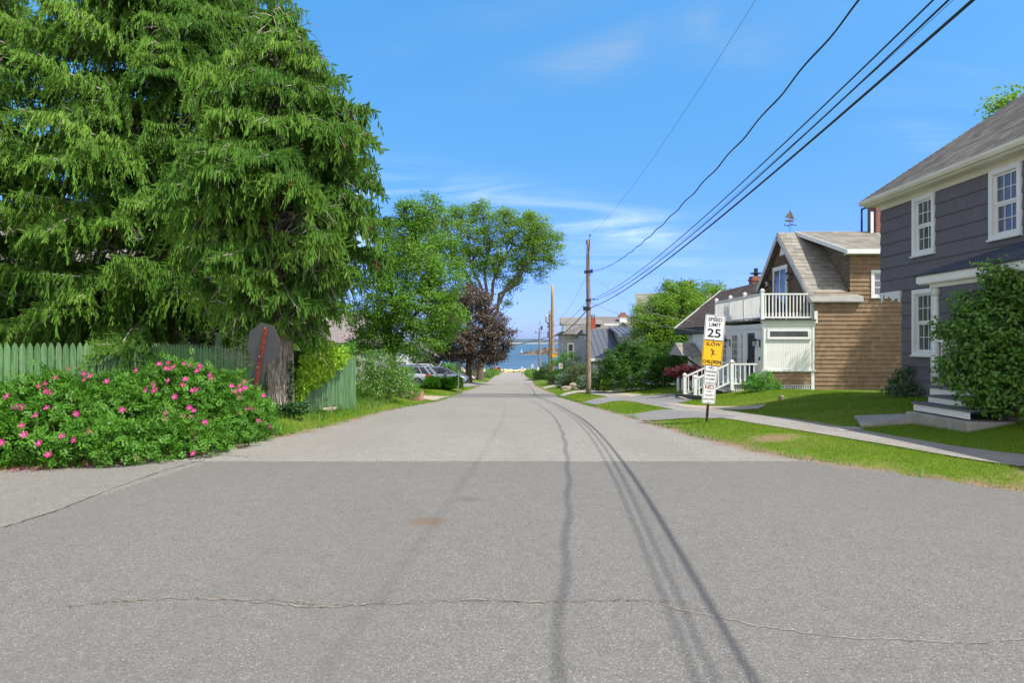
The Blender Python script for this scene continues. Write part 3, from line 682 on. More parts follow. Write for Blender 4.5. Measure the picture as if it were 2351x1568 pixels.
def join_meshes(name, mes, m, parent):
    mb = MB()
    for me in mes: mb.add([v.co for v in me.vertices], [tuple(p_.vertices) for p_ in me.polygons])
    return mb.build(name, m, parent)

# ------------------------------------------------------------------ left: green fence, rugosa roses, stop sign back
FP0, FP1, FPB, FP2, FP3 = Vector((-16.6, 14.7, 0)), Vector((-10.1, 19.1, 0)), Vector((-5.52, 15.2, 0)), Vector((-5.10, 15.75, 0)), Vector((-4.62, 20.1, 0))
fence = thing('picket_fence', 'green painted picket fence with pointed boards, behind the flowering rose hedge', 'fence', (FP1.x, FP1.y, g(FP1.x, FP1.y)))
def picket_run(a, b, ztop0, ztop1, pitch=.156, wd=.142, tall=()):
    d = (b - a); L = d.length; d.normalize(); nrm = Vector((d.y, -d.x, 0)); 
    if nrm.y > 0: nrm = -nrm
    mb = MB(); n = int(L / pitch)
    for i in range(n):
        q = a + d * (i * pitch + .01); f_ = i / n; zt = ztop0 + (ztop1 - ztop0) * f_ + random.uniform(-.012, .012); zb = g(q.x, q.y) + .03
        mb.m = random.choice((0, 0, 1, 2)); w2 = wd * random.uniform(.96, 1.0); lean = random.uniform(-.009, .009); o = nrm * random.uniform(.0, .006)
        pr = [(0, zb), (w2, zb), (w2, zt - .20), (w2 * .93, zt - .12), (w2 * .72, zt - .04), (w2 * .5, zt), (w2 * .28, zt - .04), (w2 * .07, zt - .12), (0, zt - .20)]
        mb.prism([q + d * (x + lean * (z - zb)) + Vector((0, 0, z)) + o for x, z in pr], nrm * .02)
    mb.build('picket_panel', GREENS, fence)
    rl = MB()
    for k in (.35, 1.35): rl.beam(a - nrm * .03 + Vector((0, 0, ztop0 - 1.75 + k)), b - nrm * .03 + Vector((0, 0, ztop1 - 1.75 + k)), .04, .09)
    rl.build('rail', GREENF, fence)
    for s_ in np.arange(0, L, 2.4):
        q = a + d * float(s_) - nrm * .10; pb = MB(); zt = ztop0 + (ztop1 - ztop0) * s_ / L - .12
        pb.box(q.x - .05, q.y - .05, g(q.x, q.y) - .1, q.x + .05, q.y + .05, zt); pb.build('post', GREENF, fence)
picket_run(FP0, FP1, 1.60, 1.59); picket_run(FP1, FPB, 1.585, 1.48)
q = Vector(at(502, 766, 17.6)); pb = MB(); pb.box(q.x - .06, q.y - .06, g(q.x, q.y) - .1, q.x + .06, q.y + .06, q.z); pb.box(q.x - .08, q.y - .08, q.z, q.x + .08, q.y + .08, q.z + .03); pb.build('post', GREENF, fence)
bf = thing('board_fence', 'green vertical board fence along the street with lime green vine over its left half', 'fence', (FP2.x, FP2.y, g(FP2.x, FP2.y)))
d = FP3 - FP2; L = d.length; d.normalize(); nr = Vector((d.y, -d.x, 0)); mb = MB()
for i in range(int(L / .118)):
    s_ = i * .118; q = FP2 + d * s_; f_ = s_ / L; zt = 1.42 - .30 * f_ + random.uniform(-.006, .006) - (.05 if f_ > .93 else 0); zb = g(q.x, q.y) + (.12 if .42 < f_ < .60 else .02)
    o = nr * random.uniform(0, .006); mb.m = random.choice((0, 0, 0, 1, 2))
    mb.prism([q + d * x + Vector((0, 0, z)) + o for x, z in ((0.002, zb), (.115, zb), (.115, zt - .02), (.095, zt), (.02, zt), (.002, zt - .02))], nr * .02)
mb.build('board_panel', GREENS, bf)
rl = MB()
for k in (.3, 1.2): rl.beam(FP2 - nr * .03 + Vector((0, 0, g(FP2.x, FP2.y) + k)), FP3 - nr * .03 + Vector((0, 0, g(FP3.x, FP3.y) + k)), .04, .09)
rl.build('rail', GREENF, bf)
for f_ in (0, .5, .985):
    q = FP2.lerp(FP3, f_) - nr * .09; pb = MB(); pb.box(q.x - .045, q.y - .045, g(q.x, q.y) - .1, q.x + .045, q.y + .045, 1.36 - .30 * f_); pb.build('post', GREENF, bf)
# stones in the gap under the boards
STONE = paint('fieldstone', (.33, .27, .22), .9, .3, 6.0, .2, bump=.6)
def rock(name, label, c, s, m=STONE, group=None, seed=0, sub=2, cat='stone'):
    bm = bmesh.new(); bmesh.ops.create_icosphere(bm, subdivisions=sub, radius=1); rr = random.Random(seed)
    ph = [rr.uniform(0, 6) for _ in range(6)]
    for v in bm.verts:
        k = 1 + .16 * math.sin(v.co.x * 3 + ph[0]) + .13 * math.sin(v.co.y * 4 + ph[1]) + .12 * math.sin(v.co.z * 5 + ph[2]) + rr.uniform(-.05, .05)
        v.co = Vector((v.co.x * s[0] * k, v.co.y * s[1] * k, max(v.co.z, -.6) * s[2] * k))
    me = bpy.data.meshes.new(name); bm.to_mesh(me); bm.free(); o = bpy.data.objects.new(name, me); col.objects.link(o); me.materials.append(m); o.location = c
    return tag(o, label, cat, group)
for i, f_ in enumerate((.44, .50, .56)):
    q = FP2.lerp(FP3, f_) + nr * .05; rock('stone', '' + ('nearest', 'middle', 'farthest')[i] + ' of the three small fieldstones under the green board fence', (q.x, q.y, g(q.x, q.y) + .05), (.11, .16, .07), seed=i, group='stones under the board fence')
q = gnd(630 - 8, 1008); q = gnd(627, 1022)
rx_, ry2 = gnd(624, 1015); rock('stone', 'flat pale rock on bare soil at the road edge under the rose hedge', (gnd(622, 1011)[0] - .6, gnd(622, 1011)[1] - .2, g(*gnd(615, 1013)) + .0), (.16, .10, .045), seed=5)

# rose hedge
HB = []
for u, y, zt in [(-120, 9.5, 1.15), (-60, 9.6, 1.15), (0, 9.6, 1.1), (60, 9.7, 1.13), (130, 9.9, 1.19), (195, 10.1, 1.23), (262, 10.4, 1.12), (318, 10.6, 1.15), (375, 10.9, 1.33), (432, 11.2, 1.28), (492, 11.5, 1.16), (532, 11.8, .86), (560, 12.0, .66)]:
    zt -= .09 if u < 330 else .04; x = (u - CX) / F * y; gz = g(x, y); sc8 = .72 if u > 520 else 1; HB.append((x, y, zt - .52 * sc8, .58 * sc8, .60 * sc8, .54 * sc8)); 
    HB.append((x + .08, y - .45, gz + .38 * sc8, .50 * sc8, .48, .42 * sc8)); HB.append((x, y + .6, zt - .62 * sc8, .5 * sc8, .5, .5 * sc8)); HB.append((x - .1, y - .78, gz + .22, .46 * sc8, .36 * sc8, .30 * sc8))
HB += [((u - CX) / F * y, y, g((u - CX) / F * y, y) + .24, .46, .38, .30) for u, y in ((-40, 8.95), (40, 8.95), (110, 9.0), (180, 9.05), (250, 9.15), (320, 9.4), (390, 9.85), (455, 10.2), (520, 10.9))]
HB += [(*at(440, 1012, 9.75)[:2], g(*at(440, 1012, 9.75)[:2]) + .18, .32, .25, .2), (*at(590, 965, 11.8)[:2], g(*at(590, 965, 11.8)[:2]) + .2, .26, .3, .25), (*at(300, 1010, 9.3)[:2], g(*at(300, 1010, 9.3)[:2]) + .16, .3, .25, .2)]
hedge = thing('rose_hedge', 'long beach rose hedge with magenta flowers in front of the green picket fence', 'hedge', (-5.6, 10.6, g(-5.6, 10.6)))
def rose_foliage():
    C, D, k = blob_points(HB, 8600, .78); hol = np.sin(C[:, 0] * 5.1 + 1) * np.sin(C[:, 1] * 4.3) * np.sin(C[:, 2] * 6.0 + 2) + .5 * np.sin(C[:, 0] * 11) * np.sin(C[:, 2] * 12 + C[:, 1] * 9); m_ = (C[:, 2] > G(C[:, 0], C[:, 1]) + .04) & (hol > rng.uniform(-.50, .10, len(C)) - .06); C, D = C[m_] + D[m_] * (.09 * np.clip(hol[m_], -.5, 1.0))[:, None], D[m_]
    Ps = []; Ns = []; Ts = []; Tn = []
    n = len(C); per = 4
    C = np.repeat(C, per, 0) + rng.normal(size=(n * per, 3)) * .055; D = np.repeat(D, per, 0); ct = np.repeat(rng.random(n), per)
    ax = unit(D * .5 + rdir(len(C)) * .9 + np.array([0, 0, .15])); nn = unit(D * .6 + np.array([0, 0, .75]) + rdir(len(C)) * .5)
    nn = unit(nn - (nn * ax).sum(-1, keepdims=True) * ax); bb = np.cross(nn, ax)
    for j, (s_, side) in enumerate([(1.0, 0), (.62, 1), (.62, -1), (.30, 1), (.30, -1), (0, 1), (0, -1)]):      # a rose leaf: seven leaflets
        cc = C + ax * (.095 * s_) + bb * side * .024; tt = unit(ax + bb * side * 1.15) if side else ax
        Ps.append(cc); Ns.append(unit(nn + rdir(len(cc)) * .22)); Ts.append(tt); Tn.append(np.clip(ct * .5 + rng.random(len(cc)) * .5, 0, 1))
    P_, Nn, T_, tn = map(np.concatenate, (Ps, Ns, Ts, Tn))
    V, Q = leaves6(P_, Nn, T_, .046 * rng.uniform(.8, 1.2, len(P_)), .027, .12)
    np_mesh('foliage', V, Q, LEAF_ROSE, hedge, np.repeat(tn, 6))
rose_foliage()
mb = MB()
for i in range(110):
    b_ = random.choice(HB); x, y = b_[0] + random.uniform(-.3, .3), b_[1] + random.uniform(.0, .5); z = g(x, y)
    limb(mb, (x, y, z - .03), (x + random.uniform(-.25, .25), y + random.uniform(-.25, .15), min(z + random.uniform(.5, 1.0), b_[2] + .3)), .009, .004, 0, 4, .05, 4)
mb.build('stems', bark_mat('rose_stem', (.16, .10, .06)), hedge)
PETAL = [leaf_mat('rose_petal', (.50, .018, .20), (.66, .06, .36), None, .3, .2), leaf_mat('deep_rose_petal', (.40, .02, .12), (.55, .05, .22), None, .3, .2)]
STAM = paint('stamens', (.75, .55, .10), .8)
def flower_meshes(s_, m, seed):
    rr = np.random.default_rng(seed); mb = MB(); mb2 = MB()
    for i in range(6):
        a = i * 2 * math.pi / 5.6 + rr.uniform(-.15, .15); c_, s2 = math.cos(a), math.sin(a); pc, ps = -s2, c_; cup = rr.uniform(.15, .6); wd = .62
        def pt(r_, w_, z): return (s_ * (c_ * r_ + pc * w_), s_ * (s2 * r_ + ps * w_), s_ * z)
        mb.quad(pt(.08, 0, 0), pt(.55, wd * .5, cup * .45), pt(1.0, wd * .38, cup), pt(.93, 0, cup * .8 + .05), pt(1.0, -wd * .38, cup), pt(.55, -wd * .5, cup * .45))
    for i in range(7):
        a = i * .9; mb2.box(s_ * (.12 * math.cos(a) - .04), s_ * (.12 * math.sin(a) - .04), .0, s_ * (.12 * math.cos(a) + .04), s_ * (.12 * math.sin(a) + .04), s_ * .17)
    me = bpy.data.meshes.new('flower'); me.from_pydata(mb.v, [], mb.f); me.materials.append(m)
    at_ = me.attributes.new('tint', 'FLOAT', 'POINT'); at_.data.foreach_set('value', rr.random(len(mb.v)).astype(np.float32))
    m2 = bpy.data.meshes.new('stamens'); m2.from_pydata(mb2.v, [], mb2.f); m2.materials.append(STAM); return me, m2
FM = [flower_meshes(.046, PETAL[0], 1), flower_meshes(.044, PETAL[0], 2), flower_meshes(.038, PETAL[1], 3)]
FL_PX = [(55, 683), (128, 762), (168, 767), (168, 905), (185, 976), (300, 1043), (15, 1035), (370, 1130), (475, 990), (567, 1016), (272, 832), (356, 773), (353, 640), (379, 657), (296, 606), (348, 585), (357, 511), (528, 473), (418, 540), (645, 557), (647, 507), (586, 815), (690, 950), (818, 570), (1046, 481), (1112, 632), (1180, 592), (1175, 640), (1196, 628), (1288, 562), (1219, 437), (1292, 423), (1270, 470), (1293, 474), (1407, 436), (1416, 552), (1395, 594), (1473, 640), (1505, 628), (1508, 488), (1525, 455), (1465, 447), (1447, 766), (1484, 795), (1397, 833), (1461, 843), (1275, 805), (1272, 853), (1567, 881), (1610, 517), (1620, 551), (1772, 605), (1838, 600), (1838, 630), (1878, 620), (1797, 648), (1833, 685), (1826, 812), (1882, 778), (1915, 780), (2018, 680), (1868, 573), (935, 785), (1045, 1147), (1478, 1122), (1360, 1160), (25, 1268), (2065, 912), (1975, 872), (1332, 457), (690, 530), (1335, 686)]
cp_ = Vector((0, 0, H)); kf = 0
for (cx_, cy_) in FL_PX:
    u, v = cx_ / 2.611 * .7838, (900 + cy_ / 2.611) * .7838; dr_ = Vector(((u - CX) / F, 1, (CY - v) / F)); best = None
    for b_ in HB:
        rx3 = Vector((b_[3], b_[4], b_[5])) * 1.03; oc = Vector(((cp_.x - b_[0]) / rx3.x, (cp_.y - b_[1]) / rx3.y, (cp_.z - b_[2]) / rx3.z)); dd_ = Vector((dr_.x / rx3.x, dr_.y / rx3.y, dr_.z / rx3.z))
        A_, B_, C_ = dd_.dot(dd_), 2 * oc.dot(dd_), oc.dot(oc) - 1; ds = B_ * B_ - 4 * A_ * C_
        if ds > 0:
            tt = (-B_ - math.sqrt(ds)) / (2 * A_)
            if best is None or tt < best: best = tt
    if best is None: best = 10.2 if u < 600 else 12
    q = cp_ + dr_ * (best - .05)
    if q.z < g(q.x, q.y) + .03: q.z = g(q.x, q.y) + .05
    fm = FM[random.choice((0, 0, 1, 1, 2))]
    fo = bpy.data.objects.new('flower', fm[0]); col.objects.link(fo); fo.parent = hedge; fo.location = q - hedge.location
    fo.rotation_euler = Vector((random.uniform(-.5, .5), -1, random.uniform(.2, 1.3))).to_track_quat('Z', 'Y').to_euler()
    sm = bpy.data.objects.new('stamens', fm[1]); col.objects.link(sm); sm.parent = fo
for i in range(26):
    b_ = random.choice(HB[:-12]); v = Vector((random.gauss(0, .6), -1, random.uniform(.1, 1.0))).normalized(); q = Vector((b_[0] + v.x * b_[3] * 1.02, b_[1] + v.y * b_[4] * 1.02, b_[2] + v.z * b_[5] * 1.02))
    if q.z < g(q.x, q.y) + .1: continue
    fo = bpy.data.objects.new('flower', FM[2][0]); col.objects.link(fo); fo.parent = hedge; fo.location = q - hedge.location; k9 = random.uniform(.4, .75); fo.scale = (k9 * .7, k9 * .7, k9 * 1.5); fo.rotation_euler = (random.uniform(.2, 1.2), random.uniform(-.5, .5), 0)
# fallen petals along the road edge
mb = MB()
for i in range(170):
    u = random.choice((random.uniform(0, 300), random.uniform(0, 640))); v = np.interp(u, [0, 230, 330, 440, 600, 640], [1085, 1072, 1058, 1045, 1010, 1003]) + random.gauss(0, 3.2)
    x, y = gnd(u, v); z = g(x, y) + .03; a = random.uniform(0, 6); s_ = random.uniform(.012, .026)
    mb.quad((x + s_ * math.cos(a), y + s_ * math.sin(a), z), (x - s_ * .6 * math.sin(a), y + s_ * .6 * math.cos(a), z + .006), (x - s_ * math.cos(a), y - s_ * math.sin(a), z), (x + s_ * .6 * math.sin(a), y - s_ * .6 * math.cos(a), z + .004))
tag(mb.build('fallen_petals', PETAL[0]), 'magenta rose petals scattered along the road edge below the hedge', 'petals', kind='stuff')

# ---- vine on the board fence, creepers round the spruce trunk
vt = thing('climbing_vine', 'lime green vine draped over the left half of the green board fence', 'vine', (FP2.x, FP2.y, g(FP2.x, FP2.y)))
VB = []
poly = np.array([(672, 800), (690, 787), (715, 784), (742, 800), (775, 803), (781, 824), (768, 842), (742, 862), (722, 880), (700, 897), (682, 905), (678, 925), (670, 930), (664, 890), (664, 830)], float)
for i in range(900):
    u, v = random.uniform(660, 785), random.uniform(782, 932)
    if not inpoly(np.array([(u, v)]), poly)[0]: continue
    k = (u - CX) / F; a = FP2; t_ = (k * a.y - a.x) / (d.x - k * d.y); q = a + d * t_; zz_ = H + (CY - v) / F * q.y; bul = .05 + .20 * max(0, min(1, (925 - v) / 100)) * (1 if u < 742 else .7) + random.uniform(0, .08)
    if 742 < u < 752: bul *= .3
    q2 = q + nr * bul; VB.append((q2.x, q2.y, zz_, .09, .09, .08))
crown('leaves', LEAF_VINE, vt, VB, 4200, 3, .05, .062, W=.052, up=.1, shell=.2, droop=1.2, out_dir=.2)
mb = MB()
for i in range(14):
    b_ = random.choice(VB); limb(mb, (FP2.x + d.x * .25 + nr.x * .03, FP2.y + d.y * .25, g(FP2.x, FP2.y) + .1), (b_[0] - nr.x * .12, b_[1], b_[2]), .006, .003, .04, 5, .03, 4)
mb.build('stems', BARK, vt)
S2 = Vector((-5.24, 15.35, g(-5.24, 15.35)))
iv = thing('ivy', 'ivy and bare creeper stems clinging to the spruce trunk beside the stop sign', 'ivy', S2)
mb = MB()
for i in range(170):
    a0 = random.uniform(-2.9, .5); a1 = a0 + random.uniform(-.5, .5); pts = []
    z1_ = random.uniform(1.0, 2.2)
    for k in range(8):
        f_ = k / 7; a = a0 + (a1 - a0) * f_ + random.uniform(-.08, .08); r_ = (.305 - .03 * f_) + random.uniform(-.01, .025); pts.append((S2.x + r_ * math.cos(a), S2.y + r_ * math.sin(a), S2.z + z1_ * f_ - .03))
    mb.tube(pts, random.uniform(.003, .010), 4)
for i in range(30):   # loose bare twigs reaching left along the fence top
    p0 = (S2.x - .2, S2.y - .25, S2.z + random.uniform(1.0, 1.8)); p1 = (S2.x - random.uniform(.5, 1.5), S2.y - random.uniform(.4, .9), S2.z + random.uniform(1.0, 1.9)); limb(mb, p0, p1, .006, .002, random.uniform(-.25, .1), 6, .06, 3)
mb.build('bare_stems', TWIG, iv)
IB = [(S2.x - .05 + random.uniform(-.6, .75), S2.y - .35 + random.uniform(-.15, .15), S2.z + .08 + abs(random.gauss(0, .09)), .13, .12, .10) for _ in range(26)]
IB += [(S2.x - .26 + .06 * math.sin(z * 3), S2.y - .22, S2.z + z, .06, .06, .09) for z in np.arange(.1, 1.35, .13)] + [(S2.x + .30, S2.y - .15, S2.z + z, .07, .08, .12) for z in np.arange(.1, 1.2, .2)]
crown('leaves', leaf_mat('ivy_leaf', (.02, .06, .015), (.07, .17, .04), (.20, .24, .10), .2, .4), iv, IB, 900, 3, .04, .055, W=.048, up=.2, shell=.3)

# ---- signs
def rounded(w_, h_, r_, n=4):
    pts = []
    for cx2, cz, a0 in ((w_ / 2 - r_, h_ / 2 - r_, 0), (-w_ / 2 + r_, h_ / 2 - r_, 90), (-w_ / 2 + r_, -h_ / 2 + r_, 180), (w_ / 2 - r_, -h_ / 2 + r_, 270)):
        pts += [(cx2 + r_ * math.cos(R(a0 + 90 * k / n)), cz + r_ * math.sin(R(a0 + 90 * k / n))) for k in range(n + 1)]
    return pts
def plate(mb, pts, y0, y1, cx2=0, cz=0): mb.prism([(x + cx2, y0, z + cz) for x, z in pts], (0, y1 - y0, 0))
def ring(mb, outer, inner, y, cx2=0, cz=0):
    n = len(outer)
    for i in range(n):
        j = (i + 1) % n; mb.quad(*[(q_[0] + cx2, y, q_[1] + cz) for q_ in (outer[i], outer[j], inner[j], inner[i])])
def uchannel(mb, z0, z1, w_=.055, y=.0):
    mb.prism([(-w_ / 2, y, z0), (-w_ * .25, y, z0), (-w_ * .2, y + .03, z0), (w_ * .2, y + .03, z0), (w_ * .25, y, z0), (w_ / 2, y, z0), (w_ / 2, y + .004, z0), (w_ * .28, y + .004, z0), (w_ * .22, y + .034, z0), (-w_ * .22, y + .034, z0), (-w_ * .28, y + .004, z0), (-w_ / 2, y + .004, z0)], (0, 0, z1 - z0))
bx, by = gnd(570, 984)
ang = math.atan2(624 - 570, 984 - 752)
st = thing('stop_sign', 'octagonal road sign seen from behind, leaning on a rusty red post in the rose hedge', 'road sign', (bx, by, g(bx, by)), rot=(0, ang, R(-24)))
Lp = math.hypot(54, 232) * by / F
mb = MB(); mb.box(-.032, -.03, -.2, .032, 0.0, Lp); mb.box(-.012, -.042, -.2, .012, -.03, Lp); ps = mb.build('post', RUST, st)
oc = [(.372 / math.cos(R(22.5)) * math.cos(R(22.5 + 45 * k)), .372 / math.cos(R(22.5)) * math.sin(R(22.5 + 45 * k))) for k in range(8)]
GREYB = paint('dull_aluminium_back', (.085, .085, .09), .55, .10, 1.5, .4, .2, obj=True); SRED = paint('sign_red', (.5, .02, .03), .4)
zc = math.hypot(48, 194) * by / F
mb = MB(); plate(mb, oc, .0, .004, 0.0, zc); mb.m = 1; plate(mb, oc, .0045, .006, 0.0, zc); mb.build('sign_plate', [GREYB, SRED], st)
z2_ = math.hypot(26, 118) * by / F; mb = MB(); plate(mb, rounded(.31, .52, .03), .0, .004, 0, z2_); mb.build('lower_plate', GREYB, st)
bo = MB()
for z in (zc + .30, zc - .24, z2_ + .2, z2_ - .19): bo.box(-.010, -.050, z - .010, .010, -.042, z + .010)
bo.build('bolts', STEEL, st)

bx, by = gnd(1622, 969); ang = math.atan2(1643 - 1622, 969 - 728)
sp_ = thing('sign_post', 'leaning brown metal post carrying a stack of four traffic signs on the grass verge', 'road signs', (bx, by, g(bx, by)), rot=(0, ang, R(4)))
K = by / F
mb = MB(); uchannel(mb, -.15, math.hypot(21, 240) * K, .06, .012); mb.build('post', paint('brown_post', (.085, .055, .04), .7, .4, 9, obj=True), sp_)
SW = paint('sign_white', (.80, .80, .80), .4, .05, 3, obj=True); SY = paint('sign_yellow', (.92, .50, .012), .4, .05, 3, obj=True); SB = paint('sign_black', (.015, .014, .02), .45, .1)
SR = paint('sign_dark_red', (.34, .05, .04), .5, .15, 8)
def traffic_sign(name, z, w_, h_, bg_, texts, fg, label=None, xo=0.0, extra=None, fg1=None, rot=0.0):
    mb = MB(); mb.m = 0; out_ = rounded(w_, h_, .035); plate(mb, out_, .004, .008); mb.build
    o_ = mb.build(name, bg_, sp_); 
    if label: o_['label'] = label
    b_ = MB(); ring(b_, rounded(w_ - .022, h_ - .022, .03), rounded(w_ - .040, h_ - .040, .024), .0025); b_.build('border', fg, o_)
    mes = {}
    for tx, sz, zz_, bold, sx, f_ in texts: mes.setdefault(f_ or fg, []).append(text_mesh(tx, sz, fg, None, (0, .0022, zz_), bold=bold, sx=sx))
    for f_, ms in mes.items(): join_meshes('lettering', ms, f_, o_)
    if extra: extra(o_)
    bl = MB()
    for zb in (h_ / 2 - .035, -h_ / 2 + .035): bl.box(-.008, -.002, zb - .008, .008, .002, zb + .008)
    bl.build('bolts', DARK, o_)
    for c_ in [o_] + list(o_.children):
        c_.data.transform(Matrix.Translation((xo, 0, z)) @ Matrix.Rotation(rot, 4, 'Y'))
    return o_
def dz(u, v): return math.hypot(u - 1622, 969 - v) * K
traffic_sign('speed_limit_sign', dz(1642.5, 753), .435, .552, SW, [('SPEED', .112, .175, .002, 1.02, None), ('LIMIT', .108, .062, .002, 1.0, None), ('25', .25, -.120, .004, 1.25, None)], SB)
def runner(o_):
    mb = MB()
    def seg(pts): mb.prism([(x * .9, .0018, z * .9) for x, z in pts], (0, .001, 0))
    seg([(-.025 + .017 * math.cos(a), .088 + .02 * math.sin(a)) for a in np.linspace(0, 6.28, 11)[:-1]])
    seg([(-.02, .068), (.018, .065), (.028, .0), (.018, -.012), (-.012, -.010), (-.008, .03)])
    seg([(-.02, .066), (-.045, .045), (-.058, .03), (-.062, .036), (-.048, .056), (-.022, .075)]); seg([(-.058, .03), (-.066, .048), (-.060, .05), (-.052, .036)])
    seg([(.015, .066), (.045, .055), (.055, .035), (.048, .032), (.038, .046), (.014, .052)])
    seg([(.018, -.005), (.035, -.03), (.075, -.018), (.092, -.010), (.094, -.018), (.076, -.032), (.032, -.046), (.002, -.012)])
    seg([(-.012, -.008), (.014, -.012), (-.004, -.052), (-.020, -.098), (-.034, -.098), (-.022, -.05)])
    mb.build('symbol', SB, o_)
traffic_sign('slow_children_sign', dz(1636, 810.5), .435, .552, SY, [('SLOW', .110, .185, .002, 1.05, None), ('CHILDREN', .098, -.190, .003, .86, None)], SB, extra=runner)
traffic_sign('no_parking_sign', dz(1631.5, 859), .285, .395, SW, [('NO', .078, .130, .001, 1, None), ('PARKING', .060, .050, .001, .9, None), ('THIS SIDE', .054, -.032, .001, .86, None), ('OF STREET', .052, -.110, .001, .84, None)], paint('sign_brown_black', (.05, .03, .03), .5), rot=.015)
traffic_sign('dead_end_sign', dz(1628, 904), .285, .425, SW, [('NO', .115, .135, .003, 1.1, SR), ('THRU', .050, .045, .0, .95, None), ('TRAFFIC', .052, -.035, .0005, .98, None), ('DEAD END', .054, -.118, .0005, .86, None)], paint('sign_faded_brown', (.16, .09, .08), .5), rot=-.02)

# ------------------------------------------------------------------ the spruces
spruce('spruce with ivy-wrapped trunk beside the stop sign, its limbs hanging over the board fence', S2, 9.35, .25,
       [(0, .8), (1.8, .9), (2.4, 1.3), (3.0, 1.8), (4.0, 2.35), (5.9, 2.45), (7.0, 1.9), (8.0, 1.25), (8.9, .5), (10.2, .1)], 165, 1.0, 1.95, 1.25)
spruce('largest spruce, filling the upper left above the middle of the picket fence', (-11.2, 22.2, g(-11.2, 22.2)), 19, .36,
       [(0, 3.8), (3, 4.6), (8, 4.8), (10.5, 4.2), (12, 3.6), (14, 3.0), (17.5, 1.5), (19.5, .2)], 320, .70, 1.9)
spruce('spruce at the left edge of the picture behind the picket fence', (-18.2, 21.6, g(-18.2, 21.6)), 18, .34,
       [(0, 3.6), (3, 4.4), (8, 4.5), (11, 4.0), (14, 3.0), (17, 1.2), (18.5, .2)], 210, .68, 1.5)
spruce('spruce in the gap behind the other three, seen in pieces between their limbs', (-9.3, 24.8, g(-9.3, 24.8)), 17.0, .28,
       [(0, 2.8), (3, 3.4), (8, 3.5), (11, 2.9), (13.5, 2.0), (16, .9), (17, .1)], 150, .72, 1.6)
# a lower trunk of grey bark right beside the fence is the first spruce's own trunk

# ------------------------------------------------------------------ street trees on the left
def bl(u, v, y, r, k=1.0): x, yy, z = at(u, v, y); return (x, yy, z, r, r, r * k)
gy = g(-7.2, 40)
tree('birch_tree', 'bushy green birch standing between the spruces and the purple maple', (-7.0, 40, gy),
     [at(950, 520, 40), at(900, 640, 39), at(1000, 640, 39), at(870, 720, 40)], .24,
     [bl(955, 500, 40, 1.0), bl(925, 545, 40, 1.15), bl(985, 560, 40.5, 1.25), bl(900, 600, 39.5, 1.3), bl(960, 620, 39, 1.5), bl(1010, 650, 39.5, 1.25), bl(865, 650, 39.5, 1.2), bl(900, 700, 38.5, 1.5), bl(975, 715, 38.5, 1.5), bl(1030, 735, 39, 1.05), bl(845, 730, 39.5, 1.1), bl(880, 775, 39, 1.1), bl(945, 780, 38.5, 1.1), bl(995, 785, 38.6, .75), bl(840, 590, 40, .7), bl(990, 480, 40, .7), bl(930, 475, 40, .5), bl(830, 790, 40, .8)],
     1500, 34, .42, .15, LEAF_BIRCH, shell=.45, up=.35)
tree('maple_tree', 'tall light green maple with forked limbs leaning out over the far road', (-3.6, 76, g(-3.6, 76)),
     [at(1075, 560, 76), at(1120, 540, 76), at(1165, 560, 75), at(1215, 590, 74), at(1245, 560, 74), at(1030, 540, 77)], .38,
     [bl(1020, 520, 77, 2.0), bl(1060, 500, 77, 1.6), bl(1075, 545, 76, 2.2), bl(1110, 500, 76, 1.7), bl(1125, 560, 76, 1.9), bl(1160, 510, 75, 1.6), bl(1195, 530, 75, 1.9), bl(1230, 525, 74, 1.8), bl(1255, 565, 74, 1.8), bl(1225, 580, 74, 1.7), bl(1268, 600, 74, 1.2), bl(1240, 630, 74, .9), bl(1150, 600, 75, 1.5), bl(1190, 620, 75, 1.1), bl(1165, 660, 75, .8), bl(1060, 610, 76, 1.8), bl(1040, 580, 77, 1.6), bl(1162, 700, 75, .55), bl(1100, 620, 76, 1.1), bl(1010, 570, 77, 1.6), bl(1180, 560, 75, 1.3), bl(1075, 655, 76, 1.2), bl(1205, 600, 75, 1.3), bl(1225, 560, 74.5, 1.4), bl(1185, 650, 75, .8), bl(1140, 640, 75, 1.1), bl(1130, 610, 76, 1.3), bl(1090, 590, 76, 1.3), bl(1095, 480, 76, .8), bl(1215, 500, 75, .7), bl(1160, 490, 75, .7)],
     1800, 26, .58, .21, LEAF_MAPLE, twigs=.7, shell=.35, up=.4, lean=(.8, -.5))
mx = -3.95; my = 62
tree('purple_maple_tree', 'dark purple-leaved maple standing at the left road edge beyond the parked cars', (mx, my, g(mx, my)),
     [at(1070, 720, 62), at(1110, 740, 61), at(1045, 740, 62), at(1130, 790, 61)], .34,
     [bl(1060, 690, 62, 1.5), bl(1095, 700, 61, 1.6), bl(1040, 725, 62, 1.4), bl(1080, 745, 60.5, 1.7), bl(1125, 745, 61, 1.5), bl(1145, 775, 61, 1.2), bl(1110, 790, 60.5, 1.5), bl(1060, 790, 60.5, 1.5), bl(1035, 775, 62, 1.2), bl(1135, 808, 61, 1.0), bl(1085, 825, 61, 1.1), bl(1040, 822, 61, 1.1), bl(1005, 825, 62, 1.1), bl(1120, 825, 61.5, .8), bl(985, 835, 63, .9), bl(1165, 790, 61, .6), bl(1010, 740, 61, 1.3), bl(1015, 790, 61, 1.3), bl(1030, 700, 61, 1.3), bl(1150, 815, 61, .6)],
     1100, 30, .45, .20, LEAF_PURPLE, shell=.5, up=.3)
sh = [bl(838, 850, 25.5, .75), bl(870, 845, 25.5, .72), bl(845, 890, 25, .7), bl(885, 875, 25.5, .75), bl(905, 895, 25.7, .6), bl(868, 905, 24.8, .55), bl(835, 915, 24.8, .45), bl(915, 870, 26.5, .5)]
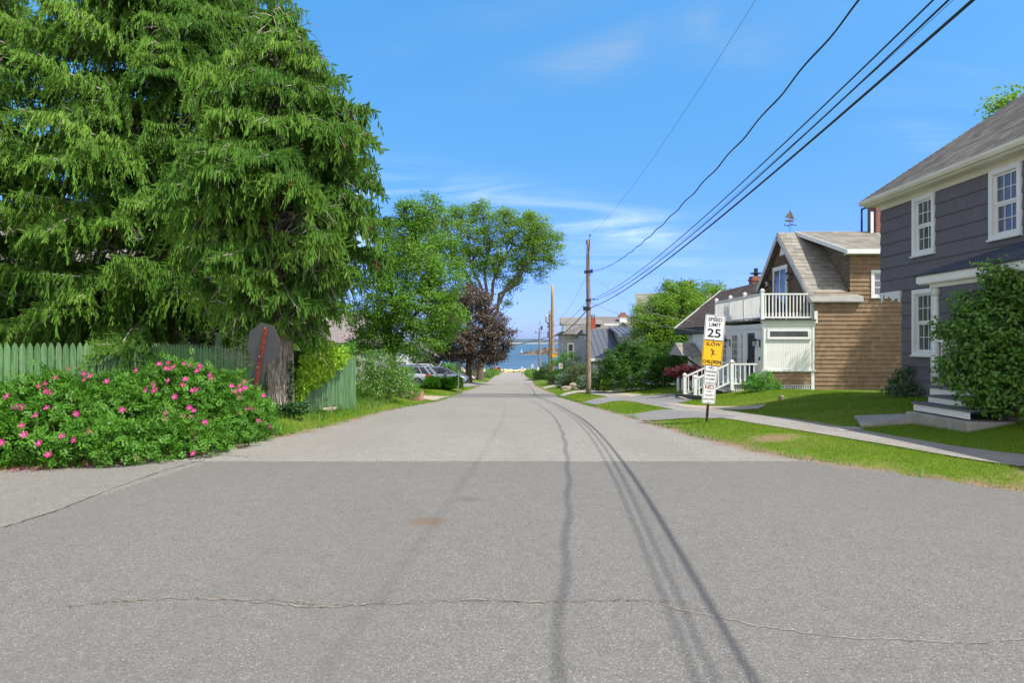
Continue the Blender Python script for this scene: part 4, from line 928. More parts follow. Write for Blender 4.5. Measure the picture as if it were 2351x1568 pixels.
bush('lilac_bush', 'large leafy green shrub growing against the far end of the green board fence', sh, 1100, 9, .16, .085, LEAF_LILAC, stems=14, base=(-5.0, 25.4, g(-5, 25.4)))
bush('shrub', 'light green sprig poking over the corner of the board fence', [bl(800, 800, 21.5, .22), bl(795, 820, 21.5, .2), bl(808, 825, 21.5, .15)], 60, 8, .1, .07, LEAF_LIGHT, stems=4)
bush('shrub', 'feathery fresh green shrub between the large shrub and the silver car', [bl(938, 885, 29, .42), bl(930, 865, 29, .4), bl(945, 900, 28.6, .3)], 220, 9, .12, .07, LEAF_LIGHT, stems=6)
def blade_clump(name, label, x, y, rad, h_, n, m, cat='plant', wd=.012, group=None):
    z = g(x, y); T_ = thing(name, label, cat, (x, y, z), group); a = rng.random(n) * 6.283; r_ = np.sqrt(rng.random(n)) * rad * .5; b_ = np.stack([x + r_ * np.cos(a), y + r_ * np.sin(a), np.full(n, z - .01)], -1)
    a2 = a + rng.normal(size=n) * .5; hh = h_ * rng.uniform(.5, 1.05, n); ou = rad * rng.uniform(.3, 1.1, n); d_ = np.stack([np.cos(a2), np.sin(a2), np.zeros(n)], -1); sd_ = np.stack([-np.sin(a2), np.cos(a2), np.zeros(n)], -1) * wd
    m1 = b_ + d_ * (ou * .45)[:, None] + np.array([0, 0, 1]) * (hh * .8)[:, None]; e_ = b_ + d_ * ou[:, None] + np.array([0, 0, 1]) * (hh * rng.uniform(.3, 1.15, n))[:, None]
    V = np.stack([b_ - sd_, b_ + sd_, m1 + sd_, e_, m1 - sd_], 1).reshape(-1, 3); np_mesh('blades', V, np.arange(5 * n).reshape(n, 5), m, T_, np.repeat(rng.random(n), 5)); return T_
x, y = gnd(1020, 895); blade_clump('daylily_clump', 'bright green daylily clump in front of the grey-blue parked car', x - .1, y + .4, .95, .85, 3200, LEAF_LIGHT, wd=.008)
bush('rhododendron', 'shrub with pale pink blooms behind the parked cars', [bl(975, 842, 60, .9), bl(995, 850, 60, .8), bl(960, 828, 60, .7)], 260, 9, .25, .16, leaf_mat('rhododendron_leaf', (.03, .09, .02), (.14, .20, .06), (.55, .25, .30), .2, .3), stems=6)
bush('shrub', 'small round bright green tree-like shrub right of the grey-blue car', [bl(1030, 852, 58, .75), bl(1045, 856, 58, .7), bl(1020, 858, 58, .6)], 240, 10, .2, .14, LEAF_LIGHT, stems=5)
# red granite block
bx, by = gnd(938, 916); rb = MB(); rb.box(-.55, -.22, -.1, .55, .25, .30)
o = rb.build('granite_block', paint('pink_granite', (.42, .22, .17), .9, .25, 5, .2, bump=.6, obj=True)); o.location = (bx, by + .3, g(bx, by)); o.rotation_euler = (0, 0, R(-6)); LOCAL.add(o)
bv = o.modifiers.new('b', 'BEVEL'); bv.width = .03; bv.segments = 2
tag(o, 'rough pink granite block set on the grass beside the shrub', 'stone')

# ------------------------------------------------------------------ parked cars
def car_paint(name, c):
    m, t, p, o = new_mat(name); setc(t, p, c, .35, .5, .35); p.inputs['Coat Weight'].default_value = .6; p.inputs['Coat Roughness'].default_value = .06; return m
TYRE = paint('tyre_rubber', (.02, .02, .022), .85, .1); RIM = paint('alloy_rim', (.42, .42, .44), .35, .1, 6, .5, .7); TAIL = paint('tail_light_red', (.55, .01, .02), .25); LAMP = paint('headlight_lens', (.75, .78, .8), .15); TRIMB = paint('black_trim', (.02, .02, .022), .5)
CARG = glass_mat('car_glass', (.018, .02, .026))
def car(name, label, loc, rz, pm, L=4.75, Wd=1.82, Ht=1.50, rack=True, group=None):
    """nose towards +x"""
    T_ = thing(name, label, 'car', loc, group, rot=(0, 0, rz))
    xs_ = np.array([0, .06, .25, .7, 1.25, 1.6, 2.3, 3.1, 3.7, 4.2, 4.55, 4.70, 4.75]) / 4.75 * L - L / 2
    top = np.array([.62, .86, .93, 1.0, 1.0, 1.0, .98, .96, .93, .86, .78, .66, .55]); bot = np.array([.42, .32, .26, .22, .2, .2, .2, .2, .2, .22, .26, .32, .42]); hw = np.array([.72, .84, .89, .91, .91, .91, .91, .91, .91, .88, .82, .74, .62]) * Wd / 1.82
    sec = []
    for x, t_, b_, h_ in zip(xs_, top, bot, hw):
        ring_ = [(x, -h_ * .90, b_), (x, -h_ * .98, b_ + (t_ - b_) * .25), (x, -h_, b_ + (t_ - b_) * .6), (x, -h_ * .94, t_ - .03), (x, -h_ * .80, t_ + .01)]
        sec.append(ring_ + [(q[0], -q[1], q[2]) for q in ring_[::-1]])
    mb = MB()
    mb.add([p_ for r_ in sec for p_ in r_], [(i * 10 + j, i * 10 + (j + 1) % 10, (i + 1) * 10 + (j + 1) % 10, (i + 1) * 10 + j) for i in range(len(sec) - 1) for j in range(10)] + [tuple(range(10)), tuple(range((len(sec) - 1) * 10, len(sec) * 10))[::-1]])
    # greenhouse: roof on pillars
    def gh(x0b, x0t, x1t, x1b, zb, zt, wb, wt): return [(x0b, -wb, zb), (x1b, -wb, zb), (x1t, -wt, zt), (x0t, -wt, zt), (x0b, wb, zb), (x1b, wb, zb), (x1t, wt, zt), (x0t, wt, zt)]
    r0b, r0t, r1t, r1b = -L / 2 + .12, -L / 2 + .62, .45, 1.25
    body = mb.build('body', pm, T_, True)
    mb2 = MB(); v = gh(r0b + .02, r0t + .02, r1t - .02, r1b - .05, .93, Ht - .06, .80, .63); mb2.add(v, [(0, 1, 2, 3), (7, 6, 5, 4), (1, 5, 6, 2), (0, 3, 7, 4), (3, 2, 6, 7)]); mb2.build('windows', CARG, T_)
    m3 = MB()
    zt = Ht - .05
    m3.add([(r0t - .14, -.60, zt - .03), (r1t, -.62, zt - .02), (r1t, .62, zt - .02), (r0t - .14, .60, zt - .03), (r0t - .05, -.52, zt + .035), (r1t - .2, -.54, zt + .05), (r1t - .2, .54, zt + .05), (r0t - .05, .52, zt + .035)], [(3, 2, 1, 0), (4, 5, 6, 7), (0, 1, 5, 4), (1, 2, 6, 5), (2, 3, 7, 6), (3, 0, 4, 7)])
    for sg in (-1, 1):
        m3.beam((r0b - .02, sg * .79, .93), (r0t - .05, sg * .625, zt), .10, .09); m3.beam((r1b, sg * .80, .93), (r1t, sg * .63, zt), .06, .05)
        m3.beam((r0t - .05, sg * .645, zt - .01), (r1t, sg * .645, zt - .01), .05, .05)
        m3.beam((r0t + .02, sg * .82, .93), (r0t + .35, sg * .65, zt), .05, .10, (0, 1, 0))
    m3.build('roof', pm, T_)
    m5 = MB()
    for sg in (-1, 1):
        for xx in (-.62, .30): m5.beam((xx, sg * .815, .93), (xx + .05, sg * .652, zt), .06, .02)
        m5.box(-L / 2 + .3, sg * .905, .24, L / 2 - .4, sg * .90, .36)
    m5.box(-L / 2 - .02, -.80, .26, -L / 2 + .10, .80, .42); m5.box(L / 2 - .12, -.66, .26, L / 2 + .01, .66, .40)
    m5.build('trim', TRIMB, T_)
    if rack:
        m6 = MB()
        for sg in (-1, 1): m6.beam((-L / 2 + .7, sg * .56, Ht + .045), (.35, sg * .58, Ht + .045), .03, .03); 
        for xx in (-1.5, -.9, .25):
            for sg in (-1, 1): m6.box(xx - .04, sg * .57 - .02, Ht - .02, xx + .04, sg * .57 + .02, Ht + .045)
        for xx in (-1.1, -.1): m6.beam((xx, -.6, Ht + .08), (xx, .6, Ht + .08), .05, .03)
        m6.build('roof_rack', TRIMB, T_)
    for sg in (-1, 1):
        m7 = MB(); m7.add([(-L / 2 + .0, sg * .66, .70), (-L / 2 + .05, sg * .83, .72), (-L / 2 + .42, sg * .915, .86), (-L / 2 + .30, sg * .89, .97), (-L / 2 + .04, sg * .80, .90), (-L / 2 - .01, sg * .64, .88)], [(0, 1, 2, 3, 4, 5)]); m7.prism([(-L / 2 + .02, sg * .80, .72), (-L / 2 + .36, sg * .905, .84), (-L / 2 + .28, sg * .88, .96), (-L / 2 + .02, sg * .78, .90)], (0, sg * .025, 0)); m7.build('tail_light', TAIL, T_)
        m8 = MB(); m8.prism([(L / 2 - .38, sg * .83, .66), (L / 2 - .09, sg * .70, .62), (L / 2 - .14, sg * .72, .74), (L / 2 - .50, sg * .86, .80)], (0, sg * .03, 0)); m8.build('headlight', LAMP, T_)
        mm = MB(); mm.box(.75, sg * .86, .95, .95, sg * 1.04, 1.10); mm.build('mirror', pm, T_)
        for xx in (-L / 2 + .95, L / 2 - .93):
            cy = sg * .80
            ar = MB(); ar.tube([(xx, sg * .60, .34), (xx, sg * .915, .34)], .385, 20); ar.build('wheel_arch', TRIMB, T_)
            wh = MB(); wh.tube([(xx, cy - .11, .335), (xx, cy - .09, .335), (xx, cy + .09, .335), (xx, cy + .13 * sg, .335)], [.30, .335, .335, .31], 20); wo = wh.build('wheel', TYRE, T_, True)
            ri = MB(); yo = cy + sg * .135
            ri.tube([(xx, yo - sg * .03, .335), (xx, yo, .335)], .055, 10)
            for k in range(10):
                a = k * math.pi / 5; ri.beam((xx + .04 * math.cos(a), yo, .335 + .04 * math.sin(a)), (xx + .215 * math.cos(a), yo - sg * .004, .335 + .215 * math.sin(a)), .03, .02, (0, 1, 0))
            n_ = 20
            for k in range(n_):
                a, b_ = 2 * math.pi * k / n_, 2 * math.pi * (k + 1) / n_; ri.quad((xx + .21 * math.cos(a), yo, .335 + .21 * math.sin(a)), (xx + .21 * math.cos(b_), yo, .335 + .21 * math.sin(b_)), (xx + .24 * math.cos(b_), yo, .335 + .24 * math.sin(b_)), (xx + .24 * math.cos(a), yo, .335 + .24 * math.sin(a)))
            ri.build('rim', RIM, wo)
    return T_
def ctr(u, y, dx): return ((u - CX) / F * y + dx, y)
cx_, cy_ = ctr(998, 47.5, -2.35); car('parked_wagon', 'silver-blue estate car with a roof rack, red tail light facing the street', (cx_, cy_, g(cx_, cy_) + .02), R(172), car_paint('silver_blue_paint', (.42, .47, .56)), group='cars parked beside the white house')
cx_, cy_ = ctr(1076, 50.5, -2.35); car('parked_car', 'grey-blue car with its nose to the street, beyond the silver estate car', (cx_, cy_, g(cx_, cy_) + .02), R(-6), car_paint('grey_blue_paint', (.20, .24, .32)), L=4.6, Ht=1.46, rack=False, group='cars parked beside the white house')
cx_, cy_ = ctr(1040, 54.5, -2.35); car('parked_car', 'white car behind the grey-blue one, only its roof showing', (cx_, cy_, g(cx_, cy_) + .05), R(-4), car_paint('white_car_paint', (.75, .76, .78)), L=4.7, Ht=1.62, rack=False, group='cars parked beside the white house')

# ------------------------------------------------------------------ utility poles and wires
def pole(label, x, y, ztop, r0, r1, m, group='utility poles along the right side of the street'):
    z = g(x, y); T_ = thing('utility_pole', label, 'utility pole', (x, y, z), group); mb = MB(); n = 9
    mb.tube([(x + .015 * math.sin(k * 1.7), y, z - .3 + (ztop - z + .3) * k / (n - 1)) for k in range(n)], [r0 + (r1 - r0) * k / (n - 1) for k in range(n)], 14); mb.build('shaft', m, T_, True); return T_
PAx, PAy = 4.36, 39.0
pa = pole('tall weathered wooden utility pole on the grass verge, nearest of the poles', PAx, PAy, 7.45, .155, .105, POLEW)
mb = MB(); mb.box(PAx - .13, PAy - .13, 7.15, PAx - .09, PAy - .02, 7.4); mb.tube([(PAx + .05, PAy - .11, 6.75), (PAx + .08, PAy - .11, 7.65)], .015, 5); mb.lathe([(.01, 0), (.05, .02), (.05, .05), (.03, .07), (.045, .09), (.02, .12)], (PAx + .08, PAy - .11, 7.62), 8); mb.build('insulator_pin', DARK, pa)
mb = MB()
for z in (5.62, 3.98, 3.50):
    m_ = MB(); m_.tube([(PAx, PAy, z - .06), (PAx, PAy, z + .06)], .155, 12); m_.build('clamp', DARK, pa)
mb.beam((PAx + .1, PAy - .1, 4.05), (PAx + .55, PAy - .15, 4.0), .04, .04); mb.build('bracket_arm', DARK, pa); mb = MB(); mb.box(PAx - .24, PAy - .12, 5.5, PAx - .12, PAy + .0, 5.68); mb.box(PAx + .12, PAy - .16, 5.52, PAx + .24, PAy - .06, 5.75); mb.box(PAx - .30, PAy - .15, 3.38, PAx - .1, PAy + .0, 3.62)
mb.tube([(PAx - .15, PAy - .1, 2.0), (PAx - .5, PAy - .1, 2.05)], .07, 8)
mb.build('fittings', DARK, pa)
mb = MB(); mb.beam((PAx + .06, PAy - .135, 5.7), (PAx + .03, PAy - .13, 7.2), .03, .015); mb.build('conduit', paint('tan_conduit', (.42, .33, .2), .7), pa)
PBx, PBy = 3.74, 63.0
pb_ = pole('orange new wooden utility pole with small yellow and green street name plates', PBx, PBy, 6.85, .19, .13, POLEN)
mb = MB(); mb.box(PBx - .06, PBy - .24, .16, PBx + .40, PBy - .22, .42); mb.build('street_sign', paint('street_sign_yellow', (.75, .45, .02), .5), pb_)
mb = MB(); mb.box(PBx - .06, PBy - .24, -.14, PBx + .42, PBy - .22, .14); mb.build('street_sign', paint('street_sign_teal', (.10, .33, .30), .5), pb_)
PCx, PCy = at(1262, 0, 66)[0], 66
pc_ = pole('grey utility pole with a transformer can, close behind the orange pole', PCx, PCy, 4.65, .16, .12, POLEW)
mb = MB(); mb.lathe([(.11, 0), (.12, .05), (.12, .62), (.08, .68)], (PCx - .33, PCy - .1, 3.45), 12); mb.build('transformer', STEEL, pc_)
mb = MB(); mb.beam((PCx - .4, PCy - .1, 4.1), (PCx + .1, PCy - .1, 4.1), .05, .05)
for z in (3.3, 3.0, 2.4, 2.2, 2.0): mb.box(PCx - .28, PCy - .15, z, PCx - .08, PCy, z + .14)
mb.build('fittings', DARK, pc_)
PDx, PDy = at(1238, 0, 100)[0], 100
pd_ = pole('far grey utility pole beside the wooden handrail near the shore', PDx, PDy, at(0, 752, 100)[2], .17, .12, POLEW)
mb = MB(); mb.tube([(PDx, PDy - .1, 4.0), (PDx + .1, PDy - .1, 4.7)], .03, 5); mb.box(PDx + .2, PDy - .2, 3.3, PDx + .45, PDy, 3.9); mb.beam((PDx - .6, PDy, 2.9), (PDx + .4, PDy, 2.95), .05, .05); mb.box(PDx - .62, PDy - .1, 2.9, PDx - .5, PDy, 3.1); mb.build('fittings', DARK, pd_)
mb = MB(); mb.box(PDx - .32, PDy - .25, at(0, 853, 100)[2], PDx + .02, PDy - .22, at(0, 843, 100)[2]); mb.build('small_sign', SW, pd_)
def wire(name, label, pts, r, group='overhead wires along the street', twin=None, m=CABLE, n=6):
    mb = MB(); mb.tube(pts, r, n)
    if twin:
        for (dx, dz_, r2) in twin: mb.tube([(x + dx, y, z + dz_ * (.7 + .3 * math.sin(i * .9))) for i, (x, y, z) in enumerate(pts)], r2, 5)
    o = mb.build(name, m); return tag(o, label, 'wire', group)
WGR = paint('grey_wire', (.25, .25, .25), .6)
def span(k, a, b, z0, y1=-26, dzf=0.0): return [(4.40 + k * (39 - y) + 0, y, z0 + a * (39 - y) + b * (39 - y) ** 2) for y in list(np.arange(39, y1, -1.3))]
th = span(-.0062, -.0128, .00153, 3.51)
wire('telephone_cable', 'thickest black cable bundle, lowest of the lines running overhead to the nearest pole', th, .016, twin=[(.03, .03, .009)])
pr_ = span(-.0075, -.0317, .00194, 4.00)
wire('electric_cable', 'upper line of the close pair above the thick cable bundle', pr_, .010)
pr2 = [(x + .04, y, z - .04 - .05 * math.sin(min(1, (39 - y) / 39) * math.pi)) for x, y, z in span(-.0075, -.0317, .00194, 3.96)]
wire('electric_cable', 'lower line of the close pair above the thick cable bundle', pr2, .011)
th2 = [(x, y, z + .04 + .16 * math.sin(min(1, max(0, (39 - y)) / 45) * math.pi)) for x, y, z in th]
wire('telephone_wire', 'fine wire running just above the thick cable bundle', th2, .0025)
sv = span(.0, 0, 0, 5.62); sv = [(4.40 + .0066 * -(39 - y), y, 5.62 - .1023 * (39 - y) + .00345 * (39 - y) ** 2) for y in np.arange(39, -16, -1.1)]
tw_ = MB(); k_ = []
for i in range(len(sv) * 5):
    f_ = i / 5; j = min(int(f_), len(sv) - 2); q = Vector(sv[j]).lerp(Vector(sv[j + 1]), min(1, f_ - j)); k_.append((q.x + .014 * math.sin(i * .8), q.y, q.z + .014 * math.cos(i * .8)))
wire('service_cable', 'twisted black cable higher than the pair, attached to the upper part of the nearest pole', k_, .010, twin=[(-.010, .008, .006)])
wire('primary_wire', 'hair-thin topmost wire leaving the tip of the nearest pole', [(4.44 + .004 * (39 - y), y, 7.72 - .058 * (39 - y) + .00262 * (39 - y) ** 2) for y in np.arange(39, -8, -2.)], .0052, m=WGR)
def cat_(a, b, sag, n=14): a, b = Vector(a), Vector(b); return [tuple(a.lerp(b, i / n) - Vector((0, 0, sag * math.sin(math.pi * i / n)))) for i in range(n + 1)]
for (za, zb, r_, sg_, lb) in ((3.5, 2.05, .03, .35, 'thick cable continuing from the nearest pole to the orange pole'), (4.0, 3.1, .012, .5, 'thin line from the nearest pole to the pole with the transformer'), (5.6, 3.4, .008, .7, 'fine upper line from the nearest pole towards the sea')):
    wire('cable', lb, cat_((PAx, PAy, za), (PCx if za != 3.5 else PBx, PBy, zb), sg_), r_)
wire('cable', 'black cable crossing the street from the far poles to the purple maple', cat_((PCx, PCy, 2.1), at(1095, 800, 60), .25), .035)
wire('cable', 'thin line from the purple maple crown to the far poles', cat_((PCx, PCy, 3.1), (PDx, PDy, 3.0), .4), .012)
wire('cable', 'line from the orange pole to the house by the sea, upper of two', cat_((PBx, PBy, 2.1), at(1290, 776, 79), .35), .014); wire('cable', 'line from the orange pole to the house by the sea, lower of two', cat_((PBx, PBy, 1.7), at(1290, 782, 79), .3), .014)
wire('service_drop', 'pale service wire from the pole to the brown shingled roof, upper of two', cat_((PAx, PAy, 5.55), at(1590, 737, 37.5), .62), .011, m=WGR)
wire('service_drop', 'pale service wire from the pole to the porch of the brown house, lower of two', cat_((PAx, PAy, 3.9), at(1640, 764, 31.5), .34), .011, m=WGR)

# ------------------------------------------------------------------ slate grey house on the right
gx, gy0, gy1, gyo = 9.5, 6.0, 16.63, 17.58
gz0 = .12
GSH = shingle_mat('slate_grey_shingles', (.118, .110, .128), (.190, .178, .202), 'y', .305, .33, gz0, .8, .7, (.17, .165, .18), .5, .82)
GSHX = shingle_mat('slate_grey_shingles_side', (.118, .110, .128), (.190, .178, .202), 'x', .305, .33, gz0, .8, .7, (.17, .165, .18), .5, .82)
ASPH = shingle_mat('asphalt_roof_shingles', (.13, .115, .105), (.27, .25, .23), 'y', .105, .30, 5.2, .95, .30, (.15, .13, .12))
GH = thing('grey_house', 'two-storey slate grey shingled house with cream eaves at the right edge of the picture', 'house', (gx, 14, g(gx, 14)))
f = Face((gx, gyo, 0), (0, -1, 0), (-1, 0, 0))     # s runs towards the camera
def sy(y): return gyo - y
wins = [(12.69, 13.55, 3.63, 5.00), (15.30, 16.15, 3.63, 5.00), (15.30, 16.15, 1.30, 2.83), (9.4, 10.2, 3.63, 5.00)]
holes = [(sy(b) + .09, sy(a) - .09, z0 + .07, z1 - .09) for a, b, z0, z1 in wins]
mb = MB()
wall(mb, f, 0, gyo - gy1, 2.865, 5.10, (), .12, .305, .024, jit=.002)
wall(mb, f, gyo - gy1, gyo - gy0, gz0, 5.10, holes + [(sy(12.3), sy(11.35), .72, 2.72)], .12, .305, .024, jit=.003)
mb.build('wall', GSH, GH)
mb = MB()   # other walls: light-tight box
f2 = Face((gx, gyo, 0), (1, 0, 0), (0, 1, 0)); wall(mb, f2, -.0, 7.5, 2.865, 5.10, (), .12, .305)
f3 = Face((gx + .12, gy1, 0), (1, 0, 0), (0, 1, 0)); wall(mb, f3, 0, 7.3, gz0, 2.865, (), .12, .305)
lbox(mb, Face((gx, gy1, 0), (1, 0, 0), (0, 1, 0)), .0, 7.4, 2.80, 2.864, .02, .95)
f4 = Face((gx, gy0, 0), (1, 0, 0), (0, -1, 0)); wall(mb, f4, 0, 7.5, gz0, 5.10, (), .12, .305)
f5 = Face((gx + 7.5, gyo, 0), (0, -1, 0), (1, 0, 0)); wall(mb, f5, 0, gyo - gy0, gz0, 5.10, (), .12, .305)
mb.box(gx + .12, gy0 + .1, 5.03, gx + 7.4, gyo - .13, 5.08); mb.box(gx + .12, gy0 + .1, 3.0, gx + 7.4, gy1 - .1, 3.1); mb.box(gx + .13, gy0 + .12, -.2, gx + 7.38, gy1 - .12, .10); mb.box(gx + 2.6, gy0 + .13, .11, gx + 2.7, gy1 - .13, 5.05)
mb.build('wall', GSHX, GH)
fm_ = MB(); fm_.box(gx + .01, gy0 + .02, -.6, gx + 7.4, gy1 - .01, gz0 - .004); fm_.build('foundation', CONC, GH)
for (a, b, z0, z1) in wins:
    window(GH, f, sy(b), sy(a), z0, z1, .105, 3, 2, True, True, CLEAR, WHITE, .016)
CURT = paint('window_curtain', (.62, .62, .60), .9, .1, 3)
for (a, b, z0, z1) in wins:
    mb = MB(); n = 14; ys_ = np.linspace(a + .12, b - .12, 3 * n); zb = z1 - (z1 - z0) * (.42 if z0 > 3 else .40)
    for i in range(len(ys_) - 1): mb.quad((gx + .20 + .012 * math.sin(i * 1.3), ys_[i], zb), (gx + .20 + .012 * math.sin((i + 1) * 1.3), ys_[i + 1], zb), (gx + .20 + .012 * math.sin((i + 1) * 1.3), ys_[i + 1], z1 - .08), (gx + .20 + .012 * math.sin(i * 1.3), ys_[i], z1 - .08))
    mb.build('curtain', CURT, GH)
# eaves, gutter, hip roof
ex, eyf, eyn, ez = gx - .37, gyo + .20, gy0 - .3, 5.12
mb = MB(); mb.box(ex + .06, eyn, ez - .02, gx + 7.8, eyf - .06, ez); mb.build('soffit', OFFWHITE, GH)
mb = MB()
mb.box(gx - .035, gy0, 4.98, gx - .002, gyo + .035, 5.10)
mb.box(ex + .03, eyn, ez, ex + .06, eyf, ez + .14); mb.box(ex + .06, eyf - .03, ez, gx + 7.8, eyf, ez + .14)
mb.build('fascia', OFFWHITE, GH)
mb = MB()
gp2 = [(-.09, .12), (-.095, .06), (-.06, .0), (0, .0), (0, .012), (-.055, .012), (-.083, .065), (-.078, .12)]
mb.prism([(ex + .03 + a, eyf + .09, ez + .03 + b) for a, b in gp2], (0, eyn - eyf - .09, 0))
mb.build('gutter', OFFWHITE, GH)
tz = .80; rdx = 3.9
mb = MB()
A = (ex - .03, eyf + .04, ez + .16); B = (ex - .03, eyn, ez + .16); C = (ex + rdx, eyn, ez + .16 + rdx * tz); D = (ex + rdx, eyf - rdx, ez + .16 + rdx * tz)
slope(mb, A, B, C, D, 46, .05, .009)
mb.build('roof', ASPH, GH)
ASPHX = shingle_mat('asphalt_roof_shingles_hip', (.13, .115, .105), (.27, .25, .23), 'x', .105, .30, 5.2, .95, .30, (.15, .13, .12))
mb = MB(); slope(mb, A, (gx + 7.9, eyf + .04, ez + .16), (gx + 7.9 - rdx, eyf - rdx, D[2]), D, 46, .05, .009)
slope(mb, (gx + 7.9, eyf + .04, ez + .16), (gx + 7.9, eyn, ez + .16), (gx + 7.9 - rdx, eyn, D[2]), (gx + 7.9 - rdx, eyf - rdx, D[2]), 20, .05, .009); mb.build('roof', ASPHX, GH)
# carved bracket under the overhang
mb = MB(); pr = [(0, 0), (.92, 0), (.92, -.30), (.86, -.26), (.80, -.17), (.70, -.20), (.62, -.24), (.52, -.16), (.44, -.10), (.36, -.17), (.30, -.12), (.22, -.06), (.17, -.12), (.14, -.24), (.08, -.26), (.06, -.14), (0, -.08)]
mb.prism([(gx - .05, gyo - .02 - a, 2.86 + b) for a, b in [(q[0], q[1]) for q in pr]], (.05, 0, 0)); mb.build('bracket', WHITE, GH)
# porch with its own roof
px, pyf, pyn = 8.0, 13.25, 9.9; dkz = .78
DECK = paint('porch_deck_grey', (.13, .13, .155), .6, .12, 4)
po = MB(); po.box(px, pyn, dkz - .05, gx - .02, pyf - .1, dkz); deck = po.build('porch_deck', DECK, GH)
mb = MB(); mb.box(px + .03, pyn + .03, dkz - .22, px + .06, pyf - .13, dkz - .051); mb.box(px + .06, pyf - .16, dkz - .22, gx - .03, pyf - .13, dkz - .051); mb.build('porch_skirt', WHITE, GH)
mb = MB(); mb.box(px + .08, pyn + .05, -.3, gx - .04, pyf - .18, dkz - .221); mb.build('porch_foundation', CONC, GH)
zs = 2.72
mb = MB(); mb.box(px - .12, pyn - .1, zs, gx - .03, pyf, zs + .02); mb.box(px - .14, pyn - .1, zs + .0205, px - .10, pyf + .03, zs + .17); mb.box(px - .10, pyf - .01, zs + .0205, gx - .03, pyf + .03, zs + .17); mb.box(px + .03, pyn, zs - .07, px + .13, pyf - .12, zs - .001); mb.build('porch_trim', WHITE, GH)
BLU = shingle_mat('blue_grey_porch_shingles', (.045, .052, .075), (.10, .11, .15), 'y', .09, .3, 2.9, .9, .4)
mb = MB(); hz = .62
slope(mb, (px - .18, pyf + .06, zs + .18), (px - .18, pyn - .1, zs + .18), (gx - .03, pyn - .1, zs + .18 + hz), (gx - .03, pyf - 1.1, zs + .18 + hz), 9, .03, .008)
slope(mb, (px - .18, pyf + .06, zs + .18), (gx - .03, pyf + .06, zs + .18), (gx - .03, pyf - 1.1, zs + .18 + hz), (gx - .03, pyf - 1.1, zs + .18 + hz), 9, .03, .008)
mb.build('porch_roof', BLU, GH)
def column(x, y):
    mb = MB(); mb.box(x - .07, y - .07, dkz, x + .07, y + .07, dkz + .82); mb.lathe([(.055, 0), (.065, .05), (.05, .10), (.058, .16), (.058, .75), (.046, .80), (.062, .85), (.05, .9)], (x, y, dkz + .82), 14); mb.box(x - .065, y - .065, dkz + 1.715, x + .065, y + .065, zs - .07); return mb.build('porch_column', WHITE, GH, True)
for yy in (pyf - .22, 10.1): column(px + .10, yy)
mb = MB(); mb.beam((px + .10, pyf - .30, dkz + .85), (px + .10, 12.35, dkz + .85), .06, .05); mb.beam((px + .10, pyf - .30, dkz + .12), (px + .10, 12.35, dkz + .12), .05, .05)
mb.beam((px + .18, pyf - .22, dkz + .85), (gx - .04, pyf - .22, dkz + .85), .06, .05)
mb.beam((px + .10, 12.35, dkz), (px + .10, 12.35, dkz + .95), .09, .09, (0, 1, 0)); mb.build('porch_railing', WHITE, GH)
for i in range(5):
    mb = MB(); mb.beam((px + .10, pyf - .40 - i * .1, dkz + .14), (px + .10, pyf - .40 - i * .1, dkz + .83), .028, .028, (0, 1, 0)); mb.build('baluster', WHITE, GH)
mb = MB(); mb.m = 0; dr = Face((gx, gyo, 0), (0, -1, 0), (-1, 0, 0)); lbox(mb, dr, sy(12.3), sy(11.35), dkz, 2.72, -.06, -.02); mb.build('door', paint('door_dark_blue', (.03, .04, .07), .5), GH)
# steps: concrete base, two wooden treads
for k, (x0, x1, z) in enumerate([(7.28, 7.62, .52), (7.55, 7.98, .65)]):
    mb = MB(); y0, y1 = 10.9, 12.45 - .0 * k; gzb = .05
    mb.m = 0; mb.box(x0, y0, z - .035, x1, y1, z); mb.m = 1; mb.box(x0 + .03, y0 + .02, (z - .15), x0 + .05, y1 - .02, z - .036); mb.box(x0 + .051, y1 - .045, z - .16, x1, y1 - .02, z - .036); mb.build('step', [DECK, WHITE], GH)
mb = MB(); mb.box(7.20, 10.8, -.1, 8.0, 12.50, .345); o = mb.build('step_base', CONC, GH); bv = o.modifiers.new('b', 'BEVEL'); bv.width = .025; bv.segments = 2

# ------------------------------------------------------------------ brown shingled house with the white porch
BZ = -.50
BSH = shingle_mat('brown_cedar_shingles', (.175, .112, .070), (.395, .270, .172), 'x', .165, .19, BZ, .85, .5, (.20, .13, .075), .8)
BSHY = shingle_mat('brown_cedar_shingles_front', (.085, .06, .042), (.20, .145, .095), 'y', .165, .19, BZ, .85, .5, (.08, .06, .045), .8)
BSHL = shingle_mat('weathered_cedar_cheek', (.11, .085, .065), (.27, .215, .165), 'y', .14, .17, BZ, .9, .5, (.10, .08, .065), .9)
RG = shingle_mat('light_grey_roof_shingles', (.185, .172, .152), (.33, .31, .275), 'x', .135, .30, 3.6, .95, .25, (.22, .20, .18))
RBR = shingle_mat('dark_brown_roof_shingles', (.075, .058, .055), (.16, .125, .11), 'y', .12, .30, 2.4, .95, .3)
LAT = paint('white_skirting', (.62, .62, .61), .6, .12, 6)
BH = thing('shingled_house', 'brown cedar-shingled house with white porch and rooftop balcony, left of the grey house', 'house', (11.5, 28, g(11.5, 28)))
ys0 = 26.0; hx = 11.53; ax_y, ax_z = 29.1, 6.22; ez_ = 3.42; rx1 = 19.5; dx0 = 12.86
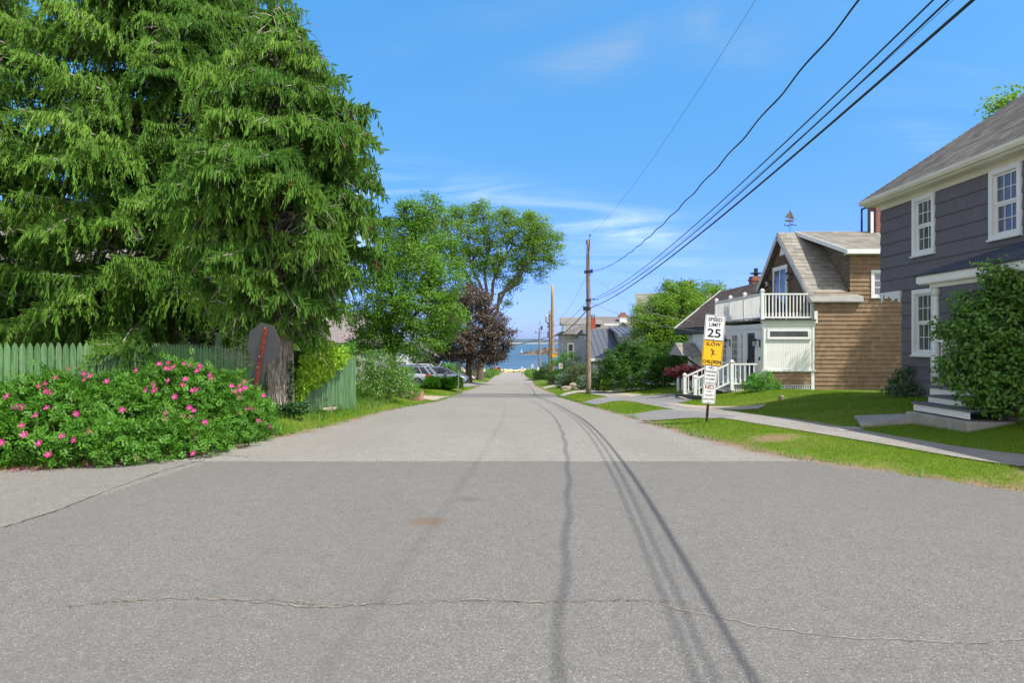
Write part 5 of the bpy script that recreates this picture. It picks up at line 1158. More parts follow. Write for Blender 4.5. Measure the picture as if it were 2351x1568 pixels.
# side wall towards the camera (long), facing -y
f = Face((hx, ys0, 0), (1, 0, 0), (0, -1, 0))
mb = MB()
wall(mb, f, 0, dx0 - hx, BZ + .12, 3.50, (), .12, .165, .027, jit=.003)
wall(mb, f, dx0 - hx, rx1 - hx, BZ + .12, 4.93, [(2.20, 2.95, 3.37, 4.27)], .12, .165, .027, jit=.003)
mb.build('wall', BSH, BH)
mb = MB(); lbox(mb, f, -.02, 8, BZ - .1, BZ + .06, -.1, .06); mb.build('sill_board', paint('sill_grey', (.5, .5, .5), .7), BH)
window(BH, f, 2.13, 3.02, 3.30, 4.34, .09, 2, 3, False, False, GLASS, WHITE, .03)
# gable wall facing the street (-x)
mb = MB(); n = 26
f = Face((hx, ys0, 0), (0, 1, 0), (-1, 0, 0))
def gtop(z):   # half width at height z (bell-cast near the eave)
    return float(np.interp(z, [3.0, 3.5, 4.0, ax_z - .05], [3.1, 2.95, 2.45, .02]))
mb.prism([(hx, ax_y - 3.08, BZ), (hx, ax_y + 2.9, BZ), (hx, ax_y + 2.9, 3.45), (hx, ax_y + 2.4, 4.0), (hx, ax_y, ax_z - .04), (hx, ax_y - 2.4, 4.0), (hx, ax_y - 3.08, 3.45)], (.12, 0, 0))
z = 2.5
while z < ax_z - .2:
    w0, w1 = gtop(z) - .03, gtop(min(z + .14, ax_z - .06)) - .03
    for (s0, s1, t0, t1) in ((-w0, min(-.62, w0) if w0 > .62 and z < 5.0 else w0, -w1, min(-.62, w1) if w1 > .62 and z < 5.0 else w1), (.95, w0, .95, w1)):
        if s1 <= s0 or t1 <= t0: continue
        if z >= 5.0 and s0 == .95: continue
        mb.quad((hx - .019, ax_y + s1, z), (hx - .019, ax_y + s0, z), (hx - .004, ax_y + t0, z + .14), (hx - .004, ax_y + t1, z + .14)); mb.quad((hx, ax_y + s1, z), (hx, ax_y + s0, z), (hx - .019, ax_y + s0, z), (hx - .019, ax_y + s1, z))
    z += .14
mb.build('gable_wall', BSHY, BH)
# rake boards
mb = MB(); xr = hx - .22
for sg in (-1, 1):
    pts = [(ax_y, ax_z - .02), (ax_y + sg * 2.45, 4.02), (ax_y + sg * 3.05, 3.42), (ax_y + sg * 3.27, 3.25)]
    for (y0_, z0_), (y1_, z1_) in zip(pts[:-1], pts[1:]): mb.beam((xr - .012, y0_, z0_ - .09), (xr - .012, y1_, z1_ - .09), .03, .20)
mb.beam((hx - .03, ys0 + .06, BZ), (hx - .03, ys0 + .06, 3.3), .12, .06, (0, 1, 0)); mb.build('rake_board', paint('grey_trim', (.52, .51, .50), .6), BH)
mb = MB(); mb.prism([(hx - .03, ax_y - .26, ax_z - .92), (hx - .03, ax_y + .26, ax_z - .92), (hx - .03, ax_y, ax_z - .45)], (.03, 0, 0)); mb.build('gable_vent', WHITE, BH)
# roof over the gable: near slope with dormer cut, far slope
def bell(sg, x0, x1, top=0.0, m_=RG, name='roof'):
    mb = MB(); P3 = [(ax_y + sg * 3.27, 3.30), (ax_y + sg * 3.05, 3.49), (ax_y + sg * 2.45, 4.10), (ax_y, ax_z + .06)]
    for (a, b), k in zip(zip(P3[:-1], P3[1:]), (2, 4, 13)):
        slope(mb, (x0, a[0], a[1]), (x1, a[0], a[1]), (x1, b[0], b[1]), (x0, b[0], b[1]), k, .05, .012)
    return mb.build(name, m_, BH)
bell(-1, xr, dx0 - .02); bell(1, xr, rx1)
mb = MB(); slope(mb, (dx0 - .02, ax_y - 3.27, 3.30), (dx0 + .50, ax_y - 3.27, 3.30), (dx0 + .08, ax_y - 3.0, 3.52), (dx0 - .02, ax_y - 3.0, 3.52), 2, .05, .012); mb.build('roof', RG, BH)
mb = MB(); mb.box(xr, ax_y - 3.30, 3.14, dx0 + .42, ax_y - 3.27, 3.32); mb.box(xr, ax_y - 3.27, 3.10, dx0 + .40, ys0 - .021, 3.14); mb.prism([(dx0 + .42, ax_y - 3.30, 3.14), (dx0 + .42, ax_y - 3.30, 3.30), (dx0 + .1, ax_y - 3.02, 3.50), (dx0 + .1, ax_y - 3.02, 3.14)], (.015, 0, 0)); mb.build('eave_trim', paint('eave_grey', (.50, .49, .47), .6), BH)
# shed dormer
mb = MB(); slope(mb, (dx0 - .28, ys0 - .32, 5.08), (rx1, ys0 - .32, 5.08), (rx1, ax_y, ax_z + .10), (dx0 - .80, ax_y, ax_z + .10), 16, .05, .012); mb.build('dormer_roof', RG, BH)
mb = MB(); mb.box(dx0 - .26, ys0 - .36, 4.93, rx1, ys0 - .33, 5.10); mb.box(dx0 - .24, ys0 - .33, 4.92, rx1, ys0 - .021, 4.95)
mb.prism([(dx0 - .29, ys0 - .34, 4.93), (dx0 - .29, ys0 - .34, 5.10), (dx0 - .80, ax_y, ax_z + .11), (dx0 - .80, ax_y, ax_z - .06)], (.03, 0, 0)); mb.build('fascia', WHITE, BH)
mb = MB(); mb.prism([(dx0, ys0, 3.45), (dx0, ys0, 5.0), (dx0, ax_y - .1, ax_z), (dx0, ax_y - .35, ax_z - .15), (dx0, ax_y - 2.45, 4.02), (dx0, ax_y - 3.0, 3.48)], (.1, 0, 0))
zz_ = 3.6
while zz_ < 5.9:
    yA = ys0 + (0 if zz_ < 5.0 else (zz_ - 5.0) / (ax_z - 5.0) * 3.0); yB = ax_y - np.interp(zz_, [3.45, 4.02, ax_z], [3.0, 2.42, .1]) ; yA = max(yA, ys0); 
    if yB > yA + .05: mb.quad((dx0 - .016, yA, zz_), (dx0 - .016, yB, zz_), (dx0 - .003, yB, zz_ + .13), (dx0 - .003, yA, zz_ + .13)); mb.quad((dx0, yA, zz_), (dx0, yB, zz_), (dx0 - .016, yB, zz_), (dx0 - .016, yA, zz_))
    zz_ += .14
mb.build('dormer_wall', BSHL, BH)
# sliding glass door and lanterns in the gable
f = Face((hx - .02, ys0, 0), (0, 1, 0), (-1, 0, 0)); s_a, s_b = ax_y - ys0 - .60, ax_y - ys0 + .93
mb = MB(); lbox(mb, f, s_a, s_a + .12, 2.5, 4.85, 0, .05); lbox(mb, f, s_b - .12, s_b, 2.5, 4.85, 0, .05); lbox(mb, f, s_a + .12, s_b - .12, 4.68, 4.85, 0, .05); lbox(mb, f, (s_a + s_b) / 2 - .03, (s_a + s_b) / 2 + .03, 2.5, 4.68, .002, .04); dw = mb.build('sliding_door', WHITE, BH)
m, t, p, o = new_mat('etched_blue_glass'); nn_ = NOISE(t, POS(t), 5.0, 6.0, .75, (1, 1, .45)); setc(t, p, MIXC(t, RAMP(t, nn_, .48, .60), (.02, .05, .10), (.22, .38, .42)), .08, .8); BLUEG = m
mb = MB(); lbox(mb, f, s_a + .12, (s_a + s_b) / 2 - .03, 2.5, 4.68, .005, .015); mb.build('door_pane', BLUEG, dw)
mb = MB(); lbox(mb, f, (s_a + s_b) / 2 + .03, s_b - .12, 2.5, 4.68, .005, .015); mb.build('door_pane', GLASS, dw)
def lantern(parent, x, y, z, s_=1.0, gl=GREYW):
    mb = MB(); mb.box(x - .01, y - .05 * s_, z - .12 * s_, x + .03, y + .05 * s_, z + .12 * s_); mb.beam((x, y, z + .08 * s_), (x - .16 * s_, y, z + .14 * s_), .03, .03)
    mb.lathe([(.01, .20), (.05, .16), (.10, .10), (.10, .08)], (x - .17 * s_, y, z), 8); mb.lathe([(.03, -.16), (.06, -.12), (.02, -.2)], (x - .17 * s_, y, z), 8); o = mb.build('lantern', DARK, parent)
    mb = MB(); mb.lathe([(.055, -.12), (.085, .08)], (x - .17 * s_, y, z), 8); mb.build('lantern_glass', gl, o); return o
lantern(BH, hx - .02, ax_y - .98, 4.30); lantern(BH, hx - .02, ax_y + 1.28, 4.20)
# porch block with the flat roof
px0 = 9.57; py1 = 33.0
f = Face((px0, ys0, 0), (1, 0, 0), (0, -1, 0)); PW = hx - px0 - .02
m, t, p, o = new_mat('white_beadboard'); s_ = N(t, 'ShaderNodeSeparateXYZ', i_0=POS(t)); fr_ = M(t, 'FRACT', M(t, 'DIVIDE', s_.outputs[0], .085)); gro = M(t, 'LESS_THAN', fr_, .12)
setc(t, p, MIXC(t, gro, (.70, .71, .73), (.42, .43, .45)), .5); BUMP(t, p, gro, -.6, .01); BEAD = m
mb = MB()
for i in range(int(PW / .085)): lbox(mb, f, .09 + i * .085 - .0, .09 + i * .085 + .078, .56, 2.22, 0, .014) if .09 + (i + 1) * .085 < PW - .07 else None
lbox(mb, f, 0, PW, .50, 2.28, -.08, 0); mb.build('beadboard_panel', WHITE, BH)
mb = MB(); wall(mb, f, .12, PW - .12, BZ + .48, .47, (), .08, .165, .016); mb.build('lower_panel', BSH, BH)
mb = MB()
lbox(mb, f, 0, .12, BZ + .05, .47, -.08, .025); lbox(mb, f, PW - .12, PW, BZ + .05, .47, -.08, .025); lbox(mb, f, 0, .09, .56, 2.22, -.07, .025); lbox(mb, f, PW - .07, PW, .56, 2.22, -.07, .025)
lbox(mb, f, -.05, PW + .05, .475, .54, -.05, .06); lbox(mb, f, -.04, PW + .03, 2.225, 2.33, -.05, .045); lbox(mb, f, -.09, PW + .06, 2.335, 2.40, -.05, .10); lbox(mb, f, PW - .02, PW + .10, 2.31, 2.78, .0, .07)
mb.build('porch_trim', WHITE, BH)
mb = MB(); x = .02
while x < PW - .05: lbox(mb, f, x, x + .055, BZ - .05, BZ + .46, -.03, .0); x += .085
lbox(mb, f, 0, PW, BZ + .44, BZ + .475, -.04, .012); mb.build('skirting', LAT, BH)
mb = MB(); lbox(mb, f, .14, PW - .16, 1.72, 2.10, .015, .05); wn_ = mb.build('transom_window', WHITE, BH); mb = MB(); lbox(mb, f, .24, PW - .26, 1.80, 2.01, .0505, .053); mb.build('pane', GLASSG, wn_)
mb = MB(); lbox(mb, f, .12, PW - .14, 1.685, 1.72, .015, .07); mb.build('window_sill', GREYW, wn_)
# porch front towards the street (x = px0)
f = Face((px0, ys0, 0), (0, 1, 0), (-1, 0, 0)); PL = py1 - ys0
mb = MB(); wall(mb, f, 0, PL + 3.2, BZ, 2.30, (), .10); lbox(mb, f, -.04, PL + .3, 2.12, 2.30, 0.001, .05); lbox(mb, f, 0, .10, BZ, 2.12, 0.001, .03); mb.build('porch_wall', WHITE, BH)
for (s0, s1) in ((2.75, 3.75), (4.25, 5.10), (5.55, 6.45)): window(BH, f, s0, s1, -.02, 2.02, .09, 4, 6, False, False, GLASSG, WHITE, .028)
window(BH, f, 2.10, 2.52, -.02, 2.02, .07, 2, 6, False, False, GLASSG, WHITE, .028)
mb = MB(); lbox(mb, f, .62, .74, -.1, 2.08, .001, .06); lbox(mb, f, 1.64, 1.76, -.1, 2.08, .001, .06); lbox(mb, f, .74, 1.64, 1.96, 2.08, .001, .06); dfr = mb.build('door_frame', WHITE, BH)
mb = MB(); lbox(mb, f, .74, 1.64, -.08, 1.96, .002, .03); do = mb.build('door', paint('navy_door', (.025, .03, .08), .4), BH); mb = MB(); lbox(mb, f, .90, 1.48, .7, 1.84, .0305, .034); mb.build('door_pane', GLASS, do)
mb = MB(); lbox(mb, f, 1.42, 1.62, .2, .9, .035, .07); mb.build('door_handle', DARK, do)
lantern(BH, px0 - .01, ys0 + .35, 1.55, 1.25); lantern(BH, px0 - .01, ys0 + 3.95, 1.55, 1.25)
mb = MB(); lbox(mb, f, .26, .40, .82, 1.02, .031, .045); mb.build('house_number_plate', DARK, BH)
mb = MB(); mb.box(px0 - .16, ys0 - .14, 2.40, hx + .0, py1 + .1, 2.46); mb.build('porch_roof', paint('dark_roof_edge', (.10, .095, .09), .9), BH)
# balcony railing
def newel(parent, x, y, z0, z1, w_=.12, name='newel_post'):
    mb = MB(); mb.box(x - w_ / 2, y - w_ / 2, z0, x + w_ / 2, y + w_ / 2, z1 - .08); mb.box(x - w_ * .68, y - w_ * .68, z1 - .08, x + w_ * .68, y + w_ * .68, z1 - .045); mb.lathe([(w_ * .55, 0), (w_ * .62, .025), (w_ * .3, .06)], (x, y, z1 - .045), 8); return mb.build(name, WHITE, parent)
def railing(parent, a, b, z0, z1, n, name='railing', za=0.0, zb=0.0):
    a, b = Vector(a), Vector(b); mb = MB()
    mb.beam(a + Vector((0, 0, z1 - .03)), b + Vector((0, 0, z1 - .03)), .07, .06); r_ = mb.build(name, WHITE, parent); mb = MB(); mb.beam(a + Vector((0, 0, z0 + .06)), b + Vector((0, 0, z0 + .06)), .06, .06); mb.build('bottom_rail', WHITE, r_)
    for i in range(n):
        q = a.lerp(b, (i + .5) / n); mb = MB(); mb.box(q.x - .018, q.y - .018, q.z + z0 + .09, q.x + .018, q.y + .018, q.z + z1 - .06); mb.box(q.x - .028, q.y - .028, q.z + z0 + .09, q.x + .028, q.y + .028, q.z + z0 + .24); mb.build('baluster', WHITE, r_)
    return r_
bx0 = px0 - .02; zt = 2.46
for yy in (ys0 + .05, ys0 + 2.0, ys0 + 3.85, ys0 + 5.9): newel(BH, bx0, yy, zt, 3.62)
for a, b in ((ys0 + .11, ys0 + 1.94), (ys0 + 2.06, ys0 + 3.79), (ys0 + 3.91, ys0 + 5.84)): railing(BH, (bx0, a, 0), (bx0, b, 0), zt + .02, 3.48, 13, 'balcony_railing')
railing(BH, (bx0 + .06, ys0 + .05, 0), (hx - .06, ys0 + .05, 0), zt + .02, 3.46, 14, 'balcony_railing')
railing(BH, (bx0 + .06, ys0 + 5.9, 0), (hx - .06, ys0 + 5.9, 0), zt + .02, 3.46, 12, 'balcony_railing')
# lower wing with the long dark roof
mb = MB(); ry0, ry1 = ax_y + 1.9, 39.4
slope(mb, (9.42, ry0, 2.36), (9.42, ry1, 2.36), (12.05, ry1, 4.52), (12.05, ry0, 4.52), 24, .06, .014); slope(mb, (14.7, ry0, 2.36), (14.7, ry1, 2.36), (12.05, ry1, 4.52), (12.05, ry0, 4.52), 8, .06, .014); mb.build('wing_roof', RBR, BH)
mb = MB(); mb.beam((9.40, ry1 + .03, 2.34), (12.05, ry1 + .03, 4.50), .06, .16); mb.beam((12.0, ry1 - .2, 4.56), (10.9, ry1 - .05, 3.66), .10, .04); mb.build('wing_rake', WHITE, BH)
mb = MB(); f = Face((10.15, ys0, 0), (0, 1, 0), (-1, 0, 0)); wall(mb, f, 7.1, 13.2, -1.3, 2.4, (), .1, .16, .012); f9 = Face((9.6, 39.2, 0), (1, 0, 0), (0, 1, 0)); wall(mb, f9, 0.5, 5, -1.3, 2.4, ()); mb.build('wing_wall', WHITE, BH)
mb = MB(); mb.box(9.40, py1 + .2, 2.02, 9.46, ry1, 2.33); mb.box(9.46, py1 + .2, 2.0, 10.14, ry1, 2.06); mb.build('wing_soffit', paint('dark_green_grey_trim', (.05, .065, .06), .7), BH)
window(BH, f, 10.2, 11.2, -.1, 1.3, .09, 1, 1, True, False, GLASS, WHITE); window(BH, f, 11.7, 12.6, -.1, 1.3, .09, 1, 1, True, False, GLASS, WHITE)
mb = MB(); slope(mb, (9.1, 34.2, 1.22), (9.1, 35.3, 1.22), (9.1 + .0, 34.75, 1.62), (9.1, 34.75, 1.62), 0)
hood = MB(); hy0, hy1 = 34.4, 37.2; slope(hood, (8.55, hy0 - .2, .92), (10.12, hy0 - .2, .92), (10.12, (hy0 + hy1) / 2, 1.55), (8.55, (hy0 + hy1) / 2, 1.55), 4, .04, .01); slope(hood, (8.55, hy1 + .2, .92), (10.12, hy1 + .2, .92), (10.12, (hy0 + hy1) / 2, 1.55), (8.55, (hy0 + hy1) / 2, 1.55), 4, .04, .01); hood.build('door_hood', RG, BH)
mb = MB(); mb.prism([(8.57, hy0 - .05, .90), (8.57, hy1 + .05, .90), (8.57, (hy0 + hy1) / 2, 1.50)], (.04, 0, 0)); mb.build('hood_gable', GREYW, BH)
mb = MB(); mb.beam((8.7, hy0 + .1, .85), (10.13, hy0 + .1, -.15), .09, .09); mb.beam((8.7, hy1 - .1, .85), (10.13, hy1 - .1, -.15), .09, .09); mb.build('hood_bracket', DARK, BH)
mb = MB(); lbox(mb, f, 9.0, 9.9, -1.0, 1.05, .015, .04); mb.build('side_door', paint('brown_door', (.13, .08, .05), .6), BH)
# chimneys
mb = MB(); cx3, cy3 = at(1735, 0, 36)[0], 36; mb.box(cx3 - .28, cy3 - .28, 3.9, cx3 + .28, cy3 + .28, 5.05); mb.box(cx3 - .32, cy3 - .32, 4.82, cx3 + .32, cy3 + .32, 4.92); ch = mb.build('chimney', BRICK, BH)
mb = MB(); mb.lathe([(.12, 0), (.12, .12), (.30, .14), (.30, .19), (.10, .22), (.10, .40), (.14, .42)], (cx3, cy3, 5.05), 10); mb.build('chimney_cap', DARK, ch)
mb = MB(); mb.box(15.36, ax_y - .3, 6.0, 16.0, ax_y + .4, 7.42); mb.build('chimney', BRICK, BH)
mb = MB()
for a, b in (((15.02, ax_y - .35), (15.34, ax_y - .35)),): 
    mb.box(a[0], a[1], 6.2, a[0] + .06, a[1] + .06, 7.35); mb.box(b[0] - .05, b[1], 6.2, b[0], b[1] + .06, 7.35); mb.box(a[0], a[1], 7.28, b[0], b[1] + .06, 7.35); mb.box(a[0], a[1] + .6, 6.2, a[0] + .06, a[1] + .66, 7.35); mb.box(a[0], a[1] + .06, 7.28, a[0] + .06, a[1] + .6, 7.35)
mb.build('roof_window_frame', DARK, BH)
mb = MB(); mb.box(15.12, ax_y - .33, 6.2, 15.24, ax_y - .30, 7.1); mb.build('roof_window_sash', WHITE, BH)
# ship weather vane on the ridge
vx, vy = 11.85, ax_y; vz = ax_z + .08
VANE = paint('bronze_green', (.12, .10, .06), .5, .2, 9, .5, .4)
wv = thing('weather_vane', 'sailing ship weather vane on the ridge of the brown shingled house', 'weather vane', (vx, vy, vz))
mb = MB(); mb.tube([(vx, vy, vz - .1), (vx, vy, vz + .56)], .012, 6); mb.lathe([(.005, -.04), (.035, 0), (.005, .04)], (vx, vy, vz + .22), 8); mb.build('rod', DARK, wv)
mb = MB()
for dx_, dy_ in ((1, 0), (0, 1)):
    mb.beam((vx - .24 * dx_, vy - .24 * dy_, vz + .34), (vx + .24 * dx_, vy + .24 * dy_, vz + .34), .018, .018)
    for s_ in (-1, 1): mb.lathe([(.002, -.04), (.035, -.02), (.035, .02), (.002, .04)], (vx + .26 * dx_ * s_, vy + .26 * dy_ * s_, vz + .34), 6)
mb.build('compass_arms', DARK, wv)
mb = MB(); mb.prism([(vx - .22, vy, vz + .52), (vx + .15, vy, vz + .50), (vx + .24, vy, vz + .60), (vx - .24, vy, vz + .62)], (0, .03, 0)); mb.build('hull', VANE, wv)
mb = MB(); mb.prism([(vx - .02, vy, vz + .66), (vx + .24, vy, vz + .64), (vx + .01, vy, vz + 1.12)], (0, .012, 0)); mb.prism([(vx - .04, vy, vz + .68), (vx - .25, vy, vz + .76), (vx - .03, vy, vz + 1.02)], (0, .012, 0)); mb.beam((vx - .01, vy, vz + .56), (vx - .01, vy, vz + 1.16), .015, .015, (0, 1, 0)); mb.build('sail', VANE, wv); wv.scale = (.84, .84, .84)

# front stoop: landing, steps and white railings
lx0, lx1, ly0_, ly1_ = 8.40, px0 - .02, ys0 + .15, ys0 + 1.75; lz = -.10
SS = thing('front_stoop', 'wooden stoop with white balustrade leading to the porch door of the brown house', 'stairs', (8.4, ys0 + .9, g(8.4, ys0 + .9)))
mb = MB(); mb.box(lx0, ly0_, lz - .06, lx1, ly1_, lz); mb.build('landing', DECK, SS)
mb = MB(); x = lx0 + .02
while x < lx1: mb.box(x, ly0_ + .02, -1.0, x + .055, ly0_ + .04, lz - .065); x += .085
y = ly0_ + .05
while y < ly1_: mb.box(lx0 + .02, y, -1.0, lx0 + .04, y + .055, lz - .065); y += .085
mb.build('skirting', LAT, SS)
WOODS = paint('raw_lumber', (.34, .24, .14), .8, .2, 5, .2, streak=(2, 2, 14)); TRD = paint('tread_grey', (.33, .32, .31), .8)
for k in range(3):
    mb = MB(); z = lz - .17 * (k + 1); x = lx0 - .30 * (k + 1); mb.box(x - .02, ly0_ + .05, z - .04, x + .30, ly1_ - .05, z); mb.build('step', TRD, SS)
mb = MB()
for yy in (ly0_ + .0, ly1_ - .04): mb.prism([(lx0, yy, lz - .17), (lx0 - .30, yy, lz - .34), (lx0 - .92, yy, lz - .62), (lx0 - .92, yy, lz - .9), (lx0 - .5, yy, lz - .85), (lx0, yy, lz - .45)], (0, .04, 0))
mb.build('stringer', WOODS, SS)
mb = MB(); mb.box(6.75, ly0_ - .1, -1.0, 7.65, ly1_ + .1, lz - .52); mb.build('base_slab', CONC, SS)
for yy in (ly0_, ly1_):
    newel(SS, lx0 + .02, yy, lz - .15, lz + 1.0, .12); newel(SS, 7.02, yy, lz - .55, lz + .42, .12)
    railing(SS, (lx0 + .08, yy, 0), (lx1 - .02, yy, 0), lz + .04, lz + .88, 6)
    a, b = Vector((7.08, yy, lz - .60)), Vector((lx0 - .04, yy, lz - .02)); railing(SS, a, b, .12, .93, 7)
newel(SS, lx1 - .02, ly0_ - .0, lz, lz + 1.0, .12)

# ------------------------------------------------------------------ houses further down on the right
CLAPW = shingle_mat('white_clapboard', (.60, .61, .62), (.72, .73, .74), 'x', .16, 9.0, -1.2, .6, .3, (.6, .6, .6))
CLAPG = shingle_mat('grey_clapboard', (.30, .305, .32), (.40, .405, .42), 'y', .16, 9.0, -1.2, .6, .3)
m, t, p, o = new_mat('standing_seam_metal'); s_ = N(t, 'ShaderNodeSeparateXYZ', i_0=POS(t)); setc(t, p, MIXC(t, NOISE(t, POS(t), 2.0), (.125, .125, .14), (.17, .17, .185)), .45, .4, .3); METAL = m
RDK = shingle_mat('dark_slate_roof', (.16, .148, .142), (.28, .26, .245), 'y', .14, .4, 0, .95, .3)
MHn, MHa, MHf = (6.17, 52.0, .50), (6.17, 58.2, 2.68), (6.17, 65.8, 2.0)
MH = thing('metal_roof_house', 'low grey-white house with dark standing-seam metal roof behind the nearest pole', 'house', (6.17, 56, g(6.17, 56)))
mb = MB(); gz = -2.6; mb.prism([(6.17, 52, gz), (6.17, 65.8, gz), (6.17, 65.8, 1.95), (6.17, 58.2, 2.62), (6.17, 52, .46)], (8.5, 0, 0)); mb.build('wall', CLAPG, MH)
mb = MB(); f = Face((6.17, 52, 0), (1, 0, 0), (0, -1, 0)); wall(mb, f, .0, 8.5, gz, .30, (), .02, .16, .014); mb.build('wall', CLAPW, MH)
mb = MB(); slope(mb, (5.95, 51.7, .36), (14.9, 51.7, .36), (14.9, 58.2, 2.70), (5.95, 58.2, 2.70), 0, .07); slope(mb, (5.95, 66.0, 1.98), (14.9, 66.0, 1.98), (14.9, 58.2, 2.70), (5.95, 58.2, 2.70), 0, .07)
for i in range(22):
    x = 5.97 + i * .41; mb.beam((x, 51.72, .385), (x, 58.18, 2.715), .03, .045)
mb.build('metal_roof', METAL, MH)
mb = MB(); lbox(mb, f, -.2, 8.6, .12, .34, .0, .32); lbox(mb, f, .0, 8.5, -.35, -.18, .015, .04); mb.build('trim', WHITE, MH)
mb = MB(); lbox(mb, f, -.2, 8.6, -.18, .12, .015, .03); mb.build('frieze', GREYW, MH)
for (a, b) in ((1.9, 2.9),): window(MH, f, a, b, -1.6, -.4, .12, 1, 1, True, False, GLASS, WHITE, .02)
f7 = Face((6.17, 52, 0), (0, 1, 0), (-1, 0, 0)); window(MH, f7, 9.2, 10.8, -.35, 1.15, .12, 1, 1, True, False, GLASS, GREYW); window(MH, f7, 8.2, 10.2, -2.2, -.9, .1, 2, 1, False, False, GLASS, GREYW)
mb = MB(); mb.prism([(8.5, 53.0, .80), (8.5, 53.0, 2.05), (8.5, 56.8, 2.6), (8.5, 58.2, 2.70)], (6.3, 0, 0)); mb.build('dormer_wall', CLAPG, MH)
mb = MB(); fd = Face((8.5, 53.0, 0), (1, 0, 0), (0, -1, 0)); wall(mb, fd, 0, 6.3, .85, 1.98, (), .02, .16, .014); lbox(mb, fd, -.3, 6.5, 1.98, 2.12, 0, .3); mb.build('dormer_front', CLAPW, MH); window(MH, fd, .95, 1.75, 1.02, 1.85, .12, 1, 1, True, False, GLASS, WHITE)
mb = MB(); slope(mb, (8.2, 52.7, 2.12), (14.9, 52.7, 2.12), (14.9, 58.2, 2.86), (8.2, 58.2, 2.86), 0, .06)
for i in range(16): mb.beam((8.25 + i * .42, 52.72, 2.145), (8.25 + i * .42, 58.15, 2.88), .03, .045)
mb.build('metal_roof', METAL, MH)

SH = thing('seaside_house', 'large grey hip-roofed house with red chimney, beyond the metal-roofed house', 'house', (6.5, 80, g(6.5, 80)))
y0, y1, x0, x1 = 77.5, 90.0, 6.1, 21.0; gz = -4.2; e_ = at(0, 766, 77.5)[2]; GWB = shingle_mat('grey_brown_clapboard', (.30, .285, .27), (.42, .40, .375), 'y', .2, 9.0, 0, .7, .3)
mb = MB(); mb.prism([(x0, y0 + 1.6, gz), (x0 + 1.6, y0, gz), (x1, y0, gz), (x1, y1, gz), (x0, y1, gz)], (0, 0, e_ - gz)); mb.build('wall', GWB, SH)
mb = MB(); zr = at(0, 727, 84)[2]; ym = 84
slope(mb, (x0 + .9, y0 - .5, e_ - .05), (x1, y0 - .5, e_ - .05), (x1, ym, zr), (x0 + 3.2, ym, zr), 22, .1, .03); slope(mb, (x0 - .5, y1, e_ - .05), (x0 - .5, y0 + 1.2, e_ - .05), (x0 + 3.2, ym, zr), (x0 + 3.2, ym, zr), 22, .1, .03); slope(mb, (x0 - .5, y0 + 1.2, e_ - .05), (x0 + .9, y0 - .5, e_ - .05), (x0 + 3.2, ym, zr), (x0 + 3.2, ym, zr), 18, .1, .03); slope(mb, (x0 - .5, y1, e_ - .05), (x1, y1, e_ - .05), (x1, ym, zr), (x0 + 3.2, ym, zr), 4, .1, .03)
mb.build('roof', RDK, SH)
a = at(1293, 741, 80); b = at(1340, 725, 80)
mb = MB(); mb.box(a[0], 79.6, e_ + .3, a[0] + 2.6, 84, b[2] - .95); mb.build('dormer_wall', WHITE, SH); mb = MB(); mb.prism([(a[0] - .35, 79.3, b[2] - 1.0), (a[0] - .1, 84.5, b[2]), (a[0] - .1, 85, b[2] - 1.0)], (4.8, 0, 0)); mb.build('dormer_roof', RDK, SH)
f = Face((x0 + 1.6, y0, 0), (1, 0, 0), (0, -1, 0)); fw = Face((x0, y0 + 1.6, 0), (1, -1, 0), (-1, -1, 0)); fs = Face((x0, y0 + 1.6, 0), (0, 1, 0), (-1, 0, 0))
window(SH, fw, .45, 1.45, -.1 - .35, 1.75 - .3, .13, 1, 1, True, False, GLASS, WHITE); window(SH, f, 1.2, 2.2, -.6, 1.3, .13, 1, 1, True, False, GLASS, WHITE); window(SH, fs, 3.0, 4.4, -.6, 1.4, .13, 1, 1, True, False, GLASS, WHITE); window(SH, fw, .5, 1.4, -4, -2.4, .1, 1, 1, True, False, GLASS, WHITE)
mb = MB(); lbox(mb, f, -.1, 1.0, -3.4, .95, .0, .06); lbox(mb, f, 2.45, 2.8, -3.4, .95, 0, .06); mb.build('white_siding', CLAPW, SH)
mb = MB(); mb.box(x0 - 1.2, y0 + 2.2, -.95, x0, y0 + 8, -.85); mb.box(x0 - 1.2, y0 + 2.2, -.85, x0 - 1.14, y0 + 8, .1); mb.build('side_balcony', GREYW, SH)
c1 = at(1362.5, 0, 75.0); mb = MB(); mb.box(c1[0] - .26, 76.9 - 1.5, 1.5, c1[0] + .26, 76.9 - .9, at(0, 731, 75.5)[2]); mb.box(c1[0] - .30, 75.35, 1.2, c1[0] + .3, 76.1, 1.5)
chm = mb.build('chimney', paint('red_brick_far', (.38, .07, .045), .85, .15, 8), SH)
mb = MB()
for dx in (-.18, 0, .18): mb.tube([(c1[0] + dx, 75.7, at(0, 731, 75.5)[2]), (c1[0] + dx, 75.7, at(0, 722, 75.5)[2])], .05, 8)
mb.build('chimney_pot', DARK, chm)
c2 = at(1430, 0, 82); mb = MB(); mb.box(c2[0] - .45, 81.6, 2.4, c2[0] + .45, 82.4, at(0, 728, 82)[2]); cc = mb.build('chimney', WHITE, SH); mb = MB(); mb.box(c2[0] - .52, 81.5, at(0, 728, 82)[2], c2[0] + .52, 82.5, at(0, 723, 82)[2]); mb.box(c2[0] - .3, 81.8, at(0, 723, 82)[2], c2[0] + .3, 82.2, at(0, 717, 82)[2]); mb.build('chimney_cap', BRICK, cc)
c3 = at(1455, 0, 83); mb = MB(); mb.box(c3[0] - .35, 82.6, 2.6, c3[0] + .35, 83.3, at(0, 726, 83)[2]); mb.lathe([(.12, 0), (.12, .5), (.2, .55)], (c3[0], 83, at(0, 726, 83)[2]), 8); mb.build('chimney', BRICK, SH)
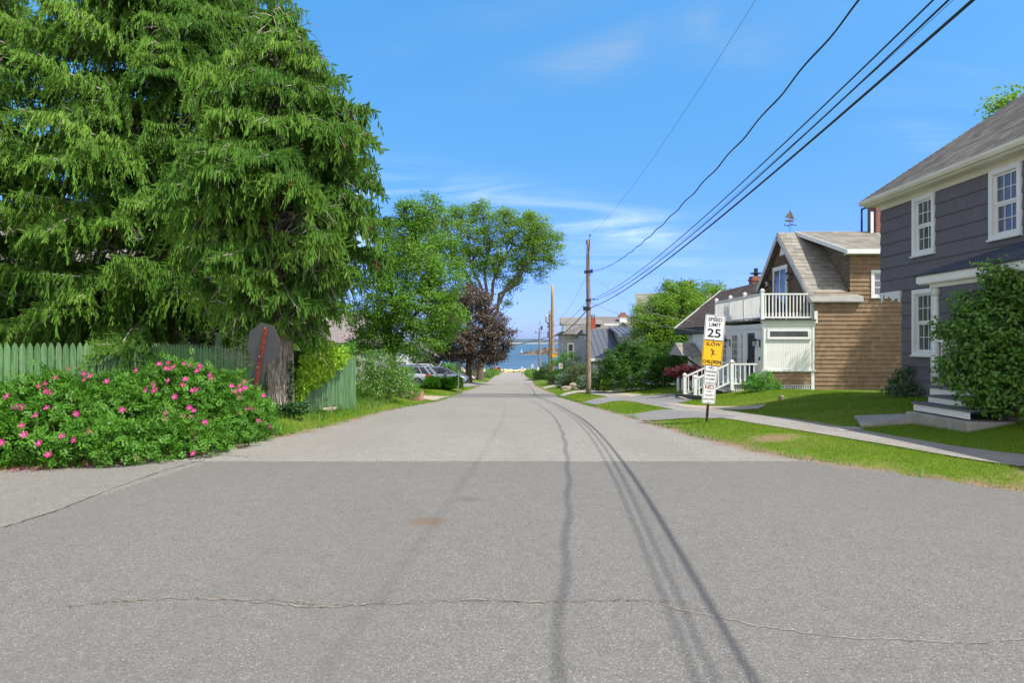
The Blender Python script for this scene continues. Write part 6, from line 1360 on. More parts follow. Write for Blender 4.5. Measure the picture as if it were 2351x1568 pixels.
a, b, c = at(1412, 757, 78), at(1446, 757, 78), at(1428, 742, 78); mb = MB(); mb.prism([a, b, c], (0, 4, 0)); mb.build('gable_front', CLAPW, SH)
mb = MB(); mb.beam((c[0], 77.7, c[2] + .08), (a[0] - .6, 77.7, a[2] - .25), .8, .12, (0, 0, 1)); mb.beam((c[0], 77.7, c[2] + .08), (b[0] + .3, 77.7, b[2] - .15), .8, .12, (0, 0, 1)); mb.build('gable_roof', RDK, SH)
mb = MB(); a = at(1385, 745, 79); mb.box(a[0], 78.4, a[2] - .1, a[0] + 2.0, 78.6, a[2] + .08); mb.build('skylight_band', WHITE, SH)

GBH = thing('gambrel_house', 'white clapboard house with a steep grey roof hidden behind the green maple', 'house', (12, 52, g(12, 52)))
gx0, gx1, gy = 9.3, 20, 47.0
mb = MB(); f = Face((gx0 + .3, gy, 0), (1, 0, 0), (0, -1, 0)); wall(mb, f, 0, gx1 - gx0, -2.2, 2.3, (), .1, .16, .014); mb.box(gx0 + .3, gy + .1, -2.2, gx1, gy + 7, 2.3); mb.build('wall', CLAPW, GBH)
GREENR = shingle_mat('mossy_grey_roof', (.15, .155, .13), (.27, .275, .235), 'x', .16, .35, 0, .95, .3)
mb = MB(); zr = at(0, 673, 50)[2]
slope(mb, (gx0 - .7, gy - .4, 2.1), (gx1, gy - .4, 2.1), (gx1, gy + 3.0, zr), (gx0 - .25, gy + 3.0, zr), 20, .1, .02); slope(mb, (gx0 + 2.6, gy + 11.4, 2.1), (gx1, gy + 11.4, 2.1), (gx1, gy + 3.0, zr), (gx0 - .25, gy + 3.0, zr), 10, .1, .02); mb.build('roof', GREENR, GBH)
mb = MB(); c = at(1580, 0, 50); mb.box(c[0] - .3, 49.7, 4.5, c[0] + .3, 50.3, at(0, 645, 50)[2]); mb.build('chimney', BRICK, GBH)
for s0 in (3.0, 5.4, 7.4): window(GBH, f, s0, s0 + 1.0, -.9, .9, .1, 1, 1, True, False, GLASS, WHITE)

# ------------------------------------------------------------------ houses on the left, glimpsed between the trees
DKH = shingle_mat('dark_mauve_shingles', (.035, .032, .042), (.085, .078, .095), 'x', .2, .3, 0, .85, .4)
LH = thing('dark_house', 'dark mauve-grey shingled house almost hidden behind the spruces', 'house', (-19, 32, 0))
mb = MB(); f = Face((-27, 31, 0), (1, 0, 0), (0, -1, 0)); wall(mb, f, 0, 13.0, -.6, 5.2, (), .1, .2, .015); mb.box(-27, 31.11, -.6, -14.0, 40, 5.2); mb.build('wall', DKH, LH)
mb = MB(); slope(mb, (-27.4, 30.5, 5.1), (-13.6, 30.5, 5.1), (-15.5, 35.5, 8.6), (-26, 35.5, 8.6), 18, .1, .02); slope(mb, (-13.6, 30.5, 5.1), (-13.6, 40.5, 5.1), (-15.5, 35.5, 8.6), (-15.5, 35.5, 8.6), 18, .1, .02); mb.build('roof', RDK, LH)
for s0 in (1.5, 4.6, 8.0, 10.6): window(LH, f, s0, s0 + 1.0, .6, 2.2, .1, 2, 2, True, False, GLASS, GREYW)
WH = thing('white_house', 'white house seen through a gap in the spruce limbs above the stop sign', 'house', (-19, 44, 0))
mb = MB(); f = Face((-23.8, 43, 0), (1, 0, 0), (0, -1, 0)); wall(mb, f, 0, 9.0, -1.2, 4.4, (), .1, .16, .014); mb.box(-23.8, 43.11, -1.2, -14.8, 50, 4.4); mb.build('wall', CLAPW, WH)
mb = MB(); slope(mb, (-24.2, 42.6, 4.3), (-14.4, 42.6, 4.3), (-14.4, 46.5, 6.4), (-24.2, 46.5, 6.4), 14, .1, .02); slope(mb, (-24.2, 50.4, 4.3), (-14.4, 50.4, 4.3), (-14.4, 46.5, 6.4), (-24.2, 46.5, 6.4), 4, .1, .02); mb.build('roof', RDK, WH)
for s0 in (1.5, 4.0, 6.5): window(WH, f, s0, s0 + .9, 1.4, 3.0, .1, 2, 2, True, False, GLASS, WHITE)
GRH = thing('grey_roof_house', 'house with a pinkish grey roof glimpsed between spruce and birch', 'house', (-13.2, 54, 0))
a = at(790, 735, 54); mb = MB(); mb.box(-19.5, 54, -2.5, -11.0, 62, 1.6); mb.build('wall', GREYW, GRH)
mb = MB(); slope(mb, (-19.9, 53.6, 1.5), (-10.7, 53.6, 1.5), (-12.7, 58, 4.2), (-18, 58, 4.2), 16, .1, .02); slope(mb, (-10.7, 53.6, 1.5), (-10.7, 62, 1.5), (-12.7, 58, 4.2), (-12.7, 58, 4.2), 16, .1, .02); mb.build('roof', paint('pinkish_grey_roof', (.24, .20, .20), .9), GRH)
BWH = thing('blue_white_house', 'pale blue-white house with a gabled porch behind the parked cars', 'house', (-9.5, 70, 0))
mb = MB(); y0 = 69; a = at(915, 815, y0); b = at(998, 868, y0); x0, x1 = -12.4, -7.8; mb.box(x0, y0, -3.4, x1, y0 + 8, .1); mb.prism([(x0, y0, .1), (x1, y0, .1), ((x0 + x1) / 2, y0, 1.55)], (0, 8, 0)); PBW = paint('pale_blue_clapboard', (.42, .48, .60), .6, .08); mb.build('wall', PBW, BWH)
mb = MB(); xm = (x0 + x1) / 2; slope(mb, (x0 - .3, y0 - .4, .02), (x0 - .3, y0 + 8, .02), (xm, y0 + 8, 1.68), (xm, y0 - .4, 1.68), 8, .08, .02); slope(mb, (x1 + .3, y0 - .4, .02), (x1 + .3, y0 + 8, .02), (xm, y0 + 8, 1.68), (xm, y0 - .4, 1.68), 8, .08, .02); mb.build('roof', RDK, BWH)
f = Face((x0, y0, 0), (1, 0, 0), (0, -1, 0))
for s0 in (.6, 2.7): window(BWH, f, s0, s0 + 1.3, -1.9, -.3, .12, 3, 2, True, False, GLASSG, WHITE, .04)
for s0 in (.0, 2.2, 4.4):
    mb = MB(); lbox(mb, f, s0, s0 + .2, -3.4, .1, .6, .8); mb.build('porch_post', WHITE, BWH)
mb = MB(); lbox(mb, f, -.1, 4.7, -.1, .1, .55, .85); mb.build('porch_beam', WHITE, BWH)
SHD = thing('grey_shed', 'small grey gabled shed behind the round bright shrub on the left', 'shed', (-6.3, 74, 0))
mb = MB(); mb.box(-7.2, 74, -3.8, -4.4, 78, -2.2); mb.prism([(-7.2, 74, -2.2), (-4.4, 74, -2.2), (-5.8, 74, -1.2)], (0, 4, 0)); mb.build('wall', paint('grey_beige_siding', (.36, .34, .32), .7), SHD)
mb = MB(); slope(mb, (-7.5, 73.7, -2.4), (-7.5, 78, -2.4), (-5.8, 78, -1.15), (-5.8, 73.7, -1.15), 6, .08, .02); slope(mb, (-4.1, 73.7, -2.4), (-4.1, 78, -2.4), (-5.8, 78, -1.15), (-5.8, 73.7, -1.15), 6, .08, .02); mb.build('roof', paint('beige_roof', (.38, .33, .28), .9), SHD)
f = Face((-7.2, 74, 0), (1, 0, 0), (0, -1, 0)); window(SHD, f, 1.6, 2.3, -3.2, -2.5, .08, 1, 1, True, False, GLASS, WHITE)

# ------------------------------------------------------------------ planting on the right
tree('maple_tree', 'rounded green tree standing behind the clipped dark hedge, left of the brown roof', (12.1, 44, g(12.1, 44)),
     [at(1560, 720, 44), at(1520, 740, 44), at(1610, 720, 44), at(1490, 740, 44)], .2,
     [bl(1500, 720, 44, 1.15), bl(1535, 695, 44.5, 1.2), bl(1575, 680, 44.5, 1.2), bl(1610, 690, 44.5, 1.15), bl(1640, 675, 45, .8), bl(1560, 730, 43.5, 1.5), bl(1510, 765, 43.5, 1.3), bl(1475, 750, 44, .85), bl(1600, 740, 43.5, 1.3), bl(1545, 785, 43, 1.3), bl(1490, 790, 43.5, 1.0), bl(1575, 660, 44.5, .5), bl(1650, 700, 45, .8), bl(1590, 790, 43.5, 1.1), bl(1535, 668, 44.5, .5)],
     1150, 32, .38, .14, LEAF_MAPLE, shell=.5)
HR = [bl(1420, 835, 41, .95), bl(1450, 820, 41, .95), bl(1480, 835, 41, 1.0), bl(1410, 865, 40.5, .75), bl(1445, 862, 40.5, .9), bl(1485, 862, 40.5, .9), bl(1395, 850, 41, .7), bl(1435, 805, 41.5, .6), bl(1465, 812, 41.2, .6)]
bush('clipped_shrub', 'big rounded dark green shrub between the nearest pole and the hedge', HR, 2600, 14, .12, .085, LEAF_DARK, stems=8, base=(HR[4][0], 41, g(HR[4][0], 41)))
HR2 = [bl(1520, 850, 40.5, .95), bl(1555, 845, 40.5, .95), bl(1510, 880, 40, .5), bl(1545, 875, 40, .7), bl(1578, 865, 40, .7), bl(1530, 815, 41.5, .85), bl(1565, 812, 41.5, .8), bl(1500, 830, 41.5, .7)]
bush('hedge', 'dark shady hedge between the big rounded shrub and the brown house', HR2, 2000, 14, .13, .09, LEAF_DARK, stems=12, cat='hedge', base=(9.4, 40.3, g(9.4, 40.3)))
JB = [bl(1545, 853, 30, .28), bl(1570, 848, 30, .36), bl(1595, 850, 30, .34), bl(1615, 855, 30, .26), bl(1560, 862, 30, .26), bl(1590, 864, 29.7, .28), bl(1535, 858, 30, .18)]
tree('japanese_maple', 'small dark red Japanese maple beside the white stoop', (7.95, 30, g(7.95, 30)), [at(1575, 862, 30), at(1595, 862, 30), at(1555, 865, 30)], .045, [(x, y, z, rx, ry, rz * .6) for x, y, z, rx, ry, rz in JB], 420, 16, .10, .06, LEAF_RED, bark=TWIG, cat='tree', up=.6, shell=.3)
bush('round_shrub', 'rounded glossy light green shrub in front of the white beadboard panel', [bl(1747, 893, 24.6, .56, .9), bl(1730, 900, 24.5, .42), bl(1768, 900, 24.6, .42), bl(1750, 880, 24.6, .45)], 700, 9, .1, .07, LEAF_LIGHT, stems=8, base=(8.98, 24.6, g(8.98, 24.6)))
bb = [(8.15, 11.0, 2.62, .48, .5, .40), (8.65, 11.0, 2.72, .5, .5, .40), (8.35, 11.0, 1.0, .95, .95, .75), (8.1, 11.2, 1.7, .85, .9, .7), (8.5, 11.0, 2.35, .62, .7, .52), (8.85, 10.9, 1.9, .8, .8, .7), (7.75, 11.1, 1.0, .60, .65, .55), (7.85, 11.3, 2.0, .45, .5, .4), (8.25, 10.8, .55, .8, .7, .45), (9.0, 10.7, 1.2, .9, .8, .8), (8.15, 11.1, 2.3, .4, .45, .35), (7.7, 11.0, 1.5, .4, .5, .4), (8.75, 10.9, 2.6, .35, .4, .3)]
bush('lilac_bush', 'tall leafy lilac bush covering the porch of the grey house', bb, 3000, 11, .13, .082, LEAF_LILAC, stems=22, base=(8.4, 11, g(8.4, 11)), W=.044, up=.25, droop=.3, shell=.72)
vb = [(*at(2075, 880, 16.4)[:2], .62, .30, .28, .3), (*at(2095, 905, 15.9)[:2], .42, .36, .3, .24), (*at(2060, 905, 16.2)[:2], .38, .3, .26, .2), (*at(2090, 875, 16.2)[:2], .8, .2, .2, .25)]
bush('foundation_plant', 'low variegated plants at the corner of the grey house beside the steps', vb, 300, 8, .09, .075, LEAF_VARIEG, stems=14)
for i, (u, v, y, r_, mt_, nm, lb) in enumerate([
    (1305, 828, 58, 1.05, LEAF_LIGHT, 'shrub', 'tall light green shrub below the seaside house'), (1275, 842, 60, .8, LEAF_LILAC, 'shrub', 'mid green shrub directly behind the orange pole'),
    (1255, 850, 90, 1.1, LEAF_LILAC, 'shrub', 'rounded shrub behind the wooden handrail by the far pole'), (1318, 858, 50, .75, LEAF_OLIVE, 'shrub', 'olive-coloured shrub between the white sign and the nearest pole'),
    (1296, 868, 50, .55, LEAF_SILVER, 'shrub', 'silvery green low shrub behind the small white parking sign'), (1333, 850, 49, .6, LEAF_OLIVE, 'shrub', 'upright olive shrub just left of the nearest pole'),
    (1372, 862, 46, .62, LEAF_LILAC, 'shrub', 'green shrub to the right of the nearest pole, below the garage door'), (1390, 868, 45, .5, LEAF_DARK, 'shrub', 'dark shrub right of the nearest pole, beside the big rounded shrub'),
    (1340, 872, 46, .35, LEAF_SILVER, 'shrub', 'pale tuft beside the garden stones'), (1388, 878, 43, .22, LEAF_VINE, 'shrub', 'small yellow-green plant at the edge of the shady bed')]):
    x, yy, z = at(u, v, y); gz = g(x, yy); k = max(.3, z - gz)
    bush(nm, lb, [(x, yy, z, r_, r_ * .9, r_ * .8), (x + r_ * .5, yy - .2, gz + k * .45, r_ * .8, r_ * .8, r_ * .6), (x - r_ * .5, yy, gz + k * .4, r_ * .8, r_ * .8, r_ * .6)], int(330 * min(1.5, r_ + .3)), 11, .18 * (r_ + .3), .10, mt_, stems=5)
rock('garden_rock', 'pale rounded garden stone at the bed edge beyond the small white sign', (*at(1318, 0, 47)[:2], g(*at(1318, 0, 47)[:2]) + .15), (.4, .3, .32), seed=11); rock('garden_rock', 'low flat garden stone left of the rounded one', (*at(1303, 0, 46.5)[:2], g(*at(1303, 0, 46.5)[:2]) + .08), (.55, .3, .18), seed=12)
rock('garden_rock', 'small pale stone beside the round shrub at the beadboard porch', (*gnd(1793, 917), g(*gnd(1793, 917)) + .04), (.10, .08, .08), seed=13)
rb = MB(); q0 = gnd(1555, 912); rb.beam((q0[0], q0[1], g(*q0) + .08), (*gnd(1615, 918), g(*gnd(1615, 918)) + .06), .18, .16); tag(rb.build('timber_edging', paint('weathered_timber', (.10, .09, .08), .9)), 'weathered timber border beside the steps of the stoop', 'edging')
# tree behind the grey house (its leaves show over the hip)
tree('backyard_tree', 'tree behind the grey house with a few leaves showing above its roof', (18.2, 22.2, g(18, 22)), [(18, 22, 8), (17, 22, 9), (19, 22.5, 9)], .2,
     [(19.9, 22.2, 9.4, 1.5, 1.6, 1.5), (20.6, 22.4, 11.4, 1.6, 1.6, 1.5), (21.2, 22.6, 12.6, 1.7, 1.7, 1.5), (20.2, 22, 8.6, 1.8, 1.7, 1.6), (22, 22, 10.2, 1.9, 1.8, 1.9), (23, 22.5, 12, 1.8, 1.7, 1.7), (16.0, 21.9, 9.35, .55, .6, .4), (20, 22, 7.2, 1.3, 1.4, 1.2), (21, 22, 7.2, 1.8, 1.6, 1.4)], 2600, 30, .4, .14, LEAF_MAPLE, shell=.2)

# ------------------------------------------------------------------ small street furniture
def small_sign(label, u, vb, vt, pm, wd, hh, red=True, lean=0.0, back=False, name='parking_sign', y=None, vpl=None):
    if y is None: x, y = gnd(u, vb)
    else: x = at(u, 0, y)[0]
    z = g(x, y); T_ = thing(name, label, 'road sign', (x, y, z), 'small signs along the street', rot=(0, lean, 0)); L = (vb - vt) / F * y
    mb = MB(); uchannel(mb, -.2, L - .02, .07, .01); mb.build('post', pm, T_)
    mb = MB(); plate(mb, rounded(wd, hh, .02), .0, .004, 0, L - hh / 2); pl_ = mb.build('sign_plate', GREYB if back else SW, T_)
    if not back:
        mb = MB(); 
        for k in range(4): mb.box(-wd * .36, -.003, L - hh * (.25 + .17 * k), wd * .36, -.0015, L - hh * (.25 + .17 * k) + hh * .085)
        mb.build('lettering', SR if red else SB, pl_)
    return T_
PGREEN = paint('green_post', (.03, .07, .045), .6); PRUST = paint('rusty_post', (.2, .09, .05), .8)
small_sign('white sign with red lettering on a green post, between the two nearest poles', 1287, 884, 834, PGREEN, .33, .46)
small_sign('narrow white sign on a dark post halfway to the shore, left of the far pole', 1222, 862, 832, DARK, .32, .5, y=105)
small_sign('white sign on a leaning rusty red post near the end of the road', 1197, 857, 836, PRUST, .35, .75, lean=R(4), y=125)
small_sign('grey sign back on a post at the left verge before the parked cars', 1052, 905, 832, STEEL, .32, .46, back=True)
x, y = gnd(1521, 892); z = g(x, y); T_ = thing('lawn_post', 'dark green post standing alone on the lawn in front of the hedge', 'post', (x, y, z)); mb = MB(); mb.box(x - .06, y - .06, z - .1, x + .06, y + .06, z + .93); mb.build('post', PGREEN, T_); mb = MB(); mb.box(x - .075, y - .075, z + .93, x + .075, y + .075, z + .97); mb.build('cap', PGREEN, T_)
T_ = thing('garden_railing', 'short white railing behind the Japanese maple', 'railing', (*at(1560, 0, 33)[:2], g(*at(1560, 0, 33)[:2])))
for u in (1556, 1566): 
    x, y, _ = at(u, 0, 33); mb = MB(); mb.box(x - .05, y - .05, g(x, y) - .1, x + .05, y + .05, g(x, y) + .75); mb.build('post', WHITE, T_)
a = at(1553, 0, 33); b = at(1572, 0, 33); mb = MB(); mb.beam((a[0], 33, g(*a[:2]) + .72), (b[0], 33, g(*b[:2]) + .72), .05, .06); mb.build('rail', WHITE, T_)
T_ = thing('handrail', 'grey wooden handrail beside the far pole', 'railing', (*at(1252, 0, 98)[:2], g(*at(1252, 0, 98)[:2])))
for u, v0, v1 in ((1252, 869, 848), (1240, 866, 842)):
    a = at(u, v0, 98); mb = MB(); mb.box(a[0] - .12, 97.9, a[2] - .3, a[0] + .12, 98.1, at(u, v1, 98)[2]); mb.build('post', POLEW, T_)
mb = MB(); mb.beam(at(1239, 842, 98), at(1256, 850, 97), .2, .2); mb.build('rail', POLEW, T_)
x, y = at(1111, 0, 88)[:2]; z = g(x, y); T_ = thing('mailbox', 'white mailbox on a short post at the left verge far down the road', 'mailbox', (x, y, z)); mb = MB(); mb.box(x - .05, y - .05, z - .1, x + .05, y + .05, z + .95); mb.build('post', DARK, T_); mb = MB(); mb.prism([(x - .16, y - .25, z + .95), (x + .16, y - .25, z + .95), (x + .16, y - .25, z + 1.2), (x + .08, y - .25, z + 1.32), (x - .08, y - .25, z + 1.32), (x - .16, y - .25, z + 1.2)], (0, .5, 0)); mb.build('box', WHITE, T_)
T_ = thing('wood_fence', 'weathered grey wooden fence along the left verge beyond the purple maple', 'fence', (-3.9, 85, g(-3.9, 85)))
mb = MB()
for i in range(70):
    yy = 76 + i * .33; x = -4.2 + .012 * (yy - 76); z = g(x, yy); mb.box(x - .02, yy, z - .05, x + .02, yy + .28, z + 1.75 + random.uniform(-.06, .06))
mb.build('board_panel', paint('weathered_fence_boards', (.27, .23, .20), .9, .25, 3, .2, streak=(3, 3, .5)), T_)
T_ = thing('red_barrels', 'red drum and dark drum at the left side of the road end', 'barrels', (*at(1139, 0, 178)[:2], g(*at(1139, 0, 178)[:2])))
x, y, _ = at(1137, 0, 178); z = g(x, y); mb = MB(); mb.lathe([(.42, 0), (.45, .1), (.43, .6), (.45, .65), (.42, 1.3)], (x, y, z), 14); mb.build('drum', paint('faded_red', (.50, .09, .05), .6), T_); mb = MB(); mb.lathe([(.5, 0), (.5, 1.2)], (x + .9, y + .3, z), 14); mb.build('drum', paint('dark_brown_drum', (.10, .06, .05), .7), T_)
YST = paint('pale_yellow_granite', (.62, .50, .30), .9, .2, .9, .2, bump=.6)
for i in range(26):
    u = 1143 + i * 3.45 + random.uniform(-.6, .6); y = 191 + random.uniform(-1.5, 1.5); x = at(u, 0, y)[0]; s_ = random.uniform(.35, .62)
    rock('boulder', 'pale yellow boulder in the row across the road end', (x, y, g(x, y) + .25), (s_, .5, s_ * random.uniform(.8, 1.2)), YST, 'boulders across the road end', seed=30 + i, sub=2, cat='boulder')
for (u0, u1, y0_, n_, hh, side) in ((1100, 1120, 0, 0, 0, 0),): pass
def weeds(label, x0, x1, y0, y1, n, h_, m=LEAF_WEED, wd=.02, name='tall_grass'):
    xx = rng.uniform(x0, x1, n); yy = rng.uniform(y0, y1, n); keep = (xx < le(yy) - .05) | (xx > re(yy) + .05); xx, yy = xx[keep], yy[keep]; n = len(xx); zz = G(xx, yy)
    a = rng.random(n) * 6.283; hh = h_ * rng.uniform(.35, 1.1, n); b_ = np.stack([xx, yy, zz - .02], -1); sd_ = np.stack([np.cos(a), np.sin(a), 0 * a], -1) * wd; ln = np.stack([rng.normal(size=n) * .25, rng.normal(size=n) * .25, np.ones(n)], -1) * hh[:, None]
    V = np.stack([b_ - sd_, b_ + sd_, b_ + ln * .6 + sd_ * .8, b_ + ln * [1.15, 1.15, .96], b_ + ln * .6 - sd_ * .8], 1).reshape(-1, 3)
    o = np_mesh(name, V, np.arange(5 * n).reshape(n, 5), m, None, np.repeat(rng.random(n), 5)); tag(o, label, 'grass', kind='stuff'); return o
weeds('tall weeds on the right verge towards the shore', 2.9, 6.5, 86, 150, 5000, 1.3, wd=.05); weeds('tall weeds on the left verge towards the shore', -6.5, -3.1, 98, 165, 5000, 1.1, wd=.05)
weeds('tufts of taller grass at the foot of the hedge and fence', -6.0, -4.3, 14.5, 26, 2200, .26, wd=.006)
weeds('dry and green grasses under the rose hedge', -7.4, -3.9, 8.6, 13.0, 3000, .32, wd=.005)

# ------------------------------------------------------------------ lawn blades
def grass_patch(x0, x1, y0, y1, dens, h_, wd, keep_fn=None):
    n = int((x1 - x0) * (y1 - y0) * dens); xx = rng.uniform(x0, x1, n); yy = rng.uniform(y0, y1, n)
    nz = np.sin(xx * 1.7 + 1) * np.sin(yy * 1.3) + np.sin(xx * 4.3) * np.sin(yy * 3.7 + 2) * .6; edge = np.minimum(np.abs(le(yy) - xx), np.abs(xx - re(yy)))
    k = ((xx < le(yy) - .02) | (xx > re(yy) + .02)) & (rng.random(n) < np.clip(.95 + .25 * nz, .35, 1) * np.clip(.05 + edge / np.where((xx > 0) & (yy < 17), .62, .42), 0, 1))
    k &= ~((rng.random(n) < .88) & (((xx - 4.45) / .5) ** 2 + ((yy - 11.5) / .5) ** 2 < 1)); k &= ~((rng.random(n) < .93) & (((xx - 6.9) / 1.0) ** 2 + ((yy - 7.9) / .45) ** 2 < 1)); k &= ~((xx < -3.2) & (yy < 11.3) & (rng.random(n) < .85))
    # inside the view only
    k &= (np.abs(xx) < yy * .78 + .6)
    xx, yy = xx[k], yy[k]; P2 = np.stack([xx, yy], -1); m_ = np.zeros(len(xx), bool)
    for pl in PAVED: m_ |= inpoly(P2, pl)
    xx, yy = xx[~m_], yy[~m_]; return xx, yy, np.full(len(xx), h_), np.full(len(xx), wd)
parts = [grass_patch(2.2, 10.5, 6.8, 14, 2600, .055, .0035), grass_patch(2.2, 10.5, 14, 26, 900, .06, .006), grass_patch(2.2, 12.5, 26, 46, 260, .07, .012),
         grass_patch(-8, -1.5, 8.4, 16, 1500, .06, .0045), grass_patch(-8, -2, 16, 30, 700, .065, .007), grass_patch(-9, -2, 30, 56, 240, .07, .012)]
xx, yy, hh, ww = [np.concatenate(q_) for q_ in zip(*parts)]; n = len(xx); zz = G(xx, yy) - .018; a = rng.random(n) * 6.283; hh = hh * rng.uniform(.45, 1.2, n)
b_ = np.stack([xx, yy, zz], -1); sd_ = np.stack([np.cos(a), np.sin(a), 0 * a], -1) * ww[:, None]; ln = np.stack([rng.normal(size=n) * .35, rng.normal(size=n) * .35, np.ones(n)], -1) * hh[:, None]
V = np.stack([b_ - sd_, b_ + sd_, b_ + ln], 1).reshape(-1, 3)
tn = np.clip(rng.random(n) * .8 + .22 * np.sin(xx * 1.1 + .4 * np.sin(yy)) * np.sin(yy * .9 + 1) + .10 * np.sin(xx * 3.7 + yy * 2.1) + .06, 0, 1)
gmt = leaf_mat('lawn_blade', (.125, .235, .014), (.275, .385, .035), (.44, .38, .14), .35, .15, .6)
tag(np_mesh('grass', V, np.arange(3 * n).reshape(n, 3), gmt, None, np.repeat(tn, 3)), 'short mown grass on the verges and lawns', 'grass', kind='stuff')
# ragged tufts creeping over the road edges
ng = 5200; sd9 = rng.random(ng) < .55; ty = np.where(sd9, rng.uniform(7.6, 40, ng), rng.uniform(8.6, 45, ng)); cl9 = np.floor(ty * 3.1); tx = np.where(sd9, re(ty), le(ty)); ph9 = np.sin(cl9 * 12.9) * 43758; ph9 = ph9 - np.floor(ph9)
ok9 = ph9 > .45; ty, tx, sd9, ph9 = ty[ok9], tx[ok9], sd9[ok9], ph9[ok9]; tx = tx + np.where(sd9, 1, -1) * (rng.normal(size=len(ty)) * .07 + .10 - .10 * ph9); n9 = len(ty)
h9 = .07 * rng.uniform(.4, 1.5, n9) * (1 + ph9 * .6); a9 = rng.random(n9) * 6.283; b9 = np.stack([tx, ty, G(tx, ty) - .01], -1); s9 = np.stack([np.cos(a9), np.sin(a9), 0 * a9], -1) * (.0035 + ty[:, None] * .0002); l9 = np.stack([rng.normal(size=n9) * .5, rng.normal(size=n9) * .5, np.ones(n9)], -1) * h9[:, None]
V9 = np.stack([b9 - s9, b9 + s9, b9 + l9], 1).reshape(-1, 3); tag(np_mesh('edge_grass', V9, np.arange(3 * n9).reshape(n9, 3), LEAF_WEED, None, np.repeat(rng.random(n9), 3)), 'ragged tufts of grass creeping over the asphalt edge', 'grass', kind='stuff')
# crumbs of gravel along the verge edges
mb = MB()
GRV = paint('loose_gravel', (.33, .28, .23), .9, .3, 20)
for i in range(1500):
    s_ = random.random() < .6; y = random.uniform(7.4, 24) if s_ else random.uniform(8.4, 22); x = (float(re(y)) if s_ else float(le(y))) + random.gauss(0, .10); z = g(x, y) + .015; r_ = random.uniform(.004, .014); a = random.uniform(0, 6)
    mb.add([(x + r_ * math.cos(a), y + r_ * math.sin(a), z), (x + r_ * math.cos(a + 2.1), y + r_ * math.sin(a + 2.1), z), (x + r_ * math.cos(a + 4.2), y + r_ * math.sin(a + 4.2), z), (x, y, z + r_ * 1.1)], [(0, 1, 3), (1, 2, 3), (2, 0, 3)])
tag(mb.build('gravel', GRV), 'loose gravel and crumbs along the road edges', 'gravel', kind='stuff')

# bits of leaf and grit lying on the asphalt
mb = MB()
for i in range(260):
    u, v = random.uniform(0, 2350), random.uniform(1000, 1560) if random.random() < .6 else 1386 + random.gauss(0, 4); x, y = road_hit(u, v); z = float(prof(y)) + .016; a = random.uniform(0, 6); r_ = random.uniform(.003, .009)
    if not (float(le(y)) < x < float(re(y))): continue
    mb.quad((x + r_ * math.cos(a), y + r_ * math.sin(a), z), (x - r_ * .5 * math.sin(a), y + r_ * .5 * math.cos(a), z + .003), (x - r_ * math.cos(a), y - r_ * math.sin(a), z), (x + r_ * .5 * math.sin(a), y - r_ * .5 * math.cos(a), z + .002))
tag(mb.build('leaf_litter', paint('dead_leaf', (.28, .14, .06), .9, .5, 30)), 'tiny scraps of dead leaf lying on the asphalt', 'litter', kind='stuff')

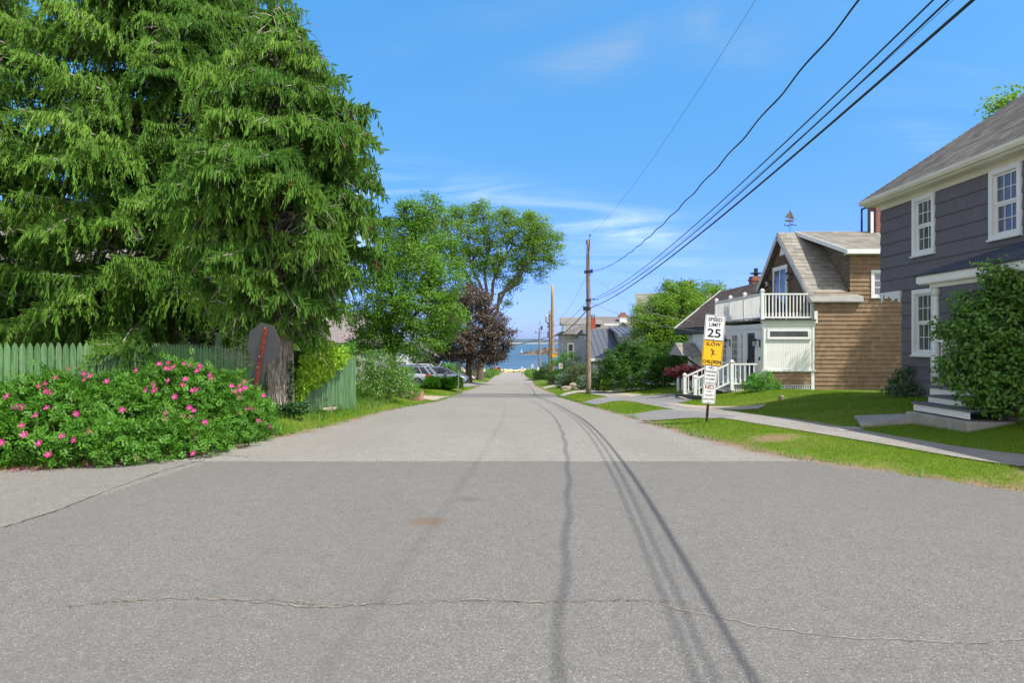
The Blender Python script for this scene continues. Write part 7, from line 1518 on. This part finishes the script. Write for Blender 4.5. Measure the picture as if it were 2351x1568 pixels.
# ------------------------------------------------------------------ sea, islands, far shore
m, t, p, o = new_mat('sea_water'); P_ = POS(t); n_ = NOISE(t, P_, .02, 6.0, .6, (1, 3.5, 1)); n3 = NOISE(t, P_, .25, 4.0, .6, (1, 3, 1))
setc(t, p, MIXC(t, RAMP(t, n_, .35, .65), (.03, .075, .125), (.085, .15, .20)), .45, .35); BUMP(t, p, n3, .35, .4)
mb = MB(); mb.quad((-6000, 205, -8.2), (6000, 205, -8.2), (6000, 9000, -8.2), (-6000, 9000, -8.2)); tag(mb.build('sea', m), kind='structure')
def ridge(name, x0, x1, y0, y1, zb, hf, m, n=120):
    mb = MB(); xs_ = np.linspace(x0, x1, n); rows = []
    for fy, fh in ((0, 0), (.1, .45), (.3, .9), (.6, 1.0), (1, 0)): rows.append([(x, y0 + (y1 - y0) * fy + 0 * x, zb + hf(x) * fh) for x in xs_])
    v = [q for r_ in rows for q in r_]; mb.add(v, [(r_ * n + i, r_ * n + i + 1, (r_ + 1) * n + i + 1, (r_ + 1) * n + i) for r_ in range(len(rows) - 1) for i in range(n - 1)]); return mb.build(name, m)
m, t, p, o = new_mat('distant_shore'); s_ = N(t, 'ShaderNodeSeparateXYZ', i_0=POS(t)); nn_ = NOISE(t, POS(t), .01, 5.0, .6, (1, 1, 6)); c_ = MIXC(t, RAMP(t, nn_, .4, .6), (.07, .11, .15), (.11, .15, .17)); c_ = MIXC(t, RAMP(t, M(t, 'ADD', s_.outputs[2], M(t, 'MULTIPLY', nn_, 6.0)), -3.0, -1.0, .85, 0), c_, (.40, .38, .34)); setc(t, p, c_, 1, 0)  # haze of the distance is put into this muted bluish colour
tag(ridge('far_shore', -2600, 2600, 3000, 3500, -8.3, lambda x: 19 + 4 * math.sin(x * .006) + 2.5 * math.sin(x * .019 + 1) + 1.2 * math.sin(x * .07), m, 300), kind='structure')
m2_, t, p, o = new_mat('island_rock'); nn_ = NOISE(t, POS(t), .25, 6.0, .7); setc(t, p, MIXC(t, RAMP(t, nn_, .4, .65), (.06, .05, .045), (.20, .17, .14)), .95, .1)
tag(ridge('island', 3.5, 60, 500, 530, -8.4, lambda x: max(.1, min((x - 3.5) * .28, 3.2, (60 - x) * .3)) + .5 * math.sin(x * 1.3) * (1 if x > 8 else .1) + (2.8 * math.exp(-((x - 29) / 7) ** 2)), m2_, 90), kind='structure')
T_ = thing('sailboat', 'tiny white sailboat on the water left of the rocky point', 'boat', (8.4, 600, -8.2)); mb = MB(); mb.prism([(7.9, 600, -8.1), (8.8, 600, -8.1), (9.05, 600, -7.8), (7.75, 600, -7.8)], (0, .8, 0)); mb.build('hull', WHITE, T_); mb = MB(); mb.prism([(8.4, 600.3, -7.6), (9.0, 600.3, -7.6), (8.45, 600.3, -4.6)], (0, .1, 0)); mb.prism([(8.3, 600.3, -7.6), (7.8, 600.3, -7.6), (8.35, 600.3, -5.4)], (0, .1, 0)); mb.build('sail', WHITE, T_)
print('verts', sum(len(o.data.vertices) for o in bpy.data.objects if o.type == 'MESH'), 'objects', len(bpy.data.objects))
